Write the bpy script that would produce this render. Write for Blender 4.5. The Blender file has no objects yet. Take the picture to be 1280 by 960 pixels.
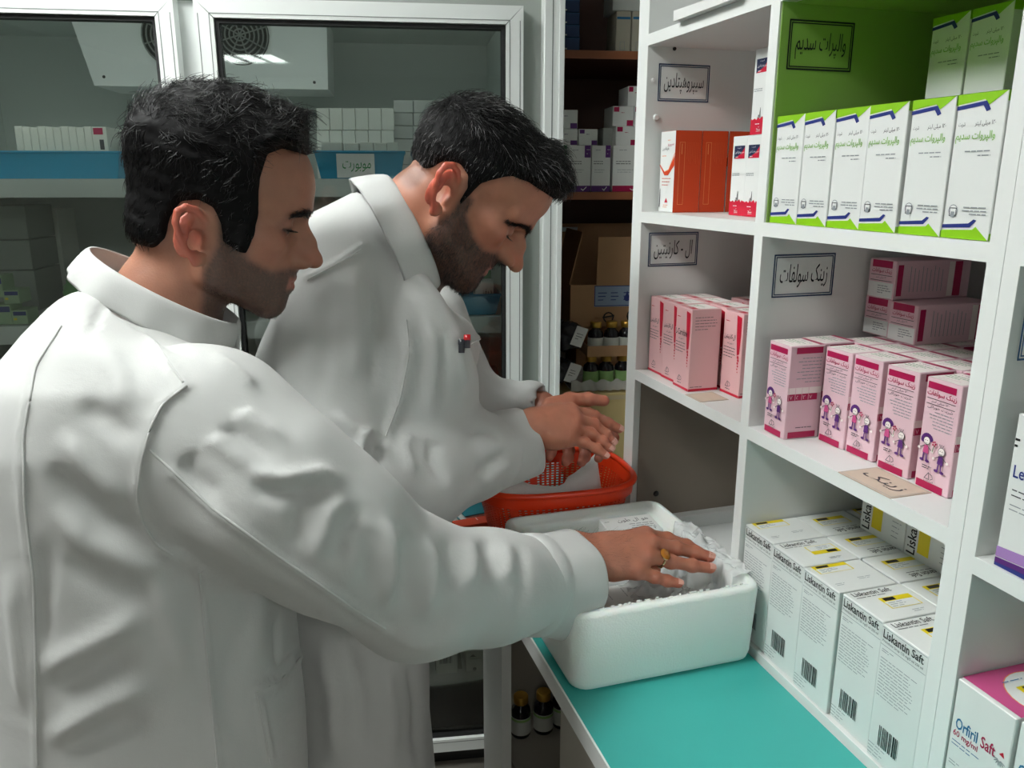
import bpy, bmesh, math, random
import numpy as np
from mathutils import Vector, Matrix
random.seed(7)
RNG = np.random.RandomState(11)
SC = bpy.context.scene
COL = SC.collection

# ---------------------------------------------------------------- camera, world, lights, exposure
CAM_POS = np.array([0.0, 0.0, 1.54])
PITCH = math.atan(258 / 1005.0)
YAW = math.radians(17.19)
cam_data = bpy.data.cameras.new('camera')
cam_data.sensor_width = 36.0
cam_data.lens = 1005.0 / 1280.0 * 36.0
cam_data.clip_start = 0.02
cam = bpy.data.objects.new('camera', cam_data)
cam.location = CAM_POS
cam.rotation_euler = (math.pi / 2 - PITCH, 0, -YAW)
COL.objects.link(cam)
SC.camera = cam

world = bpy.data.worlds.new('world')
world.use_nodes = True
world.node_tree.nodes['Background'].inputs[0].default_value = (0.9, 0.95, 1.0, 1)
world.node_tree.nodes['Background'].inputs[1].default_value = 0.02
SC.world = world
SC.view_settings.view_transform = 'Standard'
SC.view_settings.look = 'None'
SC.view_settings.gamma = 1.0
SC.view_settings.exposure = 0.28
CEIL = 2.65
LAMP_COL = (0.97, 1.0, 0.975)
# ceiling luminaires, the last one added as fill for the fridge: x, y, size x, size y, emission
LAMPS = [(-0.62, 1.66, 0.6, 0.6, 22.0), (-0.75, 0.72, 0.6, 0.6, 35.0), (-2.1, -4.15, 0.6, 0.6, 7.0), (-0.5, -1.8, 0.6, 0.6, 8.0), (0.75, -2.9, 0.6, 0.6, 55.0)]

# ---------------------------------------------------------------- camera geometry helpers (pixel -> point at a real plane or depth)
_cy, _sy = math.cos(YAW), math.sin(YAW)
FW = np.array([_sy * math.cos(PITCH), _cy * math.cos(PITCH), -math.sin(PITCH)])
UP = np.array([_sy * math.sin(PITCH), _cy * math.sin(PITCH), math.cos(PITCH)])
RT = np.array([_cy, -_sy, 0.0])
FPX = 1005.0
def ray(u, v): return RT * ((u - 640) / FPX) + UP * ((480 - v) / FPX) + FW
def at(u, v, t): return CAM_POS + ray(u, v) * t
def on(u, v, ax, val):
    r = ray(u, v)
    return CAM_POS + r * ((val - CAM_POS[ax]) / r[ax])

# ---------------------------------------------------------------- materials
def lin(c):
    c = c / 255.0
    return c / 12.92 if c <= 0.04045 else ((c + 0.055) / 1.055) ** 2.4
MATS = {}
def mat(name, rgb, rough=0.5, metal=0.0, noise=0.0, nscale=20.0, bump=0.0, bscale=200.0, emis=None, spec=0.5, coat=0.0, sss=0.0, trans=0.0, sheen=0.0, alpha=1.0):
    if name in MATS: return MATS[name]
    m = bpy.data.materials.new(name); m.use_nodes = True
    nt = m.node_tree; p = nt.nodes['Principled BSDF']
    col = (lin(rgb[0]), lin(rgb[1]), lin(rgb[2]), 1)
    p.inputs['Base Color'].default_value = col
    p.inputs['Roughness'].default_value = rough
    p.inputs['Metallic'].default_value = metal
    p.inputs['Specular IOR Level'].default_value = spec
    p.inputs['Coat Weight'].default_value = coat
    p.inputs['Transmission Weight'].default_value = trans
    p.inputs['Alpha'].default_value = alpha
    if sss:
        p.inputs['Subsurface Weight'].default_value = sss
        p.inputs['Subsurface Radius'].default_value = (0.012, 0.005, 0.003)
        p.inputs['Subsurface Scale'].default_value = 1.0
    if noise or bump:
        tc = nt.nodes.new('ShaderNodeTexCoord')
    if noise:
        n = nt.nodes.new('ShaderNodeTexNoise'); n.inputs['Scale'].default_value = nscale; n.inputs['Detail'].default_value = 5
        nt.links.new(tc.outputs['Object'], n.inputs['Vector'])
        mx = nt.nodes.new('ShaderNodeMix'); mx.data_type = 'RGBA'
        mx.inputs[6].default_value = tuple(c * (1 - noise) for c in col[:3]) + (1,)
        mx.inputs[7].default_value = tuple(min(1, c * (1 + noise)) for c in col[:3]) + (1,)
        nt.links.new(n.outputs['Fac'], mx.inputs[0]); nt.links.new(mx.outputs[2], p.inputs['Base Color'])
    if bump:
        n2 = nt.nodes.new('ShaderNodeTexNoise'); n2.inputs['Scale'].default_value = bscale; n2.inputs['Detail'].default_value = 3
        nt.links.new(tc.outputs['Object'], n2.inputs['Vector'])
        b = nt.nodes.new('ShaderNodeBump'); b.inputs['Strength'].default_value = bump; b.inputs['Distance'].default_value = 0.002
        nt.links.new(n2.outputs['Fac'], b.inputs['Height']); nt.links.new(b.outputs['Normal'], p.inputs['Normal'])
    if emis:
        p.inputs['Emission Color'].default_value = (LAMP_COL[0], LAMP_COL[1], LAMP_COL[2], 1)
        p.inputs['Emission Strength'].default_value = emis
    MATS[name] = m
    return m

# ---------------------------------------------------------------- mesh builder
class MB:
    def __init__(s): s.v = []; s.f = []; s.m = []; s.mats = []; s.sm = []
    def mi(s, m):
        if m not in s.mats: s.mats.append(m)
        return s.mats.index(m)
    def add(s, verts, faces, m, smooth=False):
        o = len(s.v); k = s.mi(m)
        s.v.extend([tuple(map(float, q)) for q in verts])
        for f in faces:
            s.f.append(tuple(i + o for i in f)); s.m.append(k); s.sm.append(smooth)
        return s
    def box(s, x0, x1, y0, y1, z0, z1, m, b=0.0):
        if b <= 0:
            vs = [(x, y, z) for z in (z0, z1) for y in (y0, y1) for x in (x0, x1)]
            return s.add(vs, [(0, 2, 3, 1), (4, 5, 7, 6), (0, 1, 5, 4), (2, 6, 7, 3), (0, 4, 6, 2), (1, 3, 7, 5)], m)
        bm = bmesh.new(); bmesh.ops.create_cube(bm, size=1.0)
        for q in bm.verts: q.co = ((x0 + x1) / 2 + q.co.x * (x1 - x0), (y0 + y1) / 2 + q.co.y * (y1 - y0), (z0 + z1) / 2 + q.co.z * (z1 - z0))
        bmesh.ops.bevel(bm, geom=list(bm.edges), offset=b, segments=1, affect='EDGES', profile=0.5)
        bm.verts.index_update()
        s.add([q.co for q in bm.verts], [[q.index for q in f.verts] for f in bm.faces], m); bm.free()
        return s
    def prism(s, poly, axis, a0, a1, m):
        # poly: 2D outline in the two other axes (counter-clockwise), extruded along axis from a0 to a1
        n = len(poly)
        def pt(q, a):
            return (a, q[0], q[1]) if axis == 0 else ((q[0], a, q[1]) if axis == 1 else (q[0], q[1], a))
        vs = [pt(q, a0) for q in poly] + [pt(q, a1) for q in poly]
        fs = [tuple(range(n))[::-1], tuple(range(n, 2 * n))] + [(i, (i + 1) % n, n + (i + 1) % n, n + i) for i in range(n)]
        return s.add(vs, fs, m)
    def lathe(s, prof, m, cx=0, cy=0, seg=20, smooth=True, cap=True):
        vs = []; fs = []
        for r, z in prof:
            for k in range(seg):
                a = 2 * math.pi * k / seg; vs.append((cx + r * math.cos(a), cy + r * math.sin(a), z))
        for i in range(len(prof) - 1):
            for k in range(seg):
                fs.append((i * seg + k, i * seg + (k + 1) % seg, (i + 1) * seg + (k + 1) % seg, (i + 1) * seg + k))
        s.add(vs, fs, m, smooth)
        if cap:
            n = (len(prof) - 1) * seg
            s.add(vs[:seg], [tuple(range(seg))[::-1]], m); s.add(vs[n:], [tuple(range(seg))], m)
        return s
    def tube(s, pts, r, m, seg=8, smooth=True, closed=False):
        pts = [Vector(p) for p in pts]; n = len(pts); vs = []; fs = []
        rs = r if isinstance(r, (list, tuple)) else [r] * n
        for i, p in enumerate(pts):
            if closed: d = pts[(i + 1) % n] - pts[i - 1]
            else: d = pts[min(i + 1, n - 1)] - pts[max(i - 1, 0)]
            d.normalize(); a = Vector((0, 0, 1)) if abs(d.z) < 0.9 else Vector((1, 0, 0))
            e1 = d.cross(a).normalized(); e2 = d.cross(e1)
            for k in range(seg):
                t = 2 * math.pi * k / seg; vs.append(p + e1 * (rs[i] * math.cos(t)) + e2 * (rs[i] * math.sin(t)))
        for i in range(n if closed else n - 1):
            j = (i + 1) % n
            for k in range(seg): fs.append((i * seg + k, i * seg + (k + 1) % seg, j * seg + (k + 1) % seg, j * seg + k))
        s.add(vs, fs, m, smooth)
        if not closed: s.add(vs[:seg], [tuple(range(seg))], m); s.add(vs[-seg:], [tuple(range(seg))[::-1]], m)
        return s
    def build(s, name, parent=None, loc=(0, 0, 0), rotz=0.0):
        me = bpy.data.meshes.new(name)
        me.from_pydata(s.v, [], s.f)
        for m in s.mats: me.materials.append(m)
        me.polygons.foreach_set('material_index', s.m); me.polygons.foreach_set('use_smooth', s.sm)
        me.update()
        o = bpy.data.objects.new(name, me); COL.objects.link(o)
        o.location = loc; o.rotation_euler = (0, 0, rotz)
        if parent: o.parent = parent
        return o
def link_mesh(name, me, parent=None, loc=(0, 0, 0), rotz=0.0):
    o = bpy.data.objects.new(name, me); COL.objects.link(o); o.location = loc; o.rotation_euler = (0, 0, rotz)
    if parent: o.parent = parent
    return o
def empty(name, loc=(0, 0, 0), rotz=0.0, parent=None):
    o = bpy.data.objects.new(name, None); COL.objects.link(o); o.location = loc; o.rotation_euler = (0, 0, rotz)
    o.empty_display_size = 0.05
    if parent: o.parent = parent
    return o
def tag(o, label, cat, group=None):
    o['label'] = label; o['category'] = cat
    if group: o['group'] = group
    return o
def structure(o): o['kind'] = 'structure'; return o
def stuff(o): o['kind'] = 'stuff'; return o
def copy_thing(src, loc, rotz, label=None):
    c = src.copy(); COL.objects.link(c); c.location = loc; c.rotation_euler = (0, 0, rotz)
    if label: c['label'] = label
    for ch in list(src.children):
        k = ch.copy(); COL.objects.link(k); k.parent = c
        for g in list(ch.children):
            q = g.copy(); COL.objects.link(q); q.parent = k
    return c

# ---------------------------------------------------------------- lettering (Persian letters are joined here by presentation forms)
FORMS = {'ا': (0xFE8D, 2), 'آ': (0xFE81, 2), 'ب': (0xFE8F, 4), 'پ': (0xFB56, 4), 'ت': (0xFE95, 4), 'ث': (0xFE99, 4), 'ج': (0xFE9D, 4), 'چ': (0xFB7A, 4),
         'ح': (0xFEA1, 4), 'خ': (0xFEA5, 4), 'د': (0xFEA9, 2), 'ذ': (0xFEAB, 2), 'ر': (0xFEAD, 2), 'ز': (0xFEAF, 2), 'ژ': (0xFB8A, 2), 'س': (0xFEB1, 4),
         'ش': (0xFEB5, 4), 'ص': (0xFEB9, 4), 'ض': (0xFEBD, 4), 'ط': (0xFEC1, 4), 'ظ': (0xFEC5, 4), 'ع': (0xFEC9, 4), 'غ': (0xFECD, 4), 'ف': (0xFED1, 4),
         'ق': (0xFED5, 4), 'ک': (0xFB8E, 4), 'گ': (0xFB92, 4), 'ل': (0xFEDD, 4), 'م': (0xFEE1, 4), 'ن': (0xFEE5, 4), 'و': (0xFEED, 2), 'ه': (0xFEE9, 4), 'ی': (0xFBFC, 4)}
def shape(s):
    out = []
    if not any(c in FORMS for c in s):
        return s
    n = len(s)
    for i, c in enumerate(s):
        if c not in FORMS: out.append(c); continue
        base, k = FORMS[c]
        prev = i > 0 and s[i - 1] in FORMS and FORMS[s[i - 1]][1] == 4
        nxt = k == 4 and i + 1 < n and s[i + 1] in FORMS
        out.append(chr(base + (3 if prev and nxt else 2 if nxt else 1 if prev else 0)))
    res = ''.join(out)[::-1]
    import re
    return re.sub('[0-9\u06f0-\u06f9]+', lambda m: m.group(0)[::-1], res)
TXT = {}
def text_geo(s, shear=0.0, bold=0.0, res=2):
    key = (s, shear, bold, res)
    if key not in TXT:
        c = bpy.data.curves.new('lettering', 'FONT'); c.body = shape(s); c.size = 1; c.resolution_u = res; c.shear = shear; c.offset = bold
        o = bpy.data.objects.new('lettering', c)
        me = bpy.data.meshes.new_from_object(o)
        v = np.array([q.co[:2] for q in me.vertices]); f = [tuple(p.vertices) for p in me.polygons]
        bpy.data.objects.remove(o); bpy.data.curves.remove(c); bpy.data.meshes.remove(me)
        TXT[key] = (v, f, v.min(0), v.max(0))
    return TXT[key]
class Face:
    """flat print on one face of a thing: O lower-left corner, U to the right, V up"""
    def __init__(s, mb, O, U, V, w, h, lift=0.0003):
        s.mb = mb; s.U = Vector(U); s.V = Vector(V); s.N = s.U.cross(s.V); s.O = Vector(O) + s.N * lift; s.w = w; s.h = h; s.k = 0
    def p(s, a, b): return s.O + s.U * a + s.V * b + s.N * (0.00004 * s.k)
    def poly(s, pts, m, rel=True):
        s.k += 1
        if rel: pts = [(a * s.w, b * s.h) for a, b in pts]
        s.mb.add([s.p(a, b) for a, b in pts], [tuple(range(len(pts)))], m)
    def rect(s, a0, b0, a1, b1, m): s.poly([(a0, b0), (a1, b0), (a1, b1), (a0, b1)], m)
    def disc(s, a, b, ra, m, n=12, rb=None):
        rb = rb or ra * s.w / s.h
        s.poly([(a + ra * math.cos(2 * math.pi * i / n), b + rb * math.sin(2 * math.pi * i / n)) for i in range(n)], m)
    def line(s, pts, wd, m):
        s.k += 1
        q = [Vector((a * s.w, b * s.h)) for a, b in pts]
        for i in range(len(q) - 1):
            d = (q[i + 1] - q[i]); 
            if d.length < 1e-7: continue
            d.normalize(); n = Vector((-d.y, d.x)) * wd / 2; e = d * wd * 0.3
            s.mb.add([s.p(*(q[i] - n - e)), s.p(*(q[i + 1] - n + e)), s.p(*(q[i + 1] + n + e)), s.p(*(q[i] + n - e))], [(0, 1, 2, 3)], m)
    def frame(s, a0, b0, a1, b1, wd, m): s.line([(a0, b0), (a1, b0), (a1, b1), (a0, b1), (a0, b0)], wd, m)
    def text(s, t, a0, b0, a1, b1, m, shear=0.0, bold=0.0, rot=0, keep=False, res=2):
        """fits the word into the rectangle; rot in quarter turns; keep = keep aspect"""
        s.k += 1
        v, f, lo, hi = text_geo(t, shear, bold, res)
        n = (v - lo) / (hi - lo); asp = (hi - lo)[0] / (hi - lo)[1]
        W, H = (a1 - a0) * s.w, (b1 - b0) * s.h
        if rot == 1: n = np.stack([1 - n[:, 1], n[:, 0]], 1); asp = 1 / asp
        if rot == 2: n = 1 - n
        if rot == 3: n = np.stack([n[:, 1], 1 - n[:, 0]], 1); asp = 1 / asp
        if keep:
            if W / H > asp: x = a0 * s.w + (W - H * asp) / 2; W = H * asp
            else: x = a0 * s.w; y2 = W / asp; b0 = b0 + (H - y2) / 2 / s.h; H = y2
        else: x = a0 * s.w
        s.mb.add([s.p(x + q[0] * W, b0 * s.h + q[1] * H) for q in n], f, m)
    def lines(s, a0, b0, a1, b1, n, m, wd=0.0006, seed=0, right=False, dash=True):
        """rows of small print"""
        r = random.Random(seed); s.k += 1
        for i in range(n):
            b = b1 - (b1 - b0) * (i + 0.5) / n; L = (a1 - a0) * (r.uniform(0.72, 1.0) if i < n - 1 else r.uniform(0.35, 0.8))
            st = a1 - L if right else a0; a = st
            while a < st + L - 0.01:
                w = min(r.uniform(0.06, 0.16), st + L - a) if dash else L
                s.mb.add([s.p(a * s.w, b * s.h - wd / 2), s.p((a + w) * s.w, b * s.h - wd / 2), s.p((a + w) * s.w, b * s.h + wd / 2), s.p(a * s.w, b * s.h + wd / 2)], [(0, 1, 2, 3)], m)
                a += w + 0.02
    def barcode(s, a0, b0, a1, b1, m, seed=1):
        r = random.Random(seed); a = a0; s.k += 1
        while a < a1:
            w = r.choice([0.015, 0.02, 0.032]); 
            s.mb.add([s.p(a * s.w, b0 * s.h), s.p(min(a + w, a1) * s.w, b0 * s.h), s.p(min(a + w, a1) * s.w, b1 * s.h), s.p(a * s.w, b1 * s.h)], [(0, 1, 2, 3)], m)
            a += w + r.choice([0.016, 0.02, 0.03])
def faces(mb, d, w, h):
    """front (-x), near side (-y), top (+z), far side (+y) of a carton centred on its base: depth d in x, width w in y, height h"""
    return (Face(mb, (-d / 2, w / 2, 0), (0, -1, 0), (0, 0, 1), w, h), Face(mb, (-d / 2, -w / 2, 0), (1, 0, 0), (0, 0, 1), d, h),
            Face(mb, (-d / 2, w / 2, h), (0, -1, 0), (1, 0, 0), w, d), Face(mb, (d / 2, w / 2, 0), (-1, 0, 0), (0, 0, 1), d, h))
# ---------------------------------------------------------------- materials of the setting
WHITE_LAM = mat('white_laminate', (226, 228, 226), 0.38, noise=0.03, nscale=6)
EDGE_WH = mat('white_edge_band', (238, 240, 238), 0.35)
TEAL = mat('teal_laminate', (62, 172, 164), 0.42, noise=0.05, nscale=8)
ALU = mat('white_aluminium', (228, 232, 230), 0.35, noise=0.02, nscale=12)
ALU_SH = mat('profile_groove', (120, 126, 124), 0.5)
GASKET = mat('black_gasket', (18, 19, 20), 0.6)
FR_IN = mat('cold_room_lining', (214, 222, 218), 0.6, noise=0.03, nscale=4)
FR_WH = mat('fridge_white_sheet', (206, 214, 210), 0.5)
GREY_PL = mat('grey_plaster', (150, 156, 150), 0.7, noise=0.04, nscale=5)
WOOD_D = mat('dark_wood', (74, 34, 20), 0.55, noise=0.25, nscale=9)
WOOD_E = mat('wood_edge', (150, 90, 58), 0.5, noise=0.15, nscale=14)
SCREW = mat('screw_black', (28, 28, 30), 0.4)
CAPW = mat('white_screw_cap', (235, 236, 234), 0.4)
WALLM = mat('wall_paint', (168, 168, 160), 0.8, noise=0.03, nscale=3)
CEILM = mat('ceiling_tile', (206, 208, 204), 0.8, noise=0.03, nscale=30)
FLOORM = mat('floor_tile', (132, 126, 118), 0.35, noise=0.12, nscale=5)
GROUT = mat('grout', (84, 80, 76), 0.8)
GREEN_BOUNCE = mat('green_bounce_sheet', (150, 186, 92), 0.5)
INK = mat('marker_ink', (24, 28, 36), 0.6)
INKB = mat('blue_marker_ink', (52, 70, 104), 0.6)
PAPER = mat('paper_white', (232, 232, 230), 0.75)

# glass: clear sheet with a mirror-like surface reflection
def glass_mat(name, tint, refl):
    m = bpy.data.materials.new(name); m.use_nodes = True; nt = m.node_tree; nt.nodes.clear()
    o = nt.nodes.new('ShaderNodeOutputMaterial'); mx = nt.nodes.new('ShaderNodeMixShader')
    t = nt.nodes.new('ShaderNodeBsdfTransparent'); t.inputs[0].default_value = tint + (1,)
    g = nt.nodes.new('ShaderNodeBsdfGlossy'); g.inputs['Roughness'].default_value = 0.02; g.inputs[0].default_value = (0.9, 0.95, 0.93, 1)
    fr = nt.nodes.new('ShaderNodeFresnel'); fr.inputs[0].default_value = refl
    nt.links.new(fr.outputs[0], mx.inputs[0]); nt.links.new(t.outputs[0], mx.inputs[1]); nt.links.new(g.outputs[0], mx.inputs[2]); nt.links.new(mx.outputs[0], o.inputs[0])
    return m
GLASS = glass_mat('fridge_glass', (0.95, 0.98, 0.965), 1.75)

# ---------------------------------------------------------------- the room
X0, X1, Y0, Y1 = -3.4, 1.15, -6.0, 3.0
structure(MB().box(X0, X1, Y0, Y1, -0.06, 0.0, GROUT).build('floor'))
fl = bpy.data.objects['floor']
tm = MB().box(-0.297, 0.297, -0.297, 0.297, 0.0, 0.004, FLOORM, 0.001).build('floor_tile', fl)
_first = True
for i in range(7):
    for j in range(15):
        x, y = X0 + 0.35 + 0.6 * i, Y0 + 0.35 + 0.6 * j
        if _first: tm.location = (x, y, 0); _first = False
        else: link_mesh('floor_tile', tm.data, fl, (x, y, 0))
ce = structure(MB().box(X0, X1, Y0, Y1, CEIL, CEIL + 0.05, CEILM).build('ceiling'))
structure(MB().box(X0 - 0.1, X0, Y0, Y1, 0, CEIL, WALLM).build('wall_left'))
structure(MB().box(X1, X1 + 0.1, Y0, Y1, 0, CEIL, WALLM).build('wall_right'))
structure(MB().box(X0, X1, Y1, Y1 + 0.1, 0, CEIL, WALLM).build('wall_back'))
structure(MB().box(X0, X1, Y0 - 0.1, Y0, 0, CEIL, WALLM).build('wall_front'))
for k, (lx, ly, sx, sy, es) in enumerate(LAMPS):
    t = empty('ceiling_light', (lx, ly, CEIL))
    tag(t, ['square ceiling light panel above the two men in lab coats', 'square ceiling light panel left of the shelves', 'square ceiling light panel at the far end of the room, mirrored in the fridge door', 'square ceiling light panel halfway down the room behind the camera', 'added fill light panel near the right wall behind the camera'][k], 'ceiling light')
    f = MB()
    f.box(-sx / 2, sx / 2, -sy / 2, -sy / 2 + 0.02, -0.06, 0, ALU).box(-sx / 2, sx / 2, sy / 2 - 0.02, sy / 2, -0.06, 0, ALU)
    f.box(-sx / 2, -sx / 2 + 0.02, -sy / 2 + 0.02, sy / 2 - 0.02, -0.06, 0, ALU).box(sx / 2 - 0.02, sx / 2, -sy / 2 + 0.02, sy / 2 - 0.02, -0.06, 0, ALU)
    f.build('frame', t)
    em = mat('lamp_diffuser_%d' % k, (245, 250, 248), 0.5, emis=es)
    w = (sx - 0.04 - 0.08) / 3
    for c in range(3):
        x = -sx / 2 + 0.02 + c * (w + 0.04)
        MB().box(x, x + w, -sy / 2 + 0.02, sy / 2 - 0.02, -0.045, -0.04, em).build('diffuser', t)
        if c < 2: MB().box(x + w, x + w + 0.04, -sy / 2 + 0.02, sy / 2 - 0.02, -0.055, -0.03, ALU).build('louvre', t)

# ---------------------------------------------------------------- white shelving (unit one: the two bays in view; unit two: beside it on the right)
SX, SB = 0.6, 0.92                      # front edge, back
def board(name, parent, x0, x1, y0, y1, z0, z1, m=WHITE_LAM):
    mb = MB().box(x0 + 0.0012, x1, y0, y1, z0, z1, m)
    mb.box(x0, x0 + 0.0012, y0, y1, z0, z1, EDGE_WH)
    return mb.build(name, parent)
ZB, Z3, Z2, Z1 = 0.92, 1.22, 1.486, 1.756   # top faces of base, lower shelf, middle shelf, upper shelf
TH = 0.017
ORG = (SX, 0.9, 0.0)
def shelf_unit(label, bays, panels, top=2.12):
    t = empty('shelving_unit', (0, 0, 0)); tag(t, label, 'shelves')
    for (y0, y1) in panels: board('side_panel', t, SX, SB, y0, y1, 0.0, top)
    for (y0, y1) in bays:
        for z in (ZB, Z3 + (-0.014 if y1 < 0.53 else 0), Z2, Z1, top): board('shelf_board', t, SX, SB, y0, y1, z - TH, z)
    MB().box(SB, SB + 0.006, min(p[0] for p in panels), max(p[1] for p in panels), 0.0, top, WHITE_LAM).build('back_panel', t)
    return t
unit = shelf_unit('white laminate shelving unit with two open bays full of medicine cartons', [(0.8985, 1.222), (0.548, 0.8805)], [(1.222, 1.2565), (0.8805, 0.8985), (0.5315, 0.548)])
unit2 = shelf_unit('white laminate shelving unit at the right edge, joined to the wider one', [(-0.05, 0.515)], [(0.515, 0.531), (-0.066, -0.05)])
# details of unit one
MB().box(SX + 0.012, SB - 0.002, 1.2205, 1.2219, ZB + 0.024, Z3 - TH, mat('brown_bay_shade', (150, 138, 126), 0.6, noise=0.05, nscale=10)).build('bay_shade_board', unit)['label'] = 'added brown board darkening the shaded lowest left bay'  # board added over the end panel; its brown also carries the bay's shade
MB().box(SX + 0.07, SB, 1.2, 1.221, ZB, ZB + 0.024, WHITE_LAM).build('back_rail', unit)
def screw_cap(p, r, m, name='screw_cap'):
    mb = MB(); mb.lathe([(r, 0), (r, 0.001), (r * 0.7, 0.003)], m, seg=14)
    o = mb.build(name, unit); o.location = p; o.rotation_euler = (math.pi / 2, 0, 0); return o
screw_cap(on(820, 147, 1, 1.2219), 0.0055, CAPW)
screw_cap(on(816, 100, 1, 1.2219), 0.003, CAPW)
screw_cap(on(820, 617, 1, 1.2204), 0.0055, SCREW, 'screw')
screw_cap(on(843, 61, 1, 1.2219), 0.003, SCREW, 'screw')
g = MB().box(SX + 0.003, SB - 0.002, 0.879, 0.8804, Z2, Z1 - TH, GREEN_BOUNCE).box(SB - 0.0015, SB - 0.0002, 0.549, 0.879, Z2, Z1 - TH, GREEN_BOUNCE).box(SX + 0.02, SB - 0.002, 0.549, 0.879, Z1 - TH - 0.0012, Z1 - TH - 0.0001, GREEN_BOUNCE)  # sheets added over white boards; green bounce from carton tops put into colour
g.build('green_bounce_sheet', unit)['label'] = 'added green sheets in the upper right bay, coloured as light bounced off the lime tops'
def plate(name, word, y, x0, x1, z0, z1, parent, frame_m, paper=None, two=None, shear=0.12):
    mb = MB(); w, h = x1 - x0, z1 - z0
    F = Face(mb, (x0, y, z0), (1, 0, 0), (0, 0, 1), w, h, 0.0004)
    if paper: F.rect(0, 0, 1, 1, paper)
    F.frame(0.02, 0.03, 0.98, 0.97, 0.0019, frame_m); F.frame(0.05, 0.08, 0.95, 0.92, 0.0013, frame_m)
    if two:
        F.text(word, 0.12, 0.20, 0.90, 0.62, INK, shear, 0.004); 
        if two is not True: F.text(two, 0.14, 0.6, 0.42, 0.86, INK, shear)
    else: F.text(word, 0.12, 0.22, 0.88, 0.76, INK, shear, 0.0)
    o = stuff(mb.build(name, parent)); o['label'] = 'hand lettered shelf name in a marker frame'; return o
TAPE = mat('clear_tape_label', (196, 194, 190), 0.3)
plate('shelf_label', 'سیپروهپتادین', 1.2219, 0.619, 0.712, 1.657, 1.715, unit, INKB)
plate('shelf_label', 'ال - کارنیتین', 1.2219, 0.614, 0.708, 1.395, 1.4525, unit, INKB)
plate('shelf_label', 'والپرات سدیم', 0.8789, 0.6125, 0.706, 1.664, 1.7215, unit, INK)
plate('shelf_label', 'زینک سولفات', 0.8804, 0.6185, 0.7125, 1.390, 1.4465, unit, INKB)
plate('shelf_label', 'لوتیراستام', 0.5149, 0.611, 0.705, 1.387, 1.447, unit2, mat('blue_frame_ink', (40, 92, 140), 0.6), paper=PAPER)

# ---------------------------------------------------------------- counter with the teal top
ct = empty('counter', (0.335, 0.9, 0)); tag(ct, 'white counter with a teal laminate top in front of the shelves', 'counter')
def cpart(name, mb): o = mb.build(name, ct); o.location = (-0.335, -0.9, 0); return o
cpart('countertop', MB().box(0.326, 0.597, -0.3, 1.62, 0.884, 0.9085, WHITE_LAM, 0.001).box(0.3265, 0.5965, -0.3, 1.62, 0.9085, 0.91, TEAL))
cpart('front_edge', MB().box(0.3235, 0.326, -0.3, 1.62, 0.883, 0.9105, EDGE_WH))
LOWP = mat('counter_panel', (176, 170, 160), 0.5, noise=0.04, nscale=6)
cpart('front_panel', MB().box(0.338, 0.354, -0.3, 0.872, 0.0, 0.884, LOWP))
cpart('front_stile', MB().box(0.335, 0.352, 1.142, 1.262, 0.0, 0.884, WHITE_LAM))
cpart('rear_leg', MB().box(0.535, 0.585, 1.54, 1.59, 0.0, 0.884, LOWP))
cpart('niche_side', MB().box(0.352, 0.590, 1.285, 1.297, 0.0, 0.884, LOWP))
cpart('niche_side', MB().box(0.354, 0.595, 0.86, 0.872, 0.0, 0.884, LOWP))
cpart('niche_floor', MB().box(0.362, 0.595, 0.872, 1.285, 0.515, 0.53, LOWP))
cpart('back_panel', MB().box(0.590, 0.597, -0.3, 1.297, 0.0, 0.884, LOWP))

# ---------------------------------------------------------------- display refrigerator (turned a little against the shelves)
RA = math.radians(9.8)
NF = np.array([math.sin(RA), math.cos(RA), 0]); RF = np.array([NF[1], -NF[0], 0]); CF = 1.841
def fworld(X, Y, z): q = RF * X + NF * (CF + Y); return (q[0], q[1], z)
def onf(u, v, back=0.0):
    r = ray(u, v); p = CAM_POS + r * ((CF + back - CAM_POS @ NF) / (r @ NF)); return float(p @ RF), float(p[2])
fr = empty('display_refrigerator', fworld(0, 0, 0), -RA); tag(fr, 'white framed two door display refrigerator with glass doors behind the men', 'refrigerator')
DP = 0.78
XL, XR = -1.20, 0.304
b = MB().box(XL, XR, DP, DP + 0.05, 0.0, 2.15, FR_IN); b.build('back_wall', fr)
MB().box(XL, XL + 0.05, 0.03, DP, 0.0, 2.15, FR_IN).build('side_wall', fr)
MB().box(0.262, XR, 0.02, DP, 0.0, 2.15, FR_IN).build('side_wall', fr)
MB().box(XL + 0.05, 0.262, 0.03, DP, 1.93, 2.15, FR_IN).build('roof_panel', fr)
MB().box(XL + 0.05, 0.262, 0.03, DP, 0.0, 0.066, mat('plinth_dark', (40, 40, 40), 0.7)).build('plinth', fr)
MB().box(-0.452, -0.406, 0.03, 0.075, 0.066, 1.93, ALU).build('mullion', fr)
MB().box(XL + 0.05, 0.262, 0.012, 0.03, 1.893, 2.15, GREY_PL).build('header_panel', fr)
MB().box(0.262, 0.304, 0.012, 0.019, 0.0, 2.15, GREY_PL).build('filler_strip', fr)
pm = MB().box(0.304, 0.348, -0.03, 0.06, 0.0, 2.4, ALU, 0.002).box(0.3215, 0.3235, -0.0306, -0.029, 0, 2.4, ALU_SH).box(0.336, 0.348, -0.034, -0.0306, 0, 2.4, ALU, 0.001)
pm.build('corner_post', fr)
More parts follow.
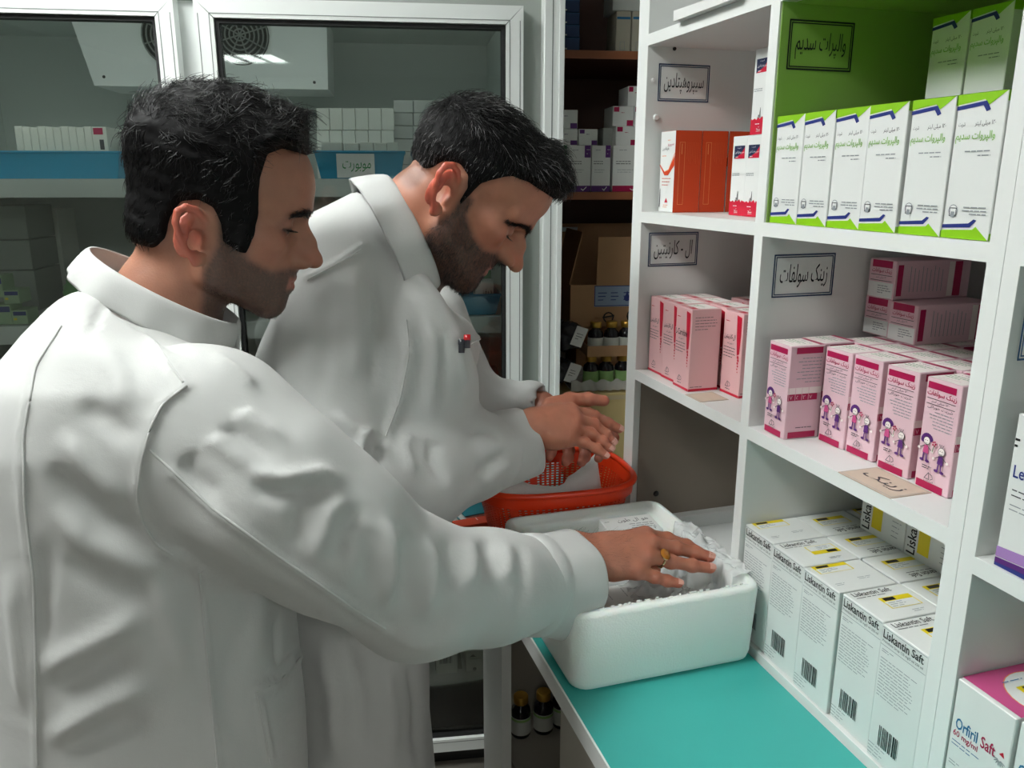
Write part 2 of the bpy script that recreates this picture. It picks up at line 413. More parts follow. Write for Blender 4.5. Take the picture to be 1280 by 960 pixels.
def fridge_door(x0, x1, z0, z1):
    d = empty('door', (0, 0, 0), 0, fr); w = 0.038
    def mitre(poly, nm):
        mb = MB().prism(poly, 1, -0.022, 0.018, ALU)
        return mb
    a, c = (x0, z0), (x1, z1)
    g = MB()
    for nm, poly in (('stile', [(x0, z0), (x0 + w, z0 + w), (x0 + w, z1 - w), (x0, z1)]), ('stile', [(x1, z0), (x1, z1), (x1 - w, z1 - w), (x1 - w, z0 + w)]),
                     ('rail', [(x0, z1), (x0 + w, z1 - w), (x1 - w, z1 - w), (x1, z1)]), ('rail', [(x0, z0), (x1, z0), (x1 - w, z0 + w), (x0 + w, z0 + w)])):
        q = np.array(poly); ctr = q.mean(0)
        pr = [tuple(ctr + (p - ctr) * np.array([1 - 0.0006 / max(0.02, abs(p - ctr)[0]), 1 - 0.0006 / max(0.02, abs(p - ctr)[1])])) for p in q]
        m = mitre(pr, nm)
        if nm == 'stile':
            for f in (0.2, 0.78):
                xs = x0 + w * f if poly[0][0] == x0 else x1 - w * f
                m.box(xs - 0.0008, xs + 0.0008, -0.0226, -0.0215, z0 + 0.03, z1 - 0.03, ALU_SH)
        else:
            zs = (z1 - w * 0.78) if poly[0][1] == z1 else z0 + w * 0.78
            m.box(x0 + 0.03, x1 - 0.03, -0.0226, -0.0215, zs - 0.0008, zs + 0.0008, ALU_SH)
        m.build(nm, d)
    gm = MB(); e = 0.008; xa, xb, za, zb = x0 + w, x1 - w, z0 + w, z1 - w
    gm.box(xa, xa + e, -0.012, 0.012, za, zb, GASKET).box(xb - e, xb, -0.012, 0.012, za, zb, GASKET)
    gm.box(xa + e, xb - e, -0.012, 0.012, za, za + e, GASKET).box(xa + e, xb - e, -0.012, 0.012, zb - e, zb, GASKET)
    gm.build('gasket', d)
    MB().box(xa + e, xb - e, -0.002, 0.002, za + e, zb - e, GLASS).build('glass_pane', d)
fridge_door(-1.12, -0.448, 0.073, 1.891)
fridge_door(-0.410, 0.261, 0.073, 1.891)
SHF = mat('fridge_shelf', (236, 240, 238), 0.45)
for z, y0 in ((1.535, 0.10), (1.208, 0.10), (0.86, 0.10), (0.52, 0.10), (0.19, 0.06)):
    o = MB().box(-1.15, 0.262, y0, DP, z - 0.012, z, SHF).box(-1.15, 0.262, y0 - 0.004, y0, z - 0.038, z + 0.002, SHF).build('shelf', fr)
MB().box(0.235, 0.262, 0.03, 0.1, 0.066, 1.93, FR_WH, 0.003).build('door_jamb', fr)
MB().box(-1.10, 0.22, 0.045, 0.07, 1.9, 1.915, mat('fill_tube_glow', (240, 246, 244), 0.5, emis=3.0)).build('added_fill_tube', fr)  # no lamp known here; tube added to brighten the goods on the shelves
# cooling unit under the roof, at the rear
cu = empty('cooling_unit', (0, 0, 0), 0, fr)
yb = 0.42
pL = [onf(84, 12, yb), onf(118, 107, yb), onf(410, 112, yb), onf(408, 14, yb)]
MB().prism(pL, 1, yb, yb + 0.2, mat('cooler_cover', (244, 248, 246), 0.5)).build('cover', cu)
GRL = mat('fan_grille', (150, 156, 152), 0.5)
DARKH = mat('fan_opening', (44, 46, 46), 0.8)
for (u, v) in ((214, 45), (300, 44)):
    X, Z = onf(u, v, yb); mb = MB()
    for k in range(6): mb.tube([(X + (0.014 + 0.011 * k) * math.cos(a), yb - 0.006, Z + (0.014 + 0.011 * k) * math.sin(a)) for a in [2 * math.pi * i / 28 for i in range(28)]], 0.0022, GRL, seg=5, closed=True)
    for k in range(4):
        a = math.pi * k / 4 + 0.3; mb.tube([(X - 0.07 * math.cos(a), yb - 0.004, Z - 0.07 * math.sin(a)), (X + 0.07 * math.cos(a), yb - 0.004, Z + 0.07 * math.sin(a))], 0.002, GRL, seg=5)
    for k in range(1): mb.add([(X + 0.072 * math.cos(2 * math.pi * i / 28), yb - 0.0012, Z + 0.072 * math.sin(2 * math.pi * i / 28)) for i in range(28)], [tuple(range(28))[::-1]], DARKH)
    mb.build('fan_grille', cu)
for (u, v) in ((130, 96), (393, 103)):
    X, Z = onf(u, v, yb); mb = MB(); mb.add([(X + 0.004 * math.cos(i * 0.785), yb - 0.001, Z + 0.004 * math.sin(i * 0.785)) for i in range(8)], [tuple(range(8))[::-1]], DARKH); mb.build('screw', cu)

# ---------------------------------------------------------------- dark wooden cabinet beyond the fridge post
WB = 0.13
wc = empty('wooden_cabinet', fworld(0.36, WB, 0), -RA); tag(wc, 'dark brown wooden cabinet with open shelves between fridge and white shelving', 'cabinet')
def wpart(name, mb): o = mb.build(name, wc); o.location = (-0.36, -WB, 0); return o
wpart('side_panel', MB().box(0.306, 0.322, WB, WB + 0.42, 0, 2.3, WOOD_D))
wpart('side_panel', MB().box(0.95, 0.968, WB, WB + 0.42, 0, 2.3, WOOD_D))
wpart('back_panel', MB().box(0.322, 0.95, WB + 0.41, WB + 0.42, 0, 2.3, WOOD_D))
WZ = [onf(745, 63, WB)[1], onf(745, 240, WB)[1]]
for z in WZ + [0.62, 0.1, 2.3]:
    o = wpart('shelf_board', MB().box(0.322, 0.95, WB + 0.003, WB + 0.41, z - 0.018, z, WOOD_D).box(0.322, 0.95, WB, WB + 0.003, z - 0.018, z, WOOD_E))
# ---------------------------------------------------------------- medicine cartons
CW = mat('carton_white', (232, 234, 232), 0.42)
CPINK = mat('carton_pink', (232, 196, 206), 0.42)
CPEACH = mat('carton_rose', (236, 188, 190), 0.4)
CRIM = mat('print_crimson', (176, 14, 78), 0.4)
CRED = mat('print_red', (206, 22, 56), 0.4)
LIME = mat('print_lime', (140, 200, 20), 0.42)
NAVY = mat('print_navy', (38, 52, 128), 0.42)
PGREEN = mat('print_pale_green', (140, 190, 100), 0.45)
PGREY = mat('print_grey', (150, 155, 160), 0.5)
PDARK = mat('print_dark', (52, 54, 62), 0.5)
PBLACK = mat('print_black', (18, 18, 20), 0.5)
PPURP = mat('print_purple', (92, 40, 120), 0.45)
PLILAC = mat('print_lilac', (172, 132, 196), 0.45)
PORNG = mat('carton_orange', (214, 66, 18), 0.42)
PORLT = mat('print_light_orange', (240, 150, 90), 0.45)
PYEL = mat('label_yellow', (240, 216, 30), 0.5)
PBLUE = mat('print_blue', (32, 110, 160), 0.45)
PMAG = mat('print_magenta', (206, 84, 140), 0.4)
SKINP = mat('print_cream', (250, 240, 236), 0.5)
PGRN = mat('print_green', (40, 140, 70), 0.45)
CGREY = mat('carton_grey', (196, 200, 196), 0.55)
KRAFT = mat('kraft_cardboard', (184, 142, 104), 0.75, noise=0.08, nscale=25)
CREAM = mat('cream_cardboard', (214, 192, 136), 0.7, noise=0.05, nscale=20)

def carton(name, d, w, h, m, prints, parent=None, tape=True):
    """a folded carton: body with worn edges, tuck flap seams, and its flat print"""
    mb = MB().box(-d / 2, d / 2, -w / 2, w / 2, 0, h, m, 0.0008)
    o = mb.build(name, parent)
    pr = MB(); F = faces(pr, d, w, h)
    prints(F)
    if pr.v: stuff(pr.build('print', o))
    fl = MB().box(-d / 2 + 0.004, d / 2 - 0.001, -w / 2 + 0.0008, w / 2 - 0.0008, h, h + 0.0004, m)
    return o

def kids(F, s=1.0):
    # small drawing of two children: curly haired girl holding a flower, boy in a purple shirt
    def kid(cx, cy, hair, shirt):
        F.disc(cx, cy + 0.085, 0.10, PDARK, 12); F.disc(cx, cy + 0.085, 0.088, SKINP, 12)
        F.poly([(cx - 0.06, cy + 0.045), (cx + 0.06, cy + 0.045), (cx + 0.085, cy - 0.03), (cx - 0.085, cy - 0.03)], shirt)
        for sx in (-1, 1):
            F.line([(cx + sx * 0.06, cy + 0.035), (cx + sx * 0.19, cy + 0.005)], 0.0008, PDARK)
            F.line([(cx + sx * 0.04, cy - 0.03), (cx + sx * 0.05, cy - 0.085)], 0.0016, PPURP)
            F.disc(cx + sx * 0.085, cy - 0.095, 0.065, PPURP, 8, 0.014)
            F.disc(cx + sx * 0.20, cy + 0.005, 0.035, SKINP, 8)
        for sx in (-0.03, 0.03): F.disc(cx + sx, cy + 0.09, 0.012, PDARK, 6)
        F.line([(cx - 0.035, cy + 0.066), (cx, cy + 0.06), (cx + 0.035, cy + 0.066)], 0.0005, PDARK)
    for k in range(9):
        a = 0.45 + 2.75 * k / 8; F.disc(0.24 + 0.115 * math.cos(a), 0.438 + 0.044 * math.sin(a), 0.062, PPURP, 8)
    kid(0.24, 0.35, True, PMAG); kid(0.70, 0.30, False, PPURP)
    for k in (-1, 0, 1): F.line([(0.70 + 0.03 * k, 0.425), (0.70 + 0.06 * k, 0.45)], 0.0007, PDARK)
    for k in range(5): F.disc(0.49 + 0.04 * math.cos(k * 1.256), 0.435 + 0.018 * math.sin(k * 1.256), 0.025, CRIM, 6)
    F.line([(0.49, 0.42), (0.46, 0.36)], 0.0007, PGRN)
def tri_logo(F, cx, cy, s, m):
    F.line([(cx - 0.10 * s, cy - 0.02 * s), (cx, cy + 0.035 * s), (cx + 0.03 * s, cy - 0.02 * s), (cx - 0.10 * s, cy - 0.02 * s)], 0.0007, m)
    F.line([(cx + 0.02 * s, cy + 0.03 * s), (cx + 0.10 * s, cy + 0.02 * s), (cx + 0.12 * s, cy - 0.005 * s), (cx + 0.06 * s, cy - 0.02 * s)], 0.0007, m)

def p_valp(F):
    f, s, t, b = F
    f.poly([(0, 0.93), (0.56, 0.955), (0.66, 0.915), (1, 1), (0, 1)], LIME)
    f.poly([(0, 0.893), (0.54, 0.915), (0.62, 0.872), (0.70, 0.885), (0.60, 0.945), (0, 0.92)], NAVY)
    f.poly([(0, 0), (1, 0), (0.72, 0.092), (0.66, 0.070), (0, 0.055)], LIME)
    f.poly([(0, 0.07), (0.60, 0.085), (0.72, 0.135), (0.66, 0.142), (0.56, 0.112), (0, 0.095)], NAVY)
    f.text('۱۲۰ میلی لیتر', 0.42, 0.775, 0.84, 0.815, PDARK); f.text('شربت', 0.08, 0.775, 0.22, 0.81, PDARK)
    f.text('والپروات سدیم', 0.05, 0.665, 0.86, 0.745, PGREEN, 0, 0.012)
    f.lines(0.14, 0.565, 0.82, 0.625, 2, PGREY, 0.0010, 3, True)
    f.disc(0.20, 0.20, 0.10, PGREY, 12); f.disc(0.20, 0.20, 0.085, CW, 12); f.frame(0.13, 0.16, 0.27, 0.215, 0.0008, PDARK); f.rect(0.16, 0.15, 0.24, 0.19, PGREY)
    f.lines(0.36, 0.165, 0.90, 0.235, 3, PGREY, 0.0010, 5, True)
    t.rect(0.0, 0.0, 1, 1, LIME); s.rect(0, 0.93, 1, 1, LIME); s.rect(0, 0, 1, 0.05, LIME)
def p_zinc(F):
    f, s, t, b = F
    f.rect(0.06, 0.905, 0.86, 0.965, CRIM); f.rect(0.06, 0.0, 0.84, 0.068, CRIM)
    f.text('زینک سولفات', 0.06, 0.835, 0.90, 0.895, CRIM, 0, 0.014)
    f.line([(0.08, 0.818), (0.88, 0.818)], 0.0006, PDARK); f.text('۱۲۰ میلی لیتر', 0.2, 0.782, 0.72, 0.808, PDARK); f.line([(0.08, 0.77), (0.88, 0.77)], 0.0006, PDARK)
    f.text('شربت خوراکی', 0.12, 0.728, 0.84, 0.76, PDARK)
    f.lines(0.2, 0.55, 0.88, 0.72, 6, PGREY, 0.0009, 8, True)
    kids(f)
    f.lines(0.22, 0.185, 0.5, 0.225, 2, PDARK, 0.001, 2)
    tri_logo(f, 0.44, 0.125, 1.1, PDARK); f.text('البرز دارو', 0.32, 0.075, 0.6, 0.098, PDARK)
    s.rect(0.16, 0.92, 0.92, 0.985, CRIM); s.rect(0.1, 0.01, 0.9, 0.075, CRIM)
    s.lines(0.2, 0.6, 0.9, 0.89, 8, PGREY, 0.0009, 4, True)
    s.rect(0.0, 0.42, 0.86, 0.49, CRIM); s.rect(0.0, 0.492, 0.96, 0.56, SKINP)
    for k in range(4): s.line([(0.03 + 0.19 * k, 0.425), (0.03 + 0.19 * k, 0.555)], 0.0006, CPINK); s.text('۵' if k == 1 else '۲' if k == 2 else '۷', 0.06 + 0.19 * k, 0.435, 0.14 + 0.19 * k, 0.475, CPINK)
    s.lines(0.3, 0.11, 0.9, 0.135, 1, PDARK, 0.0009, 2)
    t.rect(0.05, 0.0, 0.95, 0.86, SKINP); t.rect(0.06, 0.86, 0.94, 0.99, CRIM); t.lines(0.12, 0.3, 0.85, 0.62, 3, PGRN, 0.0014, 9); t.lines(0.2, 0.05, 0.85, 0.25, 2, CPINK, 0.0015, 7); t.text('زینک سولفات', 0.2, 0.66, 0.8, 0.8, PGREY)
def p_zinc_end(F):
    # carton lying down: its end faces the aisle
    f, s, t, b = F
    f.rect(0.12, 0.80, 0.88, 0.985, CRIM); f.text('زینک سولفات', 0.12, 0.64, 0.88, 0.78, CRIM, 0, 0.014); f.line([(0.1, 0.60), (0.9, 0.60)], 0.0007, PDARK)
    f.text('۱۲۰ میلی لیتر', 0.3, 0.51, 0.7, 0.57, PDARK); f.line([(0.1, 0.46), (0.9, 0.46)], 0.0007, PDARK)
    f.rect(0.03, 0.03, 0.97, 0.42, CW); f.lines(0.4, 0.12, 0.9, 0.36, 4, PGREY, 0.0011, 3)
    s.rect(0.03, 0.1, 0.10, 0.9, CRIM); s.rect(0.78, 0.05, 0.88, 0.95, CRIM); s.rect(0.70, 0.05, 0.775, 0.95, SKINP)
    for k in range(9):
        a = 0.2 + 0.052 * k; s.line([(a, 0.2), (a, 0.85 - 0.05 * (k % 3))], 0.0009, PGREY)
def p_carn(F):
    f, s, t, b = F
    f.rect(0, 0, 1, 0.03, CRED); s.rect(0, 0, 1, 0.03, CRED)
    f.poly([(0.68, 0.97), (0.93, 0.95), (0.93, 0.72), (0.72, 0.72)], CRED); f.poly([(0.72, 0.72), (0.93, 0.72), (0.90, 0.52), (0.78, 0.50)], CRED)
    for k in range(6): f.disc(0.84 + 0.02 * (k % 2), 0.48 - 0.035 * k, 0.055 - 0.006 * k, CRED, 6)
    f.lines(0.12, 0.86, 0.6, 0.9, 1, CRED, 0.0012, 1); f.text('ال-کارنیتین', 0.08, 0.66, 0.66, 0.73, PBLACK, 0.1, 0.008)
    f.text('۵۰ میلی لیتر', 0.24, 0.605, 0.6, 0.635, PDARK); f.lines(0.08, 0.44, 0.75, 0.585, 4, PDARK, 0.0009, 6)
    tri_logo(f, 0.4, 0.12, 1.2, PDARK); f.lines(0.3, 0.055, 0.6, 0.08, 1, PDARK, 0.001, 2)
    s.lines(0.12, 0.74, 0.88, 0.92, 5, PDARK, 0.0007, 4); s.lines(0.05, 0.045, 0.7, 0.06, 1, PDARK, 0.0008, 5)
    t.rect(0.05, 0.3, 0.95, 0.92, SKINP); t.lines(0.15, 0.45, 0.7, 0.65, 2, PGRN, 0.0016, 6); t.rect(0.6, 0.08, 0.9, 0.25, CRED); t.lines(0.1, 0.08, 0.55, 0.22, 2, CRED, 0.0012, 2)
def p_carn_latin(F):
    p_carn(F)
    f = F[0]; f.rect(0.02, 0.655, 0.67, 0.74, CPEACH); f.text('L-Carnitine', 0.06, 0.66, 0.80, 0.735, PBLACK, 0, 0.012)
def p_orange(F):
    f, s, t, b = F
    s.rect(0, 0, 1, 1, PORNG); t.rect(0, 0, 1, 1, PORNG)
    s.frame(0.17, 0.1, 0.37, 0.86, 0.0006, PORLT)
    for k in range(7): s.line([(0.46 + 0.065 * k, 0.86), (0.46 + 0.065 * k, 0.66 - 0.03 * (k % 3))], 0.0005, mat('print_faint_orange', (226, 96, 52), 0.5))
    s.line([(0.25, 0.84), (0.25, 0.72)], 0.0012, PORLT)
    f.poly([(0, 0.6), (0.35, 0.505), (0.6, 0.52), (1, 0.7), (1, 0.58), (0.6, 0.46), (0.35, 0.46), (0, 0.58)], PORNG); f.poly([(0.3, 0.5), (0.62, 0.535), (1, 0.74), (1, 0.72), (0.62, 0.52)], PORLT)
    f.lines(0.5, 0.88, 0.9, 0.9, 1, PORLT, 0.001, 3); f.text('سیپرو', 0.52, 0.81, 0.92, 0.85, CRIM); f.text('هپتادین', 0.15, 0.76, 0.6, 0.81, PDARK); f.lines(0.15, 0.68, 0.6, 0.72, 1, PORLT, 0.001, 5)
    f.lines(0.2, 0.32, 0.85, 0.44, 3, PORNG, 0.001, 6); f.poly([(0.44, 0.12), (0.66, 0.12), (0.55, 0.18)], CRED); f.lines(0.35, 0.05, 0.75, 0.1, 2, PORLT, 0.001, 3)
    f.poly([(0.06, 0.06), (0.12, 0.06), (0.13, 0.30), (0.09, 0.27)], PDARK)
def p_tower(F):
    f, s, t, b = F
    zig = [(0, 0), (1, 0), (1, 0.19), (0.93, 0.185), (0.86, 0.2), (0.8, 0.17), (0.7, 0.21), (0.55, 0.18), (0.45, 0.2), (0.35, 0.17), (0.25, 0.19), (0.1, 0.175), (0, 0.19)]
    f.poly(zig, CRED); s.rect(0, 0, 1, 0.17, CRED)
    f.poly([(0.14, 0.72), (0.86, 0.72), (0.86, 0.88), (0.14, 0.88)], mat('print_ink_blue', (28, 40, 78), 0.45)); f.poly([(0.14, 0.72), (0.86, 0.72), (0.86, 0.86), (0.6, 0.78)], CRED)
    f.text('سیپروهپتادین', 0.2, 0.775, 0.82, 0.82, CW); f.text('شربت', 0.34, 0.84, 0.6, 0.865, CW); f.lines(0.25, 0.73, 0.7, 0.75, 1, CW, 0.001, 1)
    f.lines(0.1, 0.50, 0.75, 0.545, 2, PGREY, 0.001, 4)
    f.line([(0.52, 0.19), (0.56, 0.31)], 0.0008, PDARK); f.line([(0.58, 0.19), (0.56, 0.31)], 0.0008, PDARK); f.line([(0.42, 0.19), (0.48, 0.23), (0.53, 0.2)], 0.0008, PDARK)
    f.lines(0.3, 0.11, 0.7, 0.135, 1, CW, 0.0011, 5); f.text('۱۲۰', 0.38, 0.03, 0.64, 0.09, CW, rot=1)
def lisk_label(t, a0, b0, a1, b1, flip=False):
    t.rect(a0, b0, a1, b1, PYEL); ym = b0 + (b1 - b0) * 0.62
    w = (a1 - a0)
    if not flip:
        t.rect(a0 + 0.03 * w, b0 + 0.03 * (b1 - b0), a1 - 0.03 * w, ym, CW); t.rect(a0 + 0.1 * w, ym + 0.02, a0 + 0.46 * w, b1 - 0.02, PBLACK)
        t.lines(a0 + 0.1 * w, b0 + 0.03, a0 + 0.66 * w, ym - 0.02, 3, PGREY, 0.0009, 3)
    else:
        ym = b0 + (b1 - b0) * 0.40
        t.rect(a0 + 0.03 * w, ym, a1 - 0.03 * w, b1 - 0.01, CW); t.rect(a1 - 0.46 * w, b0 + 0.02, a1 - 0.1 * w, ym - 0.02, PBLACK)
        t.lines(a0 + 0.34 * w, ym + 0.03, a1 - 0.1 * w, b1 - 0.03, 3, PGREY, 0.0009, 3)
def p_lisk_front(f):
    f.text('Liskantin', 0.05, 0.912, 0.62, 0.975, PBLACK, 0, 0.016); f.text('Saft', 0.67, 0.918, 0.92, 0.975, PBLACK, 0, 0.016)
    f.line([(0.02, 0.985), (0.98, 0.985)], 0.0006, PGREY); f.text('Primidone Sirup 125 mg/5 ml 250 ml', 0.05, 0.878, 0.92, 0.902, PDARK)
    f.line([(0.02, 0.862), (0.98, 0.862)], 0.0006, PGREY)
    f.lines(0.06, 0.81, 0.4, 0.84, 2, PGREY, 0.0008, 1); f.lines(0.06, 0.48, 0.86, 0.78, 13, PGREY, 0.0008, 2)
    f.barcode(0.22, 0.13, 0.66, 0.285, PBLACK, 4); f.lines(0.02, 0.02, 0.42, 0.12, 4, PGREY, 0.0008, 6)
def topface(F, d, w, h):
    # the same top face read from the near side: right = +x, up = +y
    return Face(F[2].mb, (-d / 2, -w / 2, h), (1, 0, 0), (0, 1, 0), d, w)
def make_lisk(kind):
    d, w, h = 0.08, 0.0637, 0.16
    def pr(F):
        p_lisk_front(F[0]); T = topface(F, d, w, h)
        if kind == 0:
            T.text('Liskantin Saft', 0.08, 0.82, 0.72, 0.95, PBLACK, 0, 0.012); T.lines(0.08, 0.74, 0.7, 0.79, 1, PDARK, 0.001, 2); lisk_label(T, 0.36, 0.3, 0.88, 0.66); T.lines(0.6, 0.1, 0.85, 0.2, 2, PGREY, 0.0008, 3)
        elif kind == 1:
            T.text('Liskantin Saft', 0.30, 0.06, 0.92, 0.2, PBLACK, 0, 0.012, 2); T.lines(0.3, 0.23, 0.92, 0.28, 1, PDARK, 0.001, 2); lisk_label(T, 0.2, 0.42, 0.8, 0.78)
        elif kind == 2:
            T.text('Liskantin Saft', 0.08, 0.82, 0.72, 0.95, PBLACK, 0, 0.012); T.lines(0.08, 0.74, 0.7, 0.79, 1, PDARK, 0.001, 2); lisk_label(T, 0.4, 0.36, 0.9, 0.7, True); T.lines(0.55, 0.12, 0.85, 0.2, 2, PGREY, 0.0008, 3)
        else:
            lisk_label(T, 0.1, 0.68, 0.7, 0.98); T.lines(0.55, 0.3, 0.85, 0.4, 2, PGREY, 0.0008, 3); T.lines(0.1, 0.2, 0.3, 0.3, 2, PGREY, 0.0008, 3)
    return carton('medicine_carton', d, w, h, CW, pr)

def place_row(proto, items, group, first=True):
    """items: (x, y, z, rot, label)"""
    for i, (x, y, z, r, lb) in enumerate(items):
        z += 0.0005
        if i == 0 and first: o = proto; o.location = (x, y, z); o.rotation_euler = (0, 0, r); o['label'] = lb
        else: o = copy_thing(proto, (x, y, z), r, lb)
        o['category'] = 'medicine carton'; o['group'] = group
ORD = ['nearest', 'second nearest', 'third nearest', 'fourth nearest', 'fifth nearest', 'sixth nearest']
# valproate: six in front, second row of five, two more on top at the back
vy = [(0.552, 0.607), (0.607, 0.6615), (0.6635, 0.7165), (0.7165, 0.768), (0.769, 0.8205), (0.8235, 0.8745)]
vp = carton('medicine_carton', 0.052, 0.0515, 0.1245, CW, p_valp)
its = []
for i, (a, b_) in enumerate(vy):
    its.append((SX + 0.004 + 0.026 + 0.001 * (i % 2), min((a + b_) / 2, 0.8525), Z2, 0.004 * ((i * 7) % 3 - 1), 'white and lime green syrup carton, %s in the front row of the green bay' % ORD[i]))
for i in range(5):
    its.append((SX + 0.085, 0.578 + 0.054 * i, Z2, 0, 'white and lime green syrup carton, %s in the second row of the green bay' % ORD[i]))
for i, y in enumerate((0.722, 0.7765)):
    its.append((SX + 0.176, y, Z2 + 0.1038, 0.0, 'shaded lime topped syrup carton standing high at the back of the green bay, %s' % ('nearer one' if i == 0 else 'farther one')))
place_row(vp, its, 'lime green syrup cartons in the upper right bay')
ll = carton('medicine_carton', 0.052, 0.1245, 0.0515, CW, lambda F: F[0].rect(0, 0, 0.1, 1, LIME))
place_row(ll, [(SX + 0.176, 0.75, Z2 + 0.0517 * k, 0, 'syrup carton lying flat, hidden %s under the raised green topped pair' % ['lowest', 'second']  [k]) for k in range(2)], 'lying syrup cartons in the upper right bay')
# zinc
zc = carton('medicine_carton', 0.049, 0.0462, 0.119, CPINK, p_zinc)
its = []
zy = [(0.603, 0.650), (0.661, 0.708), (0.7165, 0.763), (0.7635, 0.810), (0.818, 0.864)]
for i, (a, b_) in enumerate(zy):
    its.append(([0.655, 0.656, 0.658, 0.655, 0.612][i] + 0.0245, (a + b_) / 2, Z3, [-0.02, 0.02, 0.0, 0.012, -0.04][i], 'pink syrup carton printed with two children, %s in the front row' % ORD[i]))
for r in range(2):
    for i in range(5):
        its.append((0.731 + 0.051 * r, 0.632 + 0.0475 * i, Z3, 0.0, 'pink syrup carton, %s in the %s row behind the printed children' % (ORD[i], ['second', 'third'][r])))
its.append((0.6865, 0.8455, Z3, 0.0, 'pink syrup carton behind the turned leftmost carton of its bay'))
for k in range(2): its.append((0.834, 0.785 + 0.0475 * k, Z3, 0.0, 'pink syrup carton under the lying pile at the back, %s one' % ['nearer', 'farther'][k]))
place_row(zc, its, 'pink syrup cartons in the middle right bay')
ze = carton('medicine_carton', 0.119, 0.0462, 0.049, CPINK, p_zinc_end)
its = [(0.757 + 0.06, 0.802, Z3 + 0.1196, 0, 'pink carton lying on the upright ones, lower right of the lying pile'), (0.762 + 0.06, 0.8525, Z3 + 0.1196, 0.0, 'pink carton lying on its side, lower left of the lying pile'),
       (0.757 + 0.06, 0.846, Z3 + 0.1692, 0.0, 'pink carton lying on top of the lying pile by the shelf above'), (0.762 + 0.06, 0.797, Z3 + 0.1692, 0.0, 'pink carton lying second on top, deeper in the dark')]
place_row(ze, its[:3], 'pink cartons lying on their side')
# card lying on the shelf in front of the pink cartons
def card(label, pts, z, word, m):
    c = np.mean(pts, 0); mb = MB(); P2 = [(p[0] - c[0], p[1] - c[1]) for p in pts]
    mb.prism(P2, 2, 0, 0.0008, m); ink = MB()
    o = mb.build('loose_card', None, (c[0], c[1], z)); tag(o, label, 'card')
    e = Vector((P2[1][0] - P2[0][0], P2[1][1] - P2[0][1], 0)); fV = Vector((P2[3][0] - P2[0][0], P2[3][1] - P2[0][1], 0)); w, h = e.length, fV.length
    F = Face(ink, (P2[0][0], P2[0][1], 0.0008), e.normalized(), fV.normalized(), w, h)
    F.line([(0.02, 0.05), (0.98, 0.05), (0.98, 0.95), (0.02, 0.95), (0.02, 0.05)], 0.0006, PGREY)
    if word: F.text(word, 0.15, 0.3, 0.85, 0.7, PDARK, 0.1)
    stuff(ink.build('writing', o)); return o
card('pale brown card lying on the shelf before the pink cartons', [(0.5995, 0.702), (0.5995, 0.622), (0.6525, 0.622), (0.6525, 0.702)], Z3, 'زینک', mat('card_tan', (206, 188, 170), 0.7)).location[0] -= 0.0
# carnitine
cn = carton('medicine_carton', 0.05, 0.0495, 0.127, CPEACH, p_carn)
its = [(0.622 + 0.025, 1.1935, Z3 + 0.0, 0.0, 'rose pink carton with red ribbon print, farthest in the front row'), (0.620 + 0.025, 1.1415, Z3, 0, 'rose pink carton with red ribbon print, second farthest in the front row'),
       (0.664 + 0.025, 1.031, Z3, 0.02, 'rose pink carton with red ribbon print, standing half behind the middle divider')]
for r in range(3):
    for i in range(4 - (r == 0)): its.append((0.7155 + 0.0515 * r - (0.019 if r == 0 else 0), 0.985 + 0.0515 * i + (0.107 if r == 0 else 0) * (1 if i > 0 else 0), Z3, 0, 'rose pink carton, %s in the %s row of its bay' % (ORD[i], ['second', 'third', 'fourth'][r]))) if not (r == 0) else None
for i in range(3): its.append((0.6965 if i else 0.7, [1.1925, 1.141, 1.0885][i], Z3, 0, 'rose pink carton, %s behind the front row of its bay' % ['farthest', 'second farthest', 'third farthest'][i]))
place_row(cn, its, 'rose pink cartons in the middle left bay')
cl = carton('medicine_carton', 0.05, 0.0495, 0.127, CPEACH, p_carn_latin)
place_row(cl, [(0.613 + 0.025, 1.0875, Z3, -0.02, 'rose pink carton with plain side turned to view and Latin lettering')], 'rose pink cartons in the middle left bay')
card('small tan card lying before the rose pink cartons', [(0.6005, 1.050), (0.6005, 1.005), (0.648, 1.005), (0.648, 1.050)], Z3, None, mat('card_tan', (206, 188, 170), 0.7))
# cyproheptadine: orange and red-white
oc = carton('medicine_carton', 0.0455, 0.0485, 0.124, CW, p_orange)
place_row(oc, [(0.625 + 0.023, 1.189, Z2, 0.0, 'white fronted carton with orange side, first in line at the far end'), (0.672 + 0.023, 1.1895, Z2, -0.02, 'orange carton standing behind the white fronted one, second in line'), (0.719 + 0.023, 1.19, Z2, 0.02, 'orange carton third in line, mostly hidden behind the red and white ones')], 'orange syrup cartons in the upper left bay')
tw = carton('medicine_carton', 0.034, 0.037, 0.111, CW, p_tower)
place_row(tw, [(0.667 + 0.017, 1.050, Z2, 0, 'slim white carton with red foot, left one of the standing pair'), (0.664 + 0.017, 1.0095, Z2, 0, 'slim white carton with red foot, right one of the standing pair'),
   (0.664 + 0.017, 1.004, Z2 + 0.1112, 0.03, 'slim white carton with red foot, stacked on top of the pair')], 'slim red and white cartons in the upper left bay')
bpy.data.objects['medicine_carton']  # keep
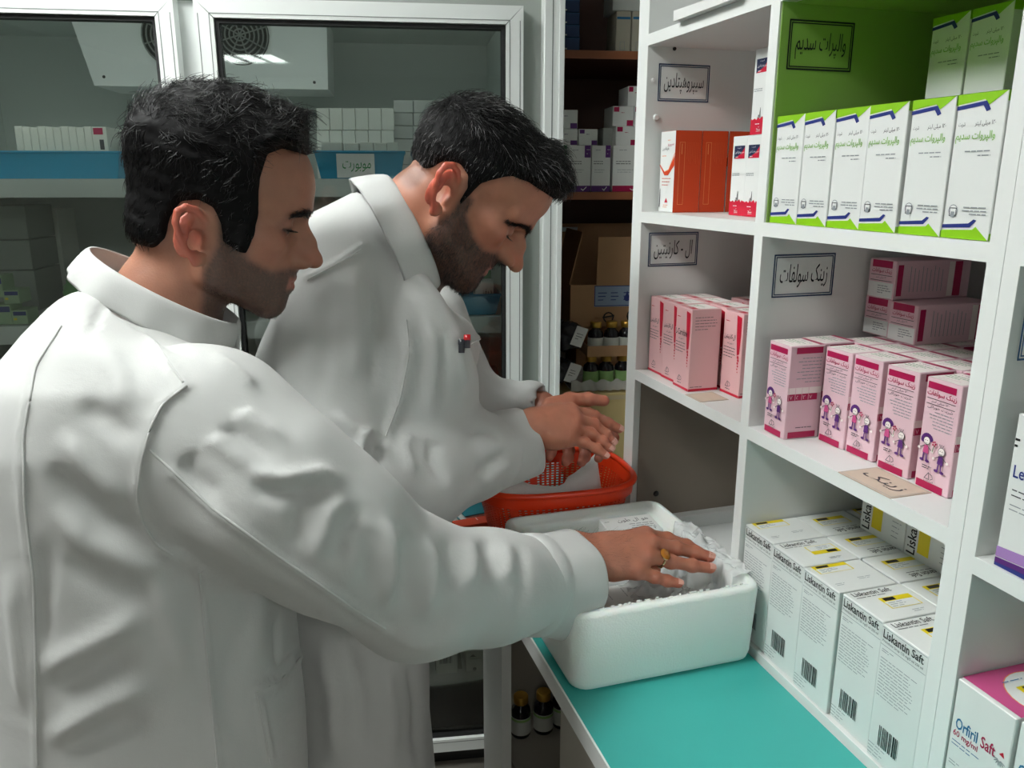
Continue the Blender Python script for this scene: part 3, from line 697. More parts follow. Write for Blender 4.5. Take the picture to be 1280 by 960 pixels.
# liskantin
ly = [0.5825, 0.6485, 0.7145, 0.7805, 0.8465]
protos = [make_lisk(0), make_lisk(1), make_lisk(2), make_lisk(3)]
LG = 'white cartons on the base shelf'
kinds = [0, 0, 3, 2, 3]
used = set()
def lisk(kind, x, y, z, r, lb, rx=0.0):
    z += 0.0005
    if kind not in used: o = protos[kind]; used.add(kind); o.location = (x, y, z); o.rotation_euler = (rx, 0, r); o['label'] = lb
    else: o = copy_thing(protos[kind], (x, y, z), r, lb); o.rotation_euler = (rx, 0, r)
    o['category'] = 'medicine carton'; o['group'] = LG; return o
for i, y in enumerate(ly): lisk(kinds[i], SX + 0.003 + 0.04 + [0.0, 0.003, 0.0, 0.002, 0.004][i], y, ZB, 0.0, 'tall white carton with black title, %s in the front row on the base shelf' % ORD[i])
for i, y in enumerate(ly): lisk(1, SX + 0.087 + 0.04, y, ZB, 0, 'tall white carton with yellow sticker, %s in the second row on the base shelf' % ORD[i])
for i, y in enumerate(ly): lisk(3, SX + 0.171 + 0.04, y, ZB, 0, 'tall white carton, %s in the hidden third row on the base shelf' % ORD[i])
def p_back(F):
    f, s, t, b = F
    f.text('Liskantin Saft', 0.05, 0.04, 0.23, 0.96, PBLACK, 0, 0.014, 1); f.rect(0.27, 0.1, 0.5, 0.85, PYEL); f.rect(0.30, 0.42, 0.44, 0.82, PBLACK); f.lines(0.72, 0.1, 0.92, 0.5, 6, PGREY, 0.0009, 4)
lb = carton('medicine_carton', 0.066, 0.078, 0.1, CW, p_back)
place_row(lb, [(0.748 + 0.033, 0.6255 + 0.0795 * i, ZB + 0.1604, 0, 'white carton on its side with rotated title, %s at the back' % ORD[i]) for i in range(3)], LG)
# right hand unit: magenta topped cartons and a tall white one with purple foot
def p_orf(F):
    f, s, t, b = F
    f.text('Orfiril', 0.08, 0.665, 0.47, 0.745, PBLUE, 0, 0.014); f.text('Saft', 0.53, 0.665, 0.78, 0.745, CRIM, 0, 0.014); f.text('60 mg/ml', 0.06, 0.60, 0.5, 0.655, CRIM, 0, 0.01)
    f.lines(0.06, 0.54, 0.55, 0.59, 2, PBLUE, 0.0008, 2); f.lines(0.06, 0.4, 0.3, 0.44, 2, PGREY, 0.0008, 3)
    f.poly([(0.84, 0.715), (0.93, 0.705), (0.9, 0.74)], CRED)
    for k in range(7): f.line([(0.86 + 0.03 * math.cos(3.4 + k * 0.42), 0.68 + 0.012 * math.sin(3.4 + k * 0.42)), (0.86 + 0.10 * math.cos(3.4 + k * 0.42), 0.68 + 0.04 * math.sin(3.4 + k * 0.42))], 0.0008, PGREY)
    t.rect(0, 0.05, 1, 1, PMAG)
    T = t; T.disc(0.74, 0.56, 0.60, PORLT, 28); T.disc(0.74, 0.56, 0.585, CW, 28)
    T2 = Face(t.mb, t.O - t.N * 0.0003, (1, 0, 0), (0, 1, 0), t.h, t.w)
oF = 0.105, 0.063, 0.15
def p_orf_all(F):
    p_orf(F); d, w, h = oF; T = Face(F[2].mb, (-d / 2, -w / 2, h), (1, 0, 0), (0, 1, 0), d, w, 0.0012); lisk_label(T, 0.36, 0.2, 0.86, 0.55); T.lines(0.3, 0.66, 0.8, 0.72, 1, PBLUE, 0.001, 4)
oc2 = carton('medicine_carton', *oF, CW, p_orf_all)
place_row(oc2, [(SX + 0.002 + 0.0525, 0.4825, 0.93, 0, 'white carton with magenta lid and blue and red title'), (SX + 0.004 + 0.0525, 0.4165, 0.93, 0, 'white carton with magenta lid cut off by the lower right corner')], 'magenta lidded cartons')
MB().box(SX + 0.0, SB, -0.05, 0.515, 0.9205, 0.9295, WHITE_LAM).build('shelf_board', unit2)
def p_le(F):
    f, s, t, b = F
    f.text('Levetiracetam', 0.06, 0.60, 1.0, 0.68, NAVY, 0, 0.012); f.lines(0.08, 0.47, 0.9, 0.54, 2, PDARK, 0.001, 4); f.lines(0.08, 0.38, 0.8, 0.44, 2, PGREY, 0.0009, 2)
    f.poly([(0, 0.06), (0, 0.13), (1, 0.17), (1, 0.10)], PLILAC); f.poly([(0, 0.02), (0, 0.055), (1, 0.09), (1, 0.03)], PPURP); f.poly([(0, 0), (0, 0.02), (0.3, 0.03), (1, 0.03), (1, 0)], NAVY); f.lines(0.02, 0.78, 0.1, 0.86, 2, PBLACK, 0.002, 3)
le = carton('medicine_carton', 0.06, 0.07, 0.14, CW, p_le)
le.location = (SX + 0.004 + 0.03, 0.463, Z3 - 0.0135); tag(le, 'white carton with purple and navy curved foot at the right edge', 'medicine carton')
# folded paper on the upper shelf edge
pp = MB(); a = np.array([(SX - 0.012, 0.955, 0.0), (SX - 0.012, 1.12, 0.0), (SX + 0.06, 1.135, 0.0), (SX + 0.06, 0.95, 0.0)])
pp.add([(q[0], q[1], 0.002) for q in a] + [(q[0], q[1], 0.012 + 0.004 * (i % 2)) for i, q in enumerate(a)], [(0, 1, 2, 3)[::-1], (4, 5, 6, 7), (0, 1, 5, 4)[::-1], (1, 2, 6, 5)[::-1], (2, 3, 7, 6)[::-1], (3, 0, 4, 7)[::-1]], PAPER)
o = pp.build('paper_stack', None, (0, 0, Z1 - 0.0014)); tag(o, 'few white paper sheets lying over the edge of the upper shelf', 'paper')
# ---------------------------------------------------------------- goods inside the refrigerator
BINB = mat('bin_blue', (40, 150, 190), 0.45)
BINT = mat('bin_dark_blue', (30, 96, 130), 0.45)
FCART = mat('carton_pale', (222, 224, 216), 0.55)
FCART2 = mat('carton_pale_green', (170, 196, 160), 0.55)
FGREY = mat('carton_dull', (150, 156, 150), 0.6)
GBAG = mat('green_bag', (120, 176, 110), 0.35)
def wpos(X, Y, z): q = fworld(X, Y, z); return q
def place_box(name, label, cat, u0, u1, v0, v1, Y, dep, m, group=None, z0=None, prints=None, tilt=0.0):
    vm = (v0 + v1) / 2; um = (u0 + u1) / 2; Xa, Xb = onf(u0, vm, Y)[0], onf(u1, vm, Y)[0]; za, zb = onf(um, v1, Y)[1], onf(um, v0, Y)[1]
    if z0 is not None: za = z0
    w, h = abs(Xb - Xa), zb - za
    mb = MB().box(-w / 2, w / 2, 0, dep, 0, h, m, 0.001)
    o = mb.build(name, None, wpos((Xa + Xb) / 2, Y, za + 0.0005), -RA + tilt); tag(o, label, cat, group)
    if prints:
        pr = MB(); prints(Face(pr, (-w / 2, 0, 0), (1, 0, 0), (0, 0, 1), w, h)); stuff(pr.build('print', o))
    return o
def open_bin(name, label, X0_, X1_, Y, dep, z, h, m, word=None):
    """a plastic bin with sloping walls, a rim and an open top"""
    o = empty(name, wpos((X0_ + X1_) / 2, Y, z + 0.0005), -RA); tag(o, label, 'bin')
    w = X1_ - X0_; i = 0.012; t = 0.003
    mb = MB()
    def ring(a, zz, s): return [(-w / 2 + a, a * 0.6, zz), (w / 2 - a, a * 0.6, zz), (w / 2 - a, dep - a, zz), (-w / 2 + a, dep - a, zz)]
    rs = [ring(i, 0, 0), ring(0, h, 0), ring(t, h, 0), ring(i + t, t, 0)]
    vs = sum(rs, []); fs = [(3, 2, 1, 0)]
    for k in range(3):
        for q in range(4): fs.append((4 * k + q, 4 * k + (q + 1) % 4, 4 * k + 4 + (q + 1) % 4, 4 * k + 4 + q))
    fs.append((12, 13, 14, 15)); mb.add(vs, fs, m); mb.build('shell', o)
    rm = MB(); rm.tube([(-w / 2, 0, h), (w / 2, 0, h), (w / 2, dep, h), (-w / 2, dep, h)], 0.003, m, 6, True, True); rm.build('rim', o)
    if word:
        pm_ = MB(); lw = w * 0.42; F = Face(pm_, (-lw / 2 - 0.01, -0.0012, 0.002), (1, 0, 0), (0, 0, 1), lw, h - 0.006, 0.0002)
        F.rect(0, 0, 1, 1, PAPER); F.text(word, 0.15, 0.25, 0.9, 0.7, PGRN, 0.15); stuff(pm_.build('paper_label', o))
    return o
z1, z2, z3_, z4, z5 = 1.537, 1.210, 0.862, 0.522, 0.192
XA = onf(-40, 200, 0.15)[0]; XB_ = onf(150, 200, 0.15)[0]
open_bin('storage_bin', 'long blue bin on the upper left fridge shelf holding a row of white cartons', XA, XB_, 0.15, 0.2, z1, 0.058, BINB)
for k in range(11):
    u = 22 + 9.6 * k
    red = k == 10
    place_box('medicine_carton', 'white carton standing in the long blue bin, number %s from the left' % ['one', 'two', 'three', 'four', 'five', 'six', 'seven', 'eight', 'nine', 'ten', 'eleven'][k] + (' with red corner' if red else ''), 'medicine carton', u, u + 9.2 + (9 if red else 0), 158 + (k % 3), 222, 0.165, 0.12, FCART, 'white cartons in the long blue bin', z1 + 0.004,
              (lambda F: (F.poly([(0.1, 0.85), (0.75, 0.85), (0.75, 0.98), (0.1, 0.98)], CRIM), F.rect(0.45, 0.55, 0.75, 0.75, PDARK))) if red else None)
XA = onf(393, 200, 0.12)[0]; XB_ = onf(506, 200, 0.12)[0]
open_bin('storage_bin', 'blue bin with a handwritten paper label on the upper right fridge shelf', XA, XB_, 0.12, 0.2, z1, 0.06, BINB, 'موبورت')
XA = onf(515, 200, 0.16)[0]; XB_ = onf(590, 200, 0.16)[0]
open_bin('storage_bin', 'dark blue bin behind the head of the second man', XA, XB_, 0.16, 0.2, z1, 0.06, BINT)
for k, (u0, u1) in enumerate(((403, 428), (431, 449), (451, 467), (469, 484), (485, 498))):
    place_box('medicine_carton', 'white carton rising out of the labelled blue bin, number %s from the left' % ['one', 'two', 'three', 'four', 'five'][k], 'medicine carton', u0, u1, 178 + k % 2, 222, 0.14, 0.07, FCART, 'white cartons in the labelled bin', z1 + 0.004)
for k in range(6):
    u0 = 396 + 16.2 * k
    for r, (v0, v1) in enumerate(((135, 163), (163, 185), (185, 222))):
        z = None if r < 2 else z1
        place_box('medicine_carton', 'white carton, %s of wide stack behind labelled bin, %s from left' % (['top layer', 'middle layer', 'bottom layer'][r], ['first', 'second', 'third', 'fourth', 'fifth', 'sixth'][k]), 'medicine carton', u0, u0 + 15.6, v0 + 0.4, v1, 0.36, 0.1, FCART, 'stacked white cartons on the upper right fridge shelf', z)
for k in range(3):
    u0 = 492 + 25 * k
    for r in range(6):
        v1 = 222 - 16.2 * r
        place_box('medicine_carton', 'grey carton in the %s column of the right fridge stack, %s from below' % (['left', 'middle', 'right'][k], ['first', 'second', 'third', 'fourth', 'fifth', 'sixth'][r]), 'medicine carton', u0, u0 + 24, v1 - 15.6, v1, 0.40, 0.1, CGREY, 'stacked grey cartons on the upper right fridge shelf', z1 if r == 0 else None)
# lower shelf, left door
for k, (u0, u1, v0, v1) in enumerate(((-20, 33, 258, 300), (-20, 39, 301, 338), (-20, 45, 339, 374))):
    place_box('medicine_carton', 'large dull carton behind the left fridge door, %s of the pile' % ['top', 'middle', 'bottom'][k], 'medicine carton', u0, u1, v0, v1 - 0.5, 0.34, 0.16, FGREY, 'large cartons in the left fridge bay', z2 if k == 2 else None)
place_box('medicine_carton', 'narrow dull carton behind the pile in the left fridge bay', 'medicine carton', 46, 78, 262, 372, 0.52, 0.12, FCART, None, z2)
place_box('medicine_carton', 'low dark carton right of the pile in the left fridge bay', 'medicine carton', 84, 130, 338, 372, 0.40, 0.14, FGREY, None, z2)
# a soft green bag
def soft_bag(name, label, c, sx, sy, sz, m, seed, rotz=0):
    bm = bmesh.new(); bmesh.ops.create_icosphere(bm, subdivisions=4, radius=1); r = random.Random(seed)
    ph = [r.uniform(0, 6.28) for _ in range(6)]
    for v in bm.verts:
        n = v.co.copy(); q = 1 + 0.10 * math.sin(5 * n.x + ph[0]) * math.sin(4 * n.z + ph[1]) + 0.06 * math.sin(11 * n.x + 7 * n.z + ph[2]) + 0.05 * math.sin(13 * n.y + 9 * n.z + ph[3])
        e = max(abs(n.x), abs(n.y), abs(n.z)); n = n * (0.55 + 0.45 / max(e, 0.6) * 0.75)
        v.co = (n.x * sx * q, n.y * sy * q, max(-sz, n.z * sz * q))
    me = bpy.data.meshes.new(name); bm.to_mesh(me); bm.free(); me.materials.append(m)
    for p in me.polygons: p.use_smooth = True
    o = link_mesh(name, me, None, (c[0], c[1], c[2] + sz + 0.0008), rotz); tag(o, label, 'bag'); return o
X, Z = onf(118, 330, 0.28)
soft_bag('plastic_bag', 'crumpled pale green bag on the lower left fridge shelf', wpos(X, 0.28, z2), 0.075, 0.07, 0.052, GBAG, 3, -RA)
for k, (u0, u1, v0, v1) in enumerate(((-8, 3, 345, 372), (4, 24, 363, 380), (-8, 14, 381, 402), (15, 34, 388, 402))):
    place_box('medicine_carton', 'small lime and navy carton behind the left fridge door, %s' % ['at the picture edge', 'topmost and banded', 'lower left with yellow mark', 'lower right with navy front'][k], 'medicine carton', u0, u1, v0, v1, 0.13, 0.06, FCART2, 'small lime cartons in the left fridge bay', None if k < 2 else z2,
              lambda F: (F.rect(0.1, 0.62, 0.95, 0.9, NAVY), F.rect(0.1, 0.3, 0.3, 0.45, PYEL)))
XA = onf(-40, 430, 0.13)[0]; XB_ = onf(30, 430, 0.13)[0]
# bins on lower shelves seen in the gaps
o = open_bin('storage_bin', 'blue bin on the lower right fridge shelf with a white paper label', onf(555, 390, 0.12)[0], onf(626, 390, 0.12)[0], 0.12, 0.2, z2, 0.05, BINB)
place_box('medicine_carton', 'pale carton with handwriting standing in the blue bin at right', 'medicine carton', 594, 617, 352, 392, 0.14, 0.06, PAPER, None, z2 + 0.004, lambda F: F.text('دیفنی', 0.15, 0.5, 0.9, 0.75, PDARK, 0.1))
place_box('medicine_carton', 'green carton behind the white labelled carton in the right bin', 'medicine carton', 598, 614, 338, 390, 0.218, 0.06, PGRN, None, z2 + 0.004)
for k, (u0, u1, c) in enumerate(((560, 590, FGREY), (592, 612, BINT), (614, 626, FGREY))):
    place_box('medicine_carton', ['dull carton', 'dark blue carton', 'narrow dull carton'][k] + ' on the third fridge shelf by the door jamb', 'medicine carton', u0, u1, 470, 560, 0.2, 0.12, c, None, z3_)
for k, (u0, u1, v0, v1) in enumerate(((545, 572, 800, 842), (575, 604, 792, 815), (583, 604, 815, 884), (545, 578, 842, 886))):
    place_box('medicine_carton', ['white carton with barcode, upper left on the bottom fridge shelf', 'white carton with wide barcode, upper right on the bottom fridge shelf', 'white carton with printed triangle on the bottom fridge shelf', 'clear grey carton lowest on the bottom fridge shelf'][k], 'medicine carton', u0, u1, v0, v1, 0.11 + 0.02 * k, 0.1, FCART if k < 3 else FGREY, None, z5 if k > 1 else None,
              (lambda F: F.barcode(0.15, 0.3, 0.75, 0.7, PDARK, 3)) if k < 2 else (lambda F: (F.poly([(0.2, 0.75), (0.6, 0.75), (0.4, 0.88)], PDARK), F.disc(0.5, 0.12, 0.12, PDARK, 10), F.line([(0.1, 0.65), (0.9, 0.65)], 0.001, PDARK))) if k == 2 else None)
# left bay lower shelves: a few bulky goods (they show at the picture edge and from the side)
for k, (u0, u1, zz, h_, c) in enumerate(((-60, 60, z3_, 0.2, FGREY), (70, 190, z3_, 0.16, FCART), (-60, 70, z4, 0.22, FCART), (80, 200, z4, 0.18, CGREY), (250, 380, z3_, 0.2, FCART), (390, 540, z3_, 0.17, CGREY), (280, 420, z4, 0.2, FGREY), (430, 600, z4, 0.18, FCART))):
    X_a, X_b = onf(u0, 500, 0.25)[0], onf(u1, 500, 0.25)[0]
    mb = MB().box(-(X_b - X_a) / 2, (X_b - X_a) / 2, 0, 0.2, 0, h_, c, 0.002); o = mb.build('storage_carton', None, wpos((X_a + X_b) / 2, 0.25, zz + 0.0005), -RA)
    tag(o, ['grey storage carton on the third shelf of the left fridge bay', 'pale storage carton on the third shelf of the left fridge bay', 'pale storage carton on the fourth shelf of the left fridge bay', 'grey storage carton on the fourth shelf of the left fridge bay', 'pale storage carton on the third shelf behind the man in front', 'grey storage carton on the third shelf behind the second man', 'dull storage carton on the fourth shelf behind the man in front', 'pale storage carton on the fourth shelf behind the second man'][k], 'carton')
cr = open_bin('storage_crate', 'bright green crate at the bottom of the left fridge bay', -1.135, onf(40, 900, 0.1)[0], 0.1, 0.3, z5, 0.16, mat('crate_green', (104, 190, 40), 0.45)); cr['category'] = 'crate'

# ---------------------------------------------------------------- goods in the dark wooden cabinet
zt, zm = WZ[0] + 0.0, WZ[1]
DBLUE = mat('carton_deep_blue', (28, 58, 104), 0.5)
BEIGE = mat('carton_beige', (176, 172, 156), 0.55)
def white_box(band, vert=None):
    def pr(F):
        F.rect(0, 0, 1, 0.13, band); F.line([(0.6, 0.06), (0.68, 0.03), (0.82, 0.1)], 0.002, CW)
        if vert: F.rect(0.72, 0.74, 0.98, 1.0, vert); F.lines(0.8, 0.78, 0.95, 0.95, 2, CW, 0.001, 2)
        F.text('حدود ۲۰', 0.1, 0.6, 0.72, 0.68, PDARK) if False else F.lines(0.1, 0.58, 0.75, 0.68, 2, PDARK, 0.0014, 4); F.lines(0.15, 0.4, 0.75, 0.5, 2, PGREY, 0.001, 5); F.lines(0.2, 0.88, 0.6, 0.92, 1, PGREY, 0.0012, 5)
    return pr
def small_end(c):
    return lambda F: (F.rect(0.68, 0.02, 0.98, 0.3, c), F.rect(0.05, 0.72, 0.3, 0.96, c), F.lines(0.4, 0.6, 0.75, 0.75, 1, c, 0.0012, 3))
cab = 'cartons in the wooden cabinet'
def cb(label, u0, u1, v0, v1, z0, m, pr=None, Y=WB + 0.02, dep=0.09): return place_box('medicine_carton', label, 'medicine carton', u0, u1, v0, v1, Y, dep, m, cab, z0, pr)
cb('white carton with green corner and purple foot beside the fridge post', 692, 708.5, 182, 240, zm, CW, white_box(PPURP, PGRN))
cb('white carton with purple corner and foot, second in the cabinet row', 709.5, 738.5, 182, 240, zm, CW, white_box(PPURP, PPURP))
cb('white carton with purple foot, third in the cabinet row', 739.5, 763, 182, 240, zm, CW, white_box(PPURP, PPURP))
cb('white carton with pink foot at the right end of the cabinet row', 766, 803, 182, 240, zm, CW, white_box(CRIM, CRIM))
yb2 = WB + 0.04
zlay = onf(720, 182, WB + 0.02)[1] + 0.0005
cb('small white carton with purple corner on top of the cabinet row, left', 694, 722, 161.5, 182, zlay, CW, small_end(PPURP), yb2 - 0.015)
cb('small white carton with dark corner on the cabinet row, second from left', 723.5, 747, 161.5, 182, zlay, CW, small_end(PPURP), yb2 - 0.015)
zl2 = onf(720, 161.5, yb2 - 0.015)[1] + 0.0005
cb('small white carton with purple corner, second layer at left', 694, 722, 137.5, 161, zl2, CW, small_end(PPURP), yb2 - 0.01)
cb('small white carton with pink corners, first layer at right', 770, 797, 158, 182, zlay, CW, small_end(CRIM), yb2 - 0.015)
zr2 = onf(780, 158, yb2 - 0.015)[1] + 0.0005
cb('small white carton with pink corners, second layer at right', 766, 792, 133, 157, zr2, CW, small_end(CRIM), yb2 - 0.01)
cb('small white carton with pink corner, second layer, cut by the shelving panel', 793, 812, 133, 157, zr2, CW, small_end(CRIM), yb2 - 0.01)
zr3 = onf(780, 133, yb2 - 0.01)[1] + 0.0005
cb('small white carton with pink corner, topmost at right in the cabinet', 785, 806, 108, 133, zr3, CW, small_end(CRIM), yb2 - 0.008)
cb('small dull carton standing behind the pink cornered ones', 754, 769, 160, 182, zlay, CGREY, None, yb2 + 0.02)
# upper cabinet shelf
for r in range(4):
    v1 = 62 - 15.6 * r
    zz = zt if r == 0 else None
    cb('deep blue carton in the pile at the top left of the cabinet, %s' % ['lowest', 'second from below', 'third from below', 'fourth from below'][r], 695, 724.5, v1 - 15, v1 - (0 if r == 0 else 0.1), zz, DBLUE, lambda F: (F.lines(0.1, 0.1, 0.9, 0.24, 1, CGREY, 0.003, 3), F.line([(0, 0.97), (1, 0.97)], 0.001, PBLUE)))
for k, (u0, u1) in enumerate(((770, 788.5), (790, 808))):
    cb('beige carton with blue strip on the top cabinet shelf, %s' % ['left one', 'right one'][k], u0, u1, 14, 63, zt, BEIGE, lambda F: (F.rect(0.05, 0.8, 0.95, 0.86, PBLUE), F.frame(0.3, 0.05, 0.6, 0.25, 0.001, PGREY)))
ztt = onf(780, 14, WB + 0.02)[1] + 0.0005
cb('pale carton lying on the beige pair at the top of the cabinet', 766, 806, -12, 13, ztt, CGREY)
# ------------------------------------------------ lower cabinet: cartons, bottles, wrapped goods
GLASSB = mat('bottle_glass_dark', (22, 18, 24), 0.12)
GOLD = mat('gold_cap', (188, 146, 62), 0.3, metal=0.7)
LABW = mat('bottle_label', (206, 208, 200), 0.55)
LABG = mat('bottle_label_green', (150, 190, 120), 0.55)
def make_bottle(label, group, r=0.0185, h=0.082, lab=LABW, strip=None):
    o = empty('medicine_bottle', (0, 0, 0)); tag(o, label, 'bottle', group)
    b = MB(); b.lathe([(r * 0.9, 0), (r, 0.003), (r, h * 0.58), (r * 0.92, h * 0.68), (r * 0.55, h * 0.77), (r * 0.5, h * 0.8), (r * 0.5, h * 0.86)], GLASSB, seg=20); b.build('glass_body', o)
    c = MB(); c.lathe([(r * 0.72, h * 0.82), (r * 0.74, h * 0.83), (r * 0.74, h * 0.985), (r * 0.66, h)], GOLD, seg=24)
    for k in range(2): c.lathe([(r * 0.755, h * (0.84 + 0.02 * k)), (r * 0.755, h * (0.848 + 0.02 * k))], GOLD, seg=24, cap=False)
    c.build('cap', o)
    lb_ = MB(); lb_.lathe([(r * 1.012, h * 0.1), (r * 1.012, h * 0.52)], lab, seg=20, cap=False)
    if strip: lb_.lathe([(r * 1.02, h * 0.44), (r * 1.02, h * 0.50)], strip, seg=20, cap=False)
    stuff(lb_.build('label_sleeve', o)) if strip else lb_.build('label_sleeve', o)
    return o
# under the counter
bt = make_bottle('dark bottle with gold cap in the counter niche, leftmost', 'dark bottles in the counter niche', 0.0185, 0.083, LABW, LABG)
for i, (u, v) in enumerate(((651, 917), (679, 912), (702, 905))):
    p = on(u, v, 2, 0.53)
    if i == 0: o = bt; o.location = (p[0], p[1], 0.5305)
    else: o = copy_thing(bt, (p[0], p[1], 0.5305), 0.5 * i, ['', 'dark bottle with gold cap in the counter niche, middle one', 'dark bottle with gold cap half hidden by the counter panel'][i])
zfl = 0.62
z_big = onf(750, 492, WB)[1]
bigc = place_box('shipping_carton', 'large cream shipping carton with red print behind the basket', 'carton', 704, 830, 492, 640, WB + 0.01, 0.3, CREAM, None, zfl, lambda F: (F.rect(0.30, 0.42, 0.40, 0.6, CRED), [F.poly([(0.18 + 0.03 * k, 0.74), (0.205 + 0.03 * k, 0.74 + 0.02 * (k % 2)), (0.20 + 0.03 * k, 0.82)], CRED) for k in range(6)], F.rect(0.02, 0.955, 0.98, 0.985, mat('tape_buff', (206, 188, 150), 0.4))))
zc0 = z_big + 0.001
def bottle_group(us, v, zb_, Y, proto_label, group, lab, h):
    pb = make_bottle('x', group, 0.0205, h, lab)
    for i, u in enumerate(us):
        X, _ = onf(u, v, Y); p = wpos(X, Y, zb_ + 0.0005)
        lbl = proto_label % ['left', 'middle', 'right'][i]
        if i == 0: pb.location = p; pb['label'] = lbl
        else: copy_thing(pb, p, 0.7 * i, lbl)
# tray wrapped in film with the lower three bottles
tr = empty('bottle_tray', wpos(onf(757, 490, WB)[0], WB + 0.03, zc0), -RA); tag(tr, 'film wrapped white tray holding dark bottles on the cream carton', 'tray')
w_ = onf(797, 490, WB + 0.03)[0] - onf(718, 490, WB + 0.03)[0]
zt_top = onf(757, 475, WB + 0.03)[1]
FILM = mat('milky_film', (206, 204, 198), 0.25, bump=0.6, bscale=40)
hh = zt_top - zc0
MB().box(-w_ / 2, w_ / 2, 0, 0.16, 0, 0.004, CW).build('tray_floor', tr)
bm_ = MB(); n = 26
vs = []; fs = []
for i in range(n + 1):
    for j, zz in enumerate((0.0, hh * 0.5, hh)):
        vs.append((-w_ / 2 + w_ * i / n, -0.004 + 0.004 * math.sin(i * 1.9 + j * 2.2), zz + (0.004 * math.sin(i * 1.1) if j == 2 else 0)))
for i in range(n):
    for j in range(2): fs.append((3 * i + j, 3 * i + 3 + j, 3 * i + 4 + j, 3 * i + 1 + j))
bm_.add(vs, fs, FILM, True); bm_.box(-w_ / 2, -w_ / 2 + 0.003, 0, 0.16, 0.004, hh, FILM).box(w_ / 2 - 0.003, w_ / 2, 0, 0.16, 0.004, hh, FILM).box(-w_ / 2, w_ / 2, 0.157, 0.16, 0.004, hh, FILM)
stuff(bm_.build('film_wall', tr))
bottle_group((738, 757, 777), 480, zc0 + 0.005, WB + 0.06, 'dark bottle with gold cap in the film wrapped tray, %s', 'dark bottles in the film wrapped tray', LABG, 0.082)
# a cut-down kraft carton above with three more bottles
zk0 = zc0 + 0.005 + 0.082 + 0.002
kx0, kx1 = onf(735, 440, WB + 0.03)[0], onf(806, 440, WB + 0.03)[0]
ktr = empty('bottle_tray', wpos((kx0 + kx1) / 2, WB + 0.035, zk0), -RA); tag(ktr, 'cut down brown carton holding a row of dark bottles with white labels', 'tray')
kw = kx1 - kx0; zk = onf(757, 433, WB + 0.03)[1] - zk0
for nm, a in (('tray_floor', (-kw / 2, kw / 2, 0, 0.14, 0, 0.003)), ('front_wall', (-kw / 2, kw / 2, 0, 0.003, 0.003, zk)), ('side_wall', (-kw / 2, -kw / 2 + 0.003, 0.003, 0.14, 0.003, zk)), ('side_wall', (kw / 2 - 0.003, kw / 2, 0.003, 0.14, 0.003, zk)), ('rear_wall', (-kw / 2 + 0.003, kw / 2 - 0.003, 0.137, 0.14, 0.003, zk))):
    MB().box(*a, KRAFT).build(nm, ktr)
bottle_group((744, 763.5, 782), 440, zk0 + 0.0035, WB + 0.062, 'dark bottle with gold cap and white label in the brown tray, %s', 'dark bottles in the brown tray', LABW, 0.085)
# open kraft carton with raised flaps on top
zo0 = onf(760, 408, WB + 0.10)[1]
zo1 = onf(760, 356, WB + 0.10)[1]
ox0, ox1 = onf(713, 380, WB + 0.10)[0], onf(826, 380, WB + 0.10)[0]
oc_ = empty('shipping_carton', wpos((ox0 + ox1) / 2, WB + 0.10, zo0), -RA); tag(oc_, 'open brown cardboard carton with raised flaps and a blue printed label', 'carton')
ow, oh = ox1 - ox0, zo1 - zo0
fm = MB().box(-ow / 2, ow / 2, 0, 0.003, 0, oh, KRAFT); o = fm.build('front_wall', oc_)
pr = MB(); F = Face(pr, (-ow / 2, 0, 0), (1, 0, 0), (0, 0, 1), ow, oh, 0.0004)
F.rect(0.26, 0.48, 1.0, 0.98, mat('label_pale_blue', (150, 168, 196), 0.5)); F.frame(0.265, 0.5, 0.995, 0.97, 0.002, NAVY)
F.disc(0.62, 0.68, 0.035, NAVY, 12); F.poly([(0.6, 0.72), (0.64, 0.72), (0.62, 0.86)], NAVY)
for k in range(5): F.lines(0.3 + 0.14 * k, 0.6, 0.4 + 0.14 * k, 0.85, 3, NAVY, 0.0022, k)
F.disc(0.42, 0.22, 0.06, PBLACK, 12); F.disc(0.42, 0.22, 0.045, KRAFT, 12); F.line([(0.36, 0.22), (0.48, 0.26)], 0.004, PBLACK); F.disc(0.72, 0.24, 0.10, PBLACK, 14, 0.2); F.disc(0.72, 0.27, 0.08, KRAFT, 14, 0.15); F.lines(0.6, 0.02, 0.85, 0.08, 1, PBLACK, 0.003, 3)
stuff(pr.build('print', oc_))
MB().box(-ow / 2, -ow / 2 + 0.003, 0.003, 0.24, 0, oh, KRAFT).build('side_wall', oc_)
MB().box(ow / 2 - 0.003, ow / 2, 0.003, 0.24, 0, oh, KRAFT).build('side_wall', oc_)
MB().box(-ow / 2 + 0.003, ow / 2 - 0.003, 0.237, 0.24, 0, oh, KRAFT).build('rear_wall', oc_)
MB().box(-ow / 2 + 0.003, ow / 2 - 0.003, 0.003, 0.237, 0, 0.003, KRAFT).build('floor_panel', oc_)
zf = onf(770, 296, WB + 0.09)[1] - zo0
fl1 = MB(); fl1.add([(-ow * 0.22, 0.0, oh), (ow / 2, 0.0, oh), (ow / 2, -0.012, zf), (-ow * 0.22, -0.012, zf), (-ow * 0.22, 0.003, oh), (ow / 2, 0.003, oh), (ow / 2, -0.009, zf), (-ow * 0.22, -0.009, zf)], [(0, 1, 2, 3), (7, 6, 5, 4), (0, 3, 7, 4), (1, 5, 6, 2), (3, 2, 6, 7)], KRAFT); fl1.build('flap', oc_)
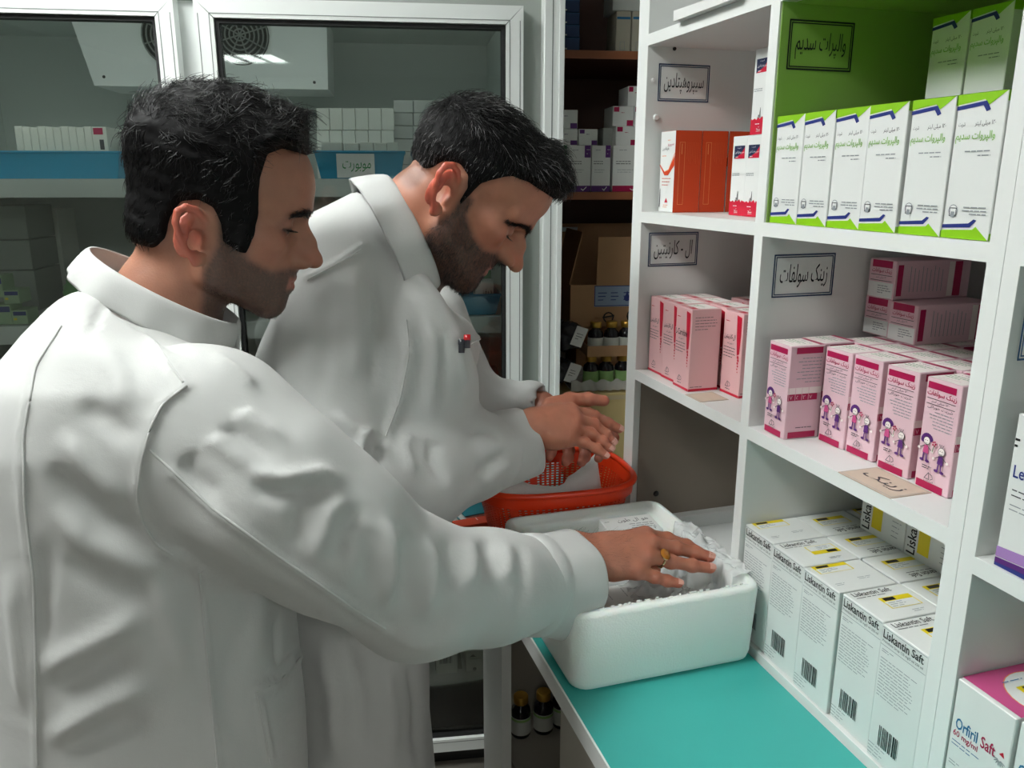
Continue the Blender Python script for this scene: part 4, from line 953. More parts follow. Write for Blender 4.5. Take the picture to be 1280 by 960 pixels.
fl2 = MB(); fl2.add([(-ow / 2, 0.02, oh), (-ow / 2, 0.21, oh), (-ow / 2 + 0.03, 0.22, zf + 0.01), (-ow / 2 + 0.035, 0.03, zf + 0.01), (-ow / 2 + 0.003, 0.02, oh), (-ow / 2 + 0.003, 0.21, oh), (-ow / 2 + 0.033, 0.22, zf + 0.01), (-ow / 2 + 0.038, 0.03, zf + 0.01)], [(3, 2, 1, 0), (4, 5, 6, 7), (0, 4, 7, 3), (1, 2, 6, 5), (2, 3, 7, 6)], KRAFT); fl2.build('flap', oc_)
fl3 = MB(); fl3.add([(-ow / 2, 0.237, oh), (ow / 2, 0.237, oh), (ow / 2, 0.25, zf + 0.02), (-ow / 2, 0.25, zf + 0.02), (-ow / 2, 0.24, oh), (ow / 2, 0.24, oh), (ow / 2, 0.253, zf + 0.02), (-ow / 2, 0.253, zf + 0.02)], [(0, 1, 2, 3), (7, 6, 5, 4), (2, 6, 7, 3), (0, 3, 7, 4), (1, 5, 6, 2)], KRAFT); fl3.build('flap', oc_)
# supporting carton behind the trays so that the open one rests on something
place_box('storage_carton', 'plain carton behind the bottle trays carrying the open brown carton', 'carton', 720, 826, 408, 492, WB + 0.21, 0.12, KRAFT, None, zc0)
# white cartons at the left, dark wrapped packs with paper labels
place_box('storage_carton', 'tall pale grey carton standing left of the open brown carton', 'carton', 694, 709, 298, 400, WB + 0.348, 0.05, CGREY, None, zc0)
place_box('storage_carton', 'white carton on top of the tall pale grey one by the post', 'carton', 694, 722, 284, 297.6, WB + 0.348, 0.05, CW, None, None)
DPL = mat('dark_plastic_wrap', (52, 50, 54), 0.22, bump=0.5, bscale=60)
for k, (u, v, s_) in enumerate(((717, 424, 1.0), (709, 470, 0.8))):
    X, Z = onf(u, v, WB + 0.02)
    zz = Z - 0.045 * s_
    b_ = soft_bag('wrapped_pack', ['upper dark plastic wrapped pack with paper tag, left of the bottles', 'lower dark plastic wrapped pack with paper tag, left of the bottles'][k], wpos(max(X - 0.01, 0.366 + 0.006 * (1 - k)), WB + 0.08, zz), 0.036, 0.05, 0.044 * s_, DPL, 5 + k, -RA + 0.4)
    b_['category'] = 'pack'
    tg = MB(); tg.box(-0.016, 0.016, -0.0005, 0.0005, -0.026, 0.026, PAPER); tg_ = tg.build('paper_tag', b_); tg_.location = (0.006, -0.055, 0.004); tg_.rotation_euler = (0.1, 0.35, -0.25)
    tp = MB(); F = Face(tp, (-0.016, -0.0005, -0.026), (1, 0, 0), (0, 0, 1), 0.032, 0.052, 0.0003); F.lines(0.2, 0.3, 0.8, 0.7, 3, PDARK, 0.0016, k); w2 = stuff(tp.build('writing', tg_))

# ---------------------------------------------------------------- on the counter: polystyrene box, red basket
EPS = mat('polystyrene', (232, 238, 234), 0.7, bump=0.35, bscale=420, sss=0.15)
BX0, BX1, BY0, BY1, BZ0, BZ1 = 0.330, 0.5985, 0.812, 1.124, 0.9105, 1.0225
def rrect(x0, x1, y0, y1, r, n=5):
    out = []
    for cx, cy, a0 in ((x1 - r, y1 - r, 0), (x0 + r, y1 - r, 90), (x0 + r, y0 + r, 180), (x1 - r, y0 + r, 270)):
        for k in range(n + 1):
            a = math.radians(a0 + 90 * k / n); out.append((cx + r * math.cos(a), cy + r * math.sin(a)))
    return out
def shell(rings, m, smooth=True):
    mb = MB(); n = len(rings[0][0]); vs = []; fs = []
    for poly, z in rings: vs += [(p[0], p[1], z) for p in poly]
    for i in range(len(rings) - 1):
        for k in range(n): fs.append((i * n + k, i * n + (k + 1) % n, (i + 1) * n + (k + 1) % n, (i + 1) * n + k))
    mb.add(vs, fs, m, smooth); mb.add([v for v in vs[:n]], [tuple(range(n))[::-1]], m); L = (len(rings) - 1) * n
    mb.add(vs[L:L + n], [tuple(range(n))], m); return mb
W_, D_ = (BX1 - BX0), (BY1 - BY0); cx_, cy_ = (BX0 + BX1) / 2, (BY0 + BY1) / 2
hb = BZ1 - BZ0
def R_(e, r): return rrect(-W_ / 2 + e, W_ / 2 - e, -D_ / 2 + e, D_ / 2 - e, r)
sb_ = empty('polystyrene_box', (cx_, cy_, BZ0), 0.0); tag(sb_, 'open white polystyrene box on the teal counter holding cartons and a bag', 'box')
rim_n = 5
eb = shell([(R_(0.012, 0.018), 0), (R_(0.006, 0.022), 0.004), (R_(0.0035, 0.024), 0.012), (R_(0.0, 0.024), hb - 0.006), (R_(0.002, 0.022), hb - 0.0015), (R_(0.005, 0.02), hb), (R_(0.012, 0.017), hb), (R_(0.0125, 0.016), hb - 0.007), (R_(0.022, 0.012), hb - 0.0075), (R_(0.026, 0.012), hb - 0.012), (R_(0.030, 0.012), 0.024)], EPS)
eb.build('box_body', sb_)
chips = MB(); rr_ = random.Random(4)
for k in range(60):
    t_ = rr_.uniform(-W_ / 2 + 0.03, W_ / 2 - 0.02); y_ = -D_ / 2 + 0.012 + rr_.uniform(-0.002, 0.004); s_ = rr_.uniform(0.0007, 0.0016)
    chips.box(t_ - s_ * 1.6, t_ + s_ * 1.6, y_ - s_ * 0.6, y_ + s_ * 0.6, hb - 0.004, hb + s_ * 0.5, EPS, s_ * 0.2)
stuff(chips.build('chipped_rim', sb_))
# cartons inside
def p_in(F):
    f, s, t, b = F
    T = Face(t.mb, (-0.043, -0.026, 0.03), (1, 0, 0), (0, 1, 0), 0.086, 0.052)
    T.text('هو ال طون', 0.3, 0.62, 0.9, 0.86, PDARK); T.lines(0.35, 0.2, 0.92, 0.55, 3, PDARK, 0.0012, 3, True); T.text('۲ عدد', 0.6, 0.06, 0.92, 0.2, PDARK); T.lines(0.05, 0.7, 0.25, 0.8, 1, PDARK, 0.001, 3)
    s.lines(0.1, 0.2, 0.9, 0.8, 2, PDARK, 0.001, 2)
inb = carton('medicine_carton', 0.086, 0.052, 0.03, CW, p_in)
inb.location = (0.522, 1.060, BZ0 + 0.074); inb.rotation_euler = (0.06, 0, -0.04); tag(inb, 'white carton with dark print lying at the back inside the polystyrene box', 'medicine carton')
def p_in2(F):
    f, s, t, b = F
    T = Face(t.mb, (-0.055, -0.028, 0.028), (1, 0, 0), (0, 1, 0), 0.11, 0.056)
    T.lines(0.3, 0.62, 0.85, 0.86, 2, PDARK, 0.0012, 5); T.text('lolol', 0.55, 0.12, 0.88, 0.45, NAVY, 0.2)
    s.lines(0.3, 0.2, 0.9, 0.8, 3, PDARK, 0.001, 4)
inb2 = carton('medicine_carton', 0.11, 0.056, 0.028, CW, p_in2)
inb2.location = (0.514, 1.000, BZ0 + 0.0685); inb2.rotation_euler = (0.0, 0, -0.05); tag(inb2, 'white carton half under the hand inside the polystyrene box', 'medicine carton')
for k, (x, y, z, lb_t) in enumerate(((0.50, 1.045, 0.025, 'carton lying flat under the printed one in the polystyrene box'), (0.50, 0.985, 0.025, 'carton lying flat under the hand in the polystyrene box'), (0.45, 0.92, 0.025, 'carton lying flat at the near left inside the polystyrene box'))):
    o = carton('medicine_carton', 0.12, 0.055, 0.043, CW, lambda F: F[2].lines(0.2, 0.2, 0.8, 0.8, 3, PGREY, 0.001, 3)); o.location = (x, y, BZ0 + z); tag(o, lb_t, 'medicine carton')
# crumpled clear bag spilling over the right wall
bag = bpy.data.materials.new('clear_bag'); bag.use_nodes = True; nt = bag.node_tree; nt.nodes.clear()
o_ = nt.nodes.new('ShaderNodeOutputMaterial'); mx = nt.nodes.new('ShaderNodeMixShader'); mx.inputs[0].default_value = 0.62
t_ = nt.nodes.new('ShaderNodeBsdfTransparent'); g_ = nt.nodes.new('ShaderNodeBsdfPrincipled'); g_.inputs['Base Color'].default_value = (0.86, 0.88, 0.88, 1); g_.inputs['Roughness'].default_value = 0.16
nt.links.new(t_.outputs[0], mx.inputs[1]); nt.links.new(g_.outputs[0], mx.inputs[2]); nt.links.new(mx.outputs[0], o_.inputs[0])
N = 64; vs = []; fs = []
from mathutils import noise as MN
for i in range(N):
    for j in range(N):
        a, b_ = i / (N - 1), j / (N - 1)
        x = 0.452 + 0.144 * a; y = 0.842 + 0.17 * b_
        q = Vector((x * 34, y * 34, 3.1)); q2 = Vector((x * 85, y * 85, 9.2))
        rid = 1 - abs(MN.noise(q)) * 2.2; rid2 = 1 - abs(MN.noise(q2)) * 2
        edge = min(a, 1 - a, b_, 1 - b_) * 5; e = min(1, edge)
        z = 0.972 + 0.020 * rid * e + 0.007 * rid2
        hump = math.exp(-((x - 0.575) / 0.03) ** 2 - ((y - 0.945) / 0.045) ** 2)
        z += 0.050 * hump * (0.8 + 0.3 * rid)
        if x > 0.570: z = max(z, 1.026 + 0.006 * rid2)
        vs.append((x + 0.006 * MN.noise(q2 + Vector((5, 0, 0))), y + 0.006 * MN.noise(q2 + Vector((0, 7, 0))), z))
for i in range(N - 1):
    for j in range(N - 1): fs.append((i * N + j, (i + 1) * N + j, (i + 1) * N + j + 1, i * N + j + 1))
pb_ = MB(); pb_.add(vs, fs, bag, True); o = pb_.build('plastic_bag'); tag(o, 'crumpled clear plastic bag spilling over the wall of the polystyrene box', 'bag')
# red basket: perforated walls
RED = mat('basket_red', (236, 62, 22), 0.32, sss=0.12)
kx, ky = (0.318 + 0.590) / 2, 1.236
KW, KD, KH = 0.272, 0.216, 0.135
bk = empty('plastic_basket', (kx, ky, 0.9105), math.radians(-4)); tag(bk, 'red plastic basket with perforated sides on the counter under the hands', 'basket')
def oval(f, z_rel):
    """rounded outline, f = taper factor"""
    a, b_, n = KW / 2 * f, KD / 2 * f, 3.2
    out = []
    for k in range(160):
        t = 2 * math.pi * k / 160; c, s = math.cos(t), math.sin(t)
        out.append((a * abs(c) ** (2 / n) * (1 if c >= 0 else -1), b_ * abs(s) ** (2 / n) * (1 if s >= 0 else -1)))
    # even spacing
    q = np.array(out + [out[0]]); L = np.r_[0, np.cumsum(np.linalg.norm(np.diff(q, axis=0), axis=1))]
    tt = np.linspace(0, L[-1], 161)[:-1]
    return np.stack([np.interp(tt, L, q[:, 0]), np.interp(tt, L, q[:, 1])], 1)
def taper(z): return 0.74 + 0.24 * (z / KH)
wall = MB(); NZ = 22; z_in = 0.012; z_hi = KH * 0.84
M = 160
def wall_pt(k, z, off):
    p = oval_cache[round(z, 6)][k % M]; n = p / np.linalg.norm(p); return (p[0] - n[0] * off, p[1] - n[1] * off, z)
zs = np.r_[0.0, np.linspace(z_in, z_hi, NZ * 2 + 1), KH * 0.97]
oval_cache = {round(float(z), 6): oval(taper(z), z) for z in zs}
vs = []; idx = {}
for zi, z in enumerate(zs):
    for k in range(M):
        for off in (0.0, 0.0018):
            idx[(zi, k, off > 0)] = len(vs); vs.append(wall_pt(k, float(z), off))
fs = []
def solid(zi, k):
    if zi == 0 or zi == len(zs) - 2: return True
    if (k // 2) % 10 in (0,): return True      # plain ribs between the panels
    return (zi - 1) % 2 == 0 or k % 2 == 0
for zi in range(len(zs) - 1):
    for k in range(M):
        if not solid(zi, k): continue
        k2 = (k + 1) % M
        for o_i in (False, True):
            q = (idx[(zi, k, o_i)], idx[(zi, k2, o_i)], idx[(zi + 1, k2, o_i)], idx[(zi + 1, k, o_i)]); fs.append(q if not o_i else q[::-1])
        for (za, ka), e in (((zi - 1, k), ((zi, k), (zi, k2))), ((zi + 1, k), ((zi + 1, k2), (zi + 1, k))), ((zi, (k - 1) % M), ((zi + 1, k), (zi, k))), ((zi, k2), ((zi, k2), (zi + 1, k2)))):
            if 0 <= za < len(zs) - 1 and not solid(za, ka):
                fs.append((idx[(e[0][0], e[0][1], False)], idx[(e[0][0], e[0][1], True)], idx[(e[1][0], e[1][1], True)], idx[(e[1][0], e[1][1], False)]))
wall.add(vs, fs, RED); wall.build('perforated_wall', bk)
ov0 = oval(taper(0), 0); flr = MB(); flr.add([(p[0], p[1], 0.0) for p in ov0] + [(p[0], p[1], 0.002) for p in ov0], [tuple(range(M))[::-1], tuple(range(M, 2 * M))], RED); flr.build('basket_floor', bk)
ov1 = oval(1.0, 0); rm = MB(); rm.tube([(p[0], p[1], KH) for p in ov1[::2]], 0.0055, RED, 8, True, True); rm.build('rim', bk)
rb = MB(); ovr = oval(0.985, 0)
n2 = 80
rb.add([(p[0], p[1], KH - 0.022) for p in ovr[::2]] + [(p[0], p[1], KH) for p in ov1[::2]], [(k, (k + 1) % n2, n2 + (k + 1) % n2, n2 + k) for k in range(n2)], RED, True); rb.build('rim_skirt', bk)
# folded sheet in the basket
sh = MB(); N = 24; vs = []; fs = []
for i in range(N + 1):
    for j in range(5):
        a = i / N; b_ = j / 4
        x = -0.094 + 0.19 * a; y = -0.03 + 0.055 * b_ + 0.02 * a
        topz = 0.118 + 0.022 * max(0, (a - 0.62) / 0.38) - 0.028 * (1 - abs(a - 0.35) * 2) * (1 if a < 0.7 else 0) + 0.012 * math.sin(a * 7)
        vs.append((x, y + 0.01 * math.sin(a * 6), 0.035 + (topz - 0.035) * (b_ ** 0.8)))
for i in range(N):
    for j in range(4): fs.append((i * 5 + j, i * 5 + 5 + j, i * 5 + 6 + j, i * 5 + 1 + j))
sh.add(vs, fs, PAPER, True); o = sh.build('paper_sheet', None, (kx, ky, 0.9105), math.radians(-4)); tag(o, 'curled white paper sheet standing in the red basket', 'paper')
md = o.modifiers.new('thickness', 'SOLIDIFY'); md.thickness = 0.0006
# things lying on the counter left of the basket
p = on(585, 645, 2, 0.93)
bo = empty('notebook', (0.375, 1.44, 0.9105), 0.15); tag(bo, 'closed teal notebook lying on the counter behind the red basket', 'notebook')
MB().box(-0.06, 0.1, -0.08, 0.09, 0.002, 0.018, PAPER).build('page_block', bo); MB().box(-0.062, 0.102, -0.083, 0.092, 0.018, 0.0205, mat('notebook_teal', (24, 104, 116), 0.45), 0.0006).build('cover', bo); MB().box(-0.062, 0.102, -0.083, 0.092, 0, 0.002, mat('notebook_teal', (24, 104, 116), 0.45)).build('back_cover', bo)
fl_ = carton('medicine_carton', 0.15, 0.03, 0.018, mat('carton_vermilion', (196, 66, 38), 0.45), lambda F: (F[2].lines(0.1, 0.2, 0.9, 0.6, 2, PAPER, 0.002, 2), F[0].rect(0.1, 0.3, 0.6, 0.7, PAPER)))
fl_.location = (0.375, 1.332, 0.911); fl_.rotation_euler = (0, 0, 0.1); tag(fl_, 'flat orange red carton lying on the counter left of the basket', 'medicine carton')
# ---------------------------------------------------------------- sculpting kit: distance fields on a grid, turned into smooth quad meshes
class Field:
    def __init__(s, lo, hi, h):
        s.lo = np.array(lo, float); s.h = h; s.n = np.ceil((np.array(hi) - s.lo) / h).astype(int) + 1
        s.ax = [(s.lo[i] + h * np.arange(s.n[i])).astype(np.float32) for i in range(3)]
        s.d = np.full(s.n, 1.0, np.float32)
    def _sub(s, lo, hi):
        sl = []
        for i in range(3):
            a = int(np.clip(math.floor((lo[i] - s.lo[i]) / s.h), 0, s.n[i])); b = int(np.clip(math.ceil((hi[i] - s.lo[i]) / s.h) + 1, 0, s.n[i]))
            if b <= a: return None, None
            sl.append(slice(a, b))
        X = s.ax[0][sl[0]][:, None, None]; Y = s.ax[1][sl[1]][None, :, None]; Z = s.ax[2][sl[2]][None, None, :]
        return tuple(sl), (X, Y, Z)
    def op(s, fn, lo, hi, k, mode='u'):
        sl, P = s._sub(lo, hi)
        if sl is None: return s
        v = fn(*P); d = s.d[sl]
        if mode == 'u':
            hh = np.maximum(k - np.abs(d - v), 0) / max(k, 1e-6); s.d[sl] = np.minimum(d, v) - hh * hh * k * 0.25
        else:
            v = -v; hh = np.maximum(k - np.abs(d - v), 0) / max(k, 1e-6); s.d[sl] = np.maximum(d, v) + hh * hh * k * 0.25
        return s
    def cone(s, a, b, ra, rb, k=0.01, mode='u'):
        a = np.array(a, float); b = np.array(b, float); R = max(ra, rb) + k + 3 * s.h
        return s.op(lambda X, Y, Z: f_cone(X, Y, Z, a, b, ra, rb), np.minimum(a, b) - R, np.maximum(a, b) + R, k, mode)
    def chain(s, pts, rs, k=0.01, mode='u'):
        for i in range(len(pts) - 1): s.cone(pts[i], pts[i + 1], rs[i], rs[i + 1], k, mode)
        return s
    def ell(s, c, r, k=0.01, mode='u', R=None):
        c = np.array(c, float); r = np.array(r, float); m = max(r) + k + 3 * s.h
        return s.op(lambda X, Y, Z: f_ell(X, Y, Z, c, r, R), c - m, c + m, k, mode)
    def mesh(s):
        return surface_nets(s.d, s.lo, s.h)
def f_cone(X, Y, Z, a, b, ra, rb):
    ab = b - a; L2 = float(ab @ ab) + 1e-12
    t = np.clip(((X - a[0]) * ab[0] + (Y - a[1]) * ab[1] + (Z - a[2]) * ab[2]) / L2, 0, 1)
    return np.sqrt((X - a[0] - t * ab[0]) ** 2 + (Y - a[1] - t * ab[1]) ** 2 + (Z - a[2] - t * ab[2]) ** 2) - (ra + t * (rb - ra))
def f_ell(X, Y, Z, c, r, R=None):
    x, y, z = X - c[0], Y - c[1], Z - c[2]
    if R is not None: x, y, z = R[0][0] * x + R[0][1] * y + R[0][2] * z, R[1][0] * x + R[1][1] * y + R[1][2] * z, R[2][0] * x + R[2][1] * y + R[2][2] * z
    k0 = np.sqrt((x / r[0]) ** 2 + (y / r[1]) ** 2 + (z / r[2]) ** 2); k1 = np.sqrt((x / r[0] ** 2) ** 2 + (y / r[1] ** 2) ** 2 + (z / r[2] ** 2) ** 2) + 1e-9
    return k0 * (k0 - 1) / k1
def surface_nets(d, lo, h):
    s = d < 0
    n = np.array(d.shape); c = np.zeros(n - 1, np.int8)
    offs = [(i, j, k) for i in (0, 1) for j in (0, 1) for k in (0, 1)]
    for o in offs: c += s[o[0]:n[0] - 1 + o[0], o[1]:n[1] - 1 + o[1], o[2]:n[2] - 1 + o[2]]
    I, J, K = np.nonzero((c > 0) & (c < 8))
    vals = {o: d[I + o[0], J + o[1], K + o[2]] for o in offs}
    acc = np.zeros((len(I), 3)); cnt = np.zeros(len(I))
    for o in offs:
        for ax in range(3):
            if o[ax]: continue
            q = list(o); q[ax] = 1; q = tuple(q); a, b = vals[o], vals[q]; m = (a < 0) != (b < 0)
            t = np.where(m, a / np.where(m, a - b, 1), 0)
            p = np.repeat(np.array(o, float)[None], len(I), 0); p[:, ax] += t
            acc += p * m[:, None]; cnt += m
    V = lo + (np.stack([I, J, K], 1) + acc / cnt[:, None]) * h
    idm = np.full(n - 1, -1, np.int32); idm[I, J, K] = np.arange(len(I))
    Q = []
    for ax in range(3):
        a1, a2 = (ax + 1) % 3, (ax + 2) % 3
        sa = np.take(s, range(0, n[ax] - 1), ax); sb2 = np.take(s, range(1, n[ax]), ax)
        e = np.array(np.nonzero(sa != sb2)); ok = (e[a1] > 0) & (e[a2] > 0) & (e[a1] < n[a1] - 1) & (e[a2] < n[a2] - 1); e = e[:, ok]
        ins = sa[tuple(e)]
        def cell(d1, d2):
            q = e.copy(); q[a1] += d1; q[a2] += d2; return idm[tuple(q)]
        quad = np.stack([cell(-1, -1), cell(0, -1), cell(0, 0), cell(-1, 0)], 1)
        quad[~ins] = quad[~ins][:, ::-1]; Q.append(quad)
    return V, np.concatenate(Q)
def vnormals(V, Q):
    a = V[Q[:, 2]] - V[Q[:, 0]]; b = V[Q[:, 3]] - V[Q[:, 1]]; fnm = np.cross(a, b); N = np.zeros_like(V)
    for i in range(4): 
        for c in range(3): N[:, c] += np.bincount(Q[:, i], fnm[:, c], len(V))
    return N / (np.linalg.norm(N, axis=1, keepdims=True) + 1e-12)
def laplace(V, Q, it=1, w=0.5):
    for _ in range(it):
        S = np.zeros_like(V); c = np.zeros(len(V))
        for i in range(4):
            for j in ((i + 1) % 4, (i + 3) % 4):
                for k in range(3): S[:, k] += np.bincount(Q[:, i], V[Q[:, j]][:, k], len(V))
                c += np.bincount(Q[:, i], minlength=len(V))
        V = V + w * (S / np.maximum(c, 1)[:, None] - V)
    return V
def np_mesh(name, V, Q, mats, col=None, parent=None, mat_idx=None, smooth=True):
    me = bpy.data.meshes.new(name); V = np.asarray(V, np.float32); Q = np.asarray(Q, np.int32); k = Q.shape[1]
    me.vertices.add(len(V)); me.vertices.foreach_set('co', V.ravel())
    me.loops.add(Q.size); me.loops.foreach_set('vertex_index', Q.ravel())
    me.polygons.add(len(Q)); me.polygons.foreach_set('loop_start', np.arange(0, Q.size, k, dtype=np.int32)); me.polygons.foreach_set('loop_total', np.full(len(Q), k, np.int32))
    me.polygons.foreach_set('use_smooth', np.full(len(Q), smooth))
    for m in mats: me.materials.append(m)
    if mat_idx is not None: me.polygons.foreach_set('material_index', np.asarray(mat_idx, np.int32))
    if col is not None:
        ca = me.color_attributes.new('tint', 'FLOAT_COLOR', 'POINT'); ca.data.foreach_set('color', np.c_[col, np.ones(len(V))].astype(np.float32).ravel())
    me.update(calc_edges=True); me.validate()
    return link_mesh(name, me, parent)
def sines(P, f, seed, n=5):
    r = np.random.RandomState(seed); out = np.zeros(len(P))
    for i in range(n):
        d = r.normal(size=3); d /= np.linalg.norm(d); out += np.sin((P @ d) * f * r.uniform(0.7, 1.5) + r.uniform(0, 6.28))
    return out / n
def vnoise(P, f, off=0.0):
    return np.array([MN.noise(Vector((p[0] * f + off, p[1] * f, p[2] * f))) for p in P])
def project(P):
    q = np.asarray(P) - CAM_POS; t = q @ FW
    return np.stack([640 + FPX * (q @ RT) / t, 480 - FPX * (q @ UP) / t, t], 1)
def poly_dist(UV, pts):
    pts = np.array(pts, float); best = np.full(len(UV), 1e9)
    for a, b in zip(pts[:-1], pts[1:]):
        ab = b - a; t = np.clip(((UV - a) @ ab) / (ab @ ab + 1e-9), 0, 1); best = np.minimum(best, np.linalg.norm(UV - a - t[:, None] * ab, axis=1))
    return best
def poly_dist_t(UV, pts):
    pts = np.array(pts, float); best = np.full(len(UV), 1e9); T = np.zeros(len(UV)); L = np.r_[0, np.cumsum(np.linalg.norm(np.diff(pts, axis=0), axis=1))]
    for i, (a, b) in enumerate(zip(pts[:-1], pts[1:])):
        ab = b - a; t = np.clip(((UV - a) @ ab) / (ab @ ab + 1e-9), 0, 1); d = np.linalg.norm(UV - a - t[:, None] * ab, axis=1)
        m = d < best; best = np.where(m, d, best); T = np.where(m, (L[i] + t * (L[i + 1] - L[i])) / L[-1], T)
    return best, T
def sstep(x): x = np.clip(x, 0, 1); return x * x * (3 - 2 * x)

# ---------------------------------------------------------------- skin, hair and cloth materials
def skin_mat(name, rough=0.48):
    m = bpy.data.materials.new(name); m.use_nodes = True; nt = m.node_tree; p = nt.nodes['Principled BSDF']
    a = nt.nodes.new('ShaderNodeAttribute'); a.attribute_name = 'tint'
    tc = nt.nodes.new('ShaderNodeTexCoord'); n = nt.nodes.new('ShaderNodeTexNoise'); n.inputs['Scale'].default_value = 60; n.inputs['Detail'].default_value = 6; nt.links.new(tc.outputs['Object'], n.inputs['Vector'])
    mr = nt.nodes.new('ShaderNodeMapRange'); mr.inputs[3].default_value = 0.84; mr.inputs[4].default_value = 1.14; nt.links.new(n.outputs['Fac'], mr.inputs[0])
    mx = nt.nodes.new('ShaderNodeVectorMath'); mx.operation = 'SCALE'; nt.links.new(a.outputs['Color'], mx.inputs[0]); nt.links.new(mr.outputs[0], mx.inputs['Scale'])
    nt.links.new(mx.outputs[0], p.inputs['Base Color']); p.inputs['Roughness'].default_value = rough
    p.inputs['Subsurface Weight'].default_value = 0.22; p.inputs['Subsurface Radius'].default_value = (0.008, 0.003, 0.0015); p.inputs['Subsurface Scale'].default_value = 1.0
    n2 = nt.nodes.new('ShaderNodeTexNoise'); n2.inputs['Scale'].default_value = 420; n2.inputs['Detail'].default_value = 3; nt.links.new(tc.outputs['Object'], n2.inputs['Vector'])
    b = nt.nodes.new('ShaderNodeBump'); b.inputs['Strength'].default_value = 0.25; b.inputs['Distance'].default_value = 0.0012; nt.links.new(n2.outputs['Fac'], b.inputs['Height']); nt.links.new(b.outputs['Normal'], p.inputs['Normal'])
    return m
SKIN = skin_mat('skin')
HAIR = mat('hair_black', (7, 6, 7), 0.34, spec=0.38)
HAIRCAP = mat('hair_mass', (10, 9, 10), 0.65, spec=0.12)
HAIRG = mat('hair_grey', (128, 126, 128), 0.4, spec=0.5)
BEARD = mat('beard_dark', (34, 27, 26), 0.5)
EYEW = mat('eye_white', (206, 200, 194), 0.25)
EYED = mat('eye_iris', (30, 20, 16), 0.15)
NAILM = mat('nail', (214, 160, 146), 0.3)
def cloth_mat(name, rgb):
    m = mat(name, rgb, 0.82, noise=0.015, nscale=8); nt = m.node_tree; p = nt.nodes['Principled BSDF']
    tc = nt.nodes.new('ShaderNodeTexCoord'); 
    n = nt.nodes.new('ShaderNodeTexNoise'); n.inputs['Scale'].default_value = 17; n.inputs['Detail'].default_value = 5; n.inputs['Roughness'].default_value = 0.5; n.inputs['Distortion'].default_value = 0.3; nt.links.new(tc.outputs['Object'], n.inputs['Vector'])
    w = nt.nodes.new('ShaderNodeTexNoise'); w.inputs['Scale'].default_value = 900; nt.links.new(tc.outputs['Object'], w.inputs['Vector'])
    ad = nt.nodes.new('ShaderNodeMath'); ad.operation = 'MULTIPLY_ADD'; ad.inputs[1].default_value = 0.05; nt.links.new(w.outputs['Fac'], ad.inputs[0]); nt.links.new(n.outputs['Fac'], ad.inputs[2])
    b = nt.nodes.new('ShaderNodeBump'); b.inputs['Strength'].default_value = 0.30; b.inputs['Distance'].default_value = 0.009; nt.links.new(ad.outputs[0], b.inputs['Height']); nt.links.new(b.outputs['Normal'], p.inputs['Normal'])
    p.inputs['Sheen Weight'].default_value = 0.15
    return m
COAT = cloth_mat('coat_cotton', (186, 187, 185))
TROU = cloth_mat('trouser_cloth', (46, 44, 46))
SHIRT = cloth_mat('shirt_cotton', (190, 192, 196))
SHOE = mat('shoe_leather', (24, 22, 22), 0.35)

# ---------------------------------------------------------------- strands (hair, beard, brows, lashes): thin three sided tapering tubes
def strands(paths, r0, r1):
    """paths: N x K x 3 -> vertices, quads"""
    N_, K, _ = paths.shape
    T = np.gradient(paths, axis=1); T /= np.linalg.norm(T, axis=2, keepdims=True) + 1e-9
    ref = np.where(np.abs(T[..., 2:3]) < 0.9, np.array([0, 0, 1.0]), np.array([1.0, 0, 0])); e1 = np.cross(T, ref); e1 /= np.linalg.norm(e1, axis=2, keepdims=True) + 1e-9; e2 = np.cross(T, e1)
    rr = (r0 + (r1 - r0) * np.linspace(0, 1, K))[None, :, None]
    V = np.stack([paths + rr * (math.cos(a) * e1 + math.sin(a) * e2) for a in (0, 2.094, 4.189)], 2).reshape(-1, 3)
    base = (np.arange(N_)[:, None] * K + np.arange(K - 1)[None]) * 3
    Q = np.concatenate([np.stack([base + i, base + (i + 1) % 3, base + 3 + (i + 1) % 3, base + 3 + i], 2).reshape(-1, 4) for i in range(3)])
    return V, Q

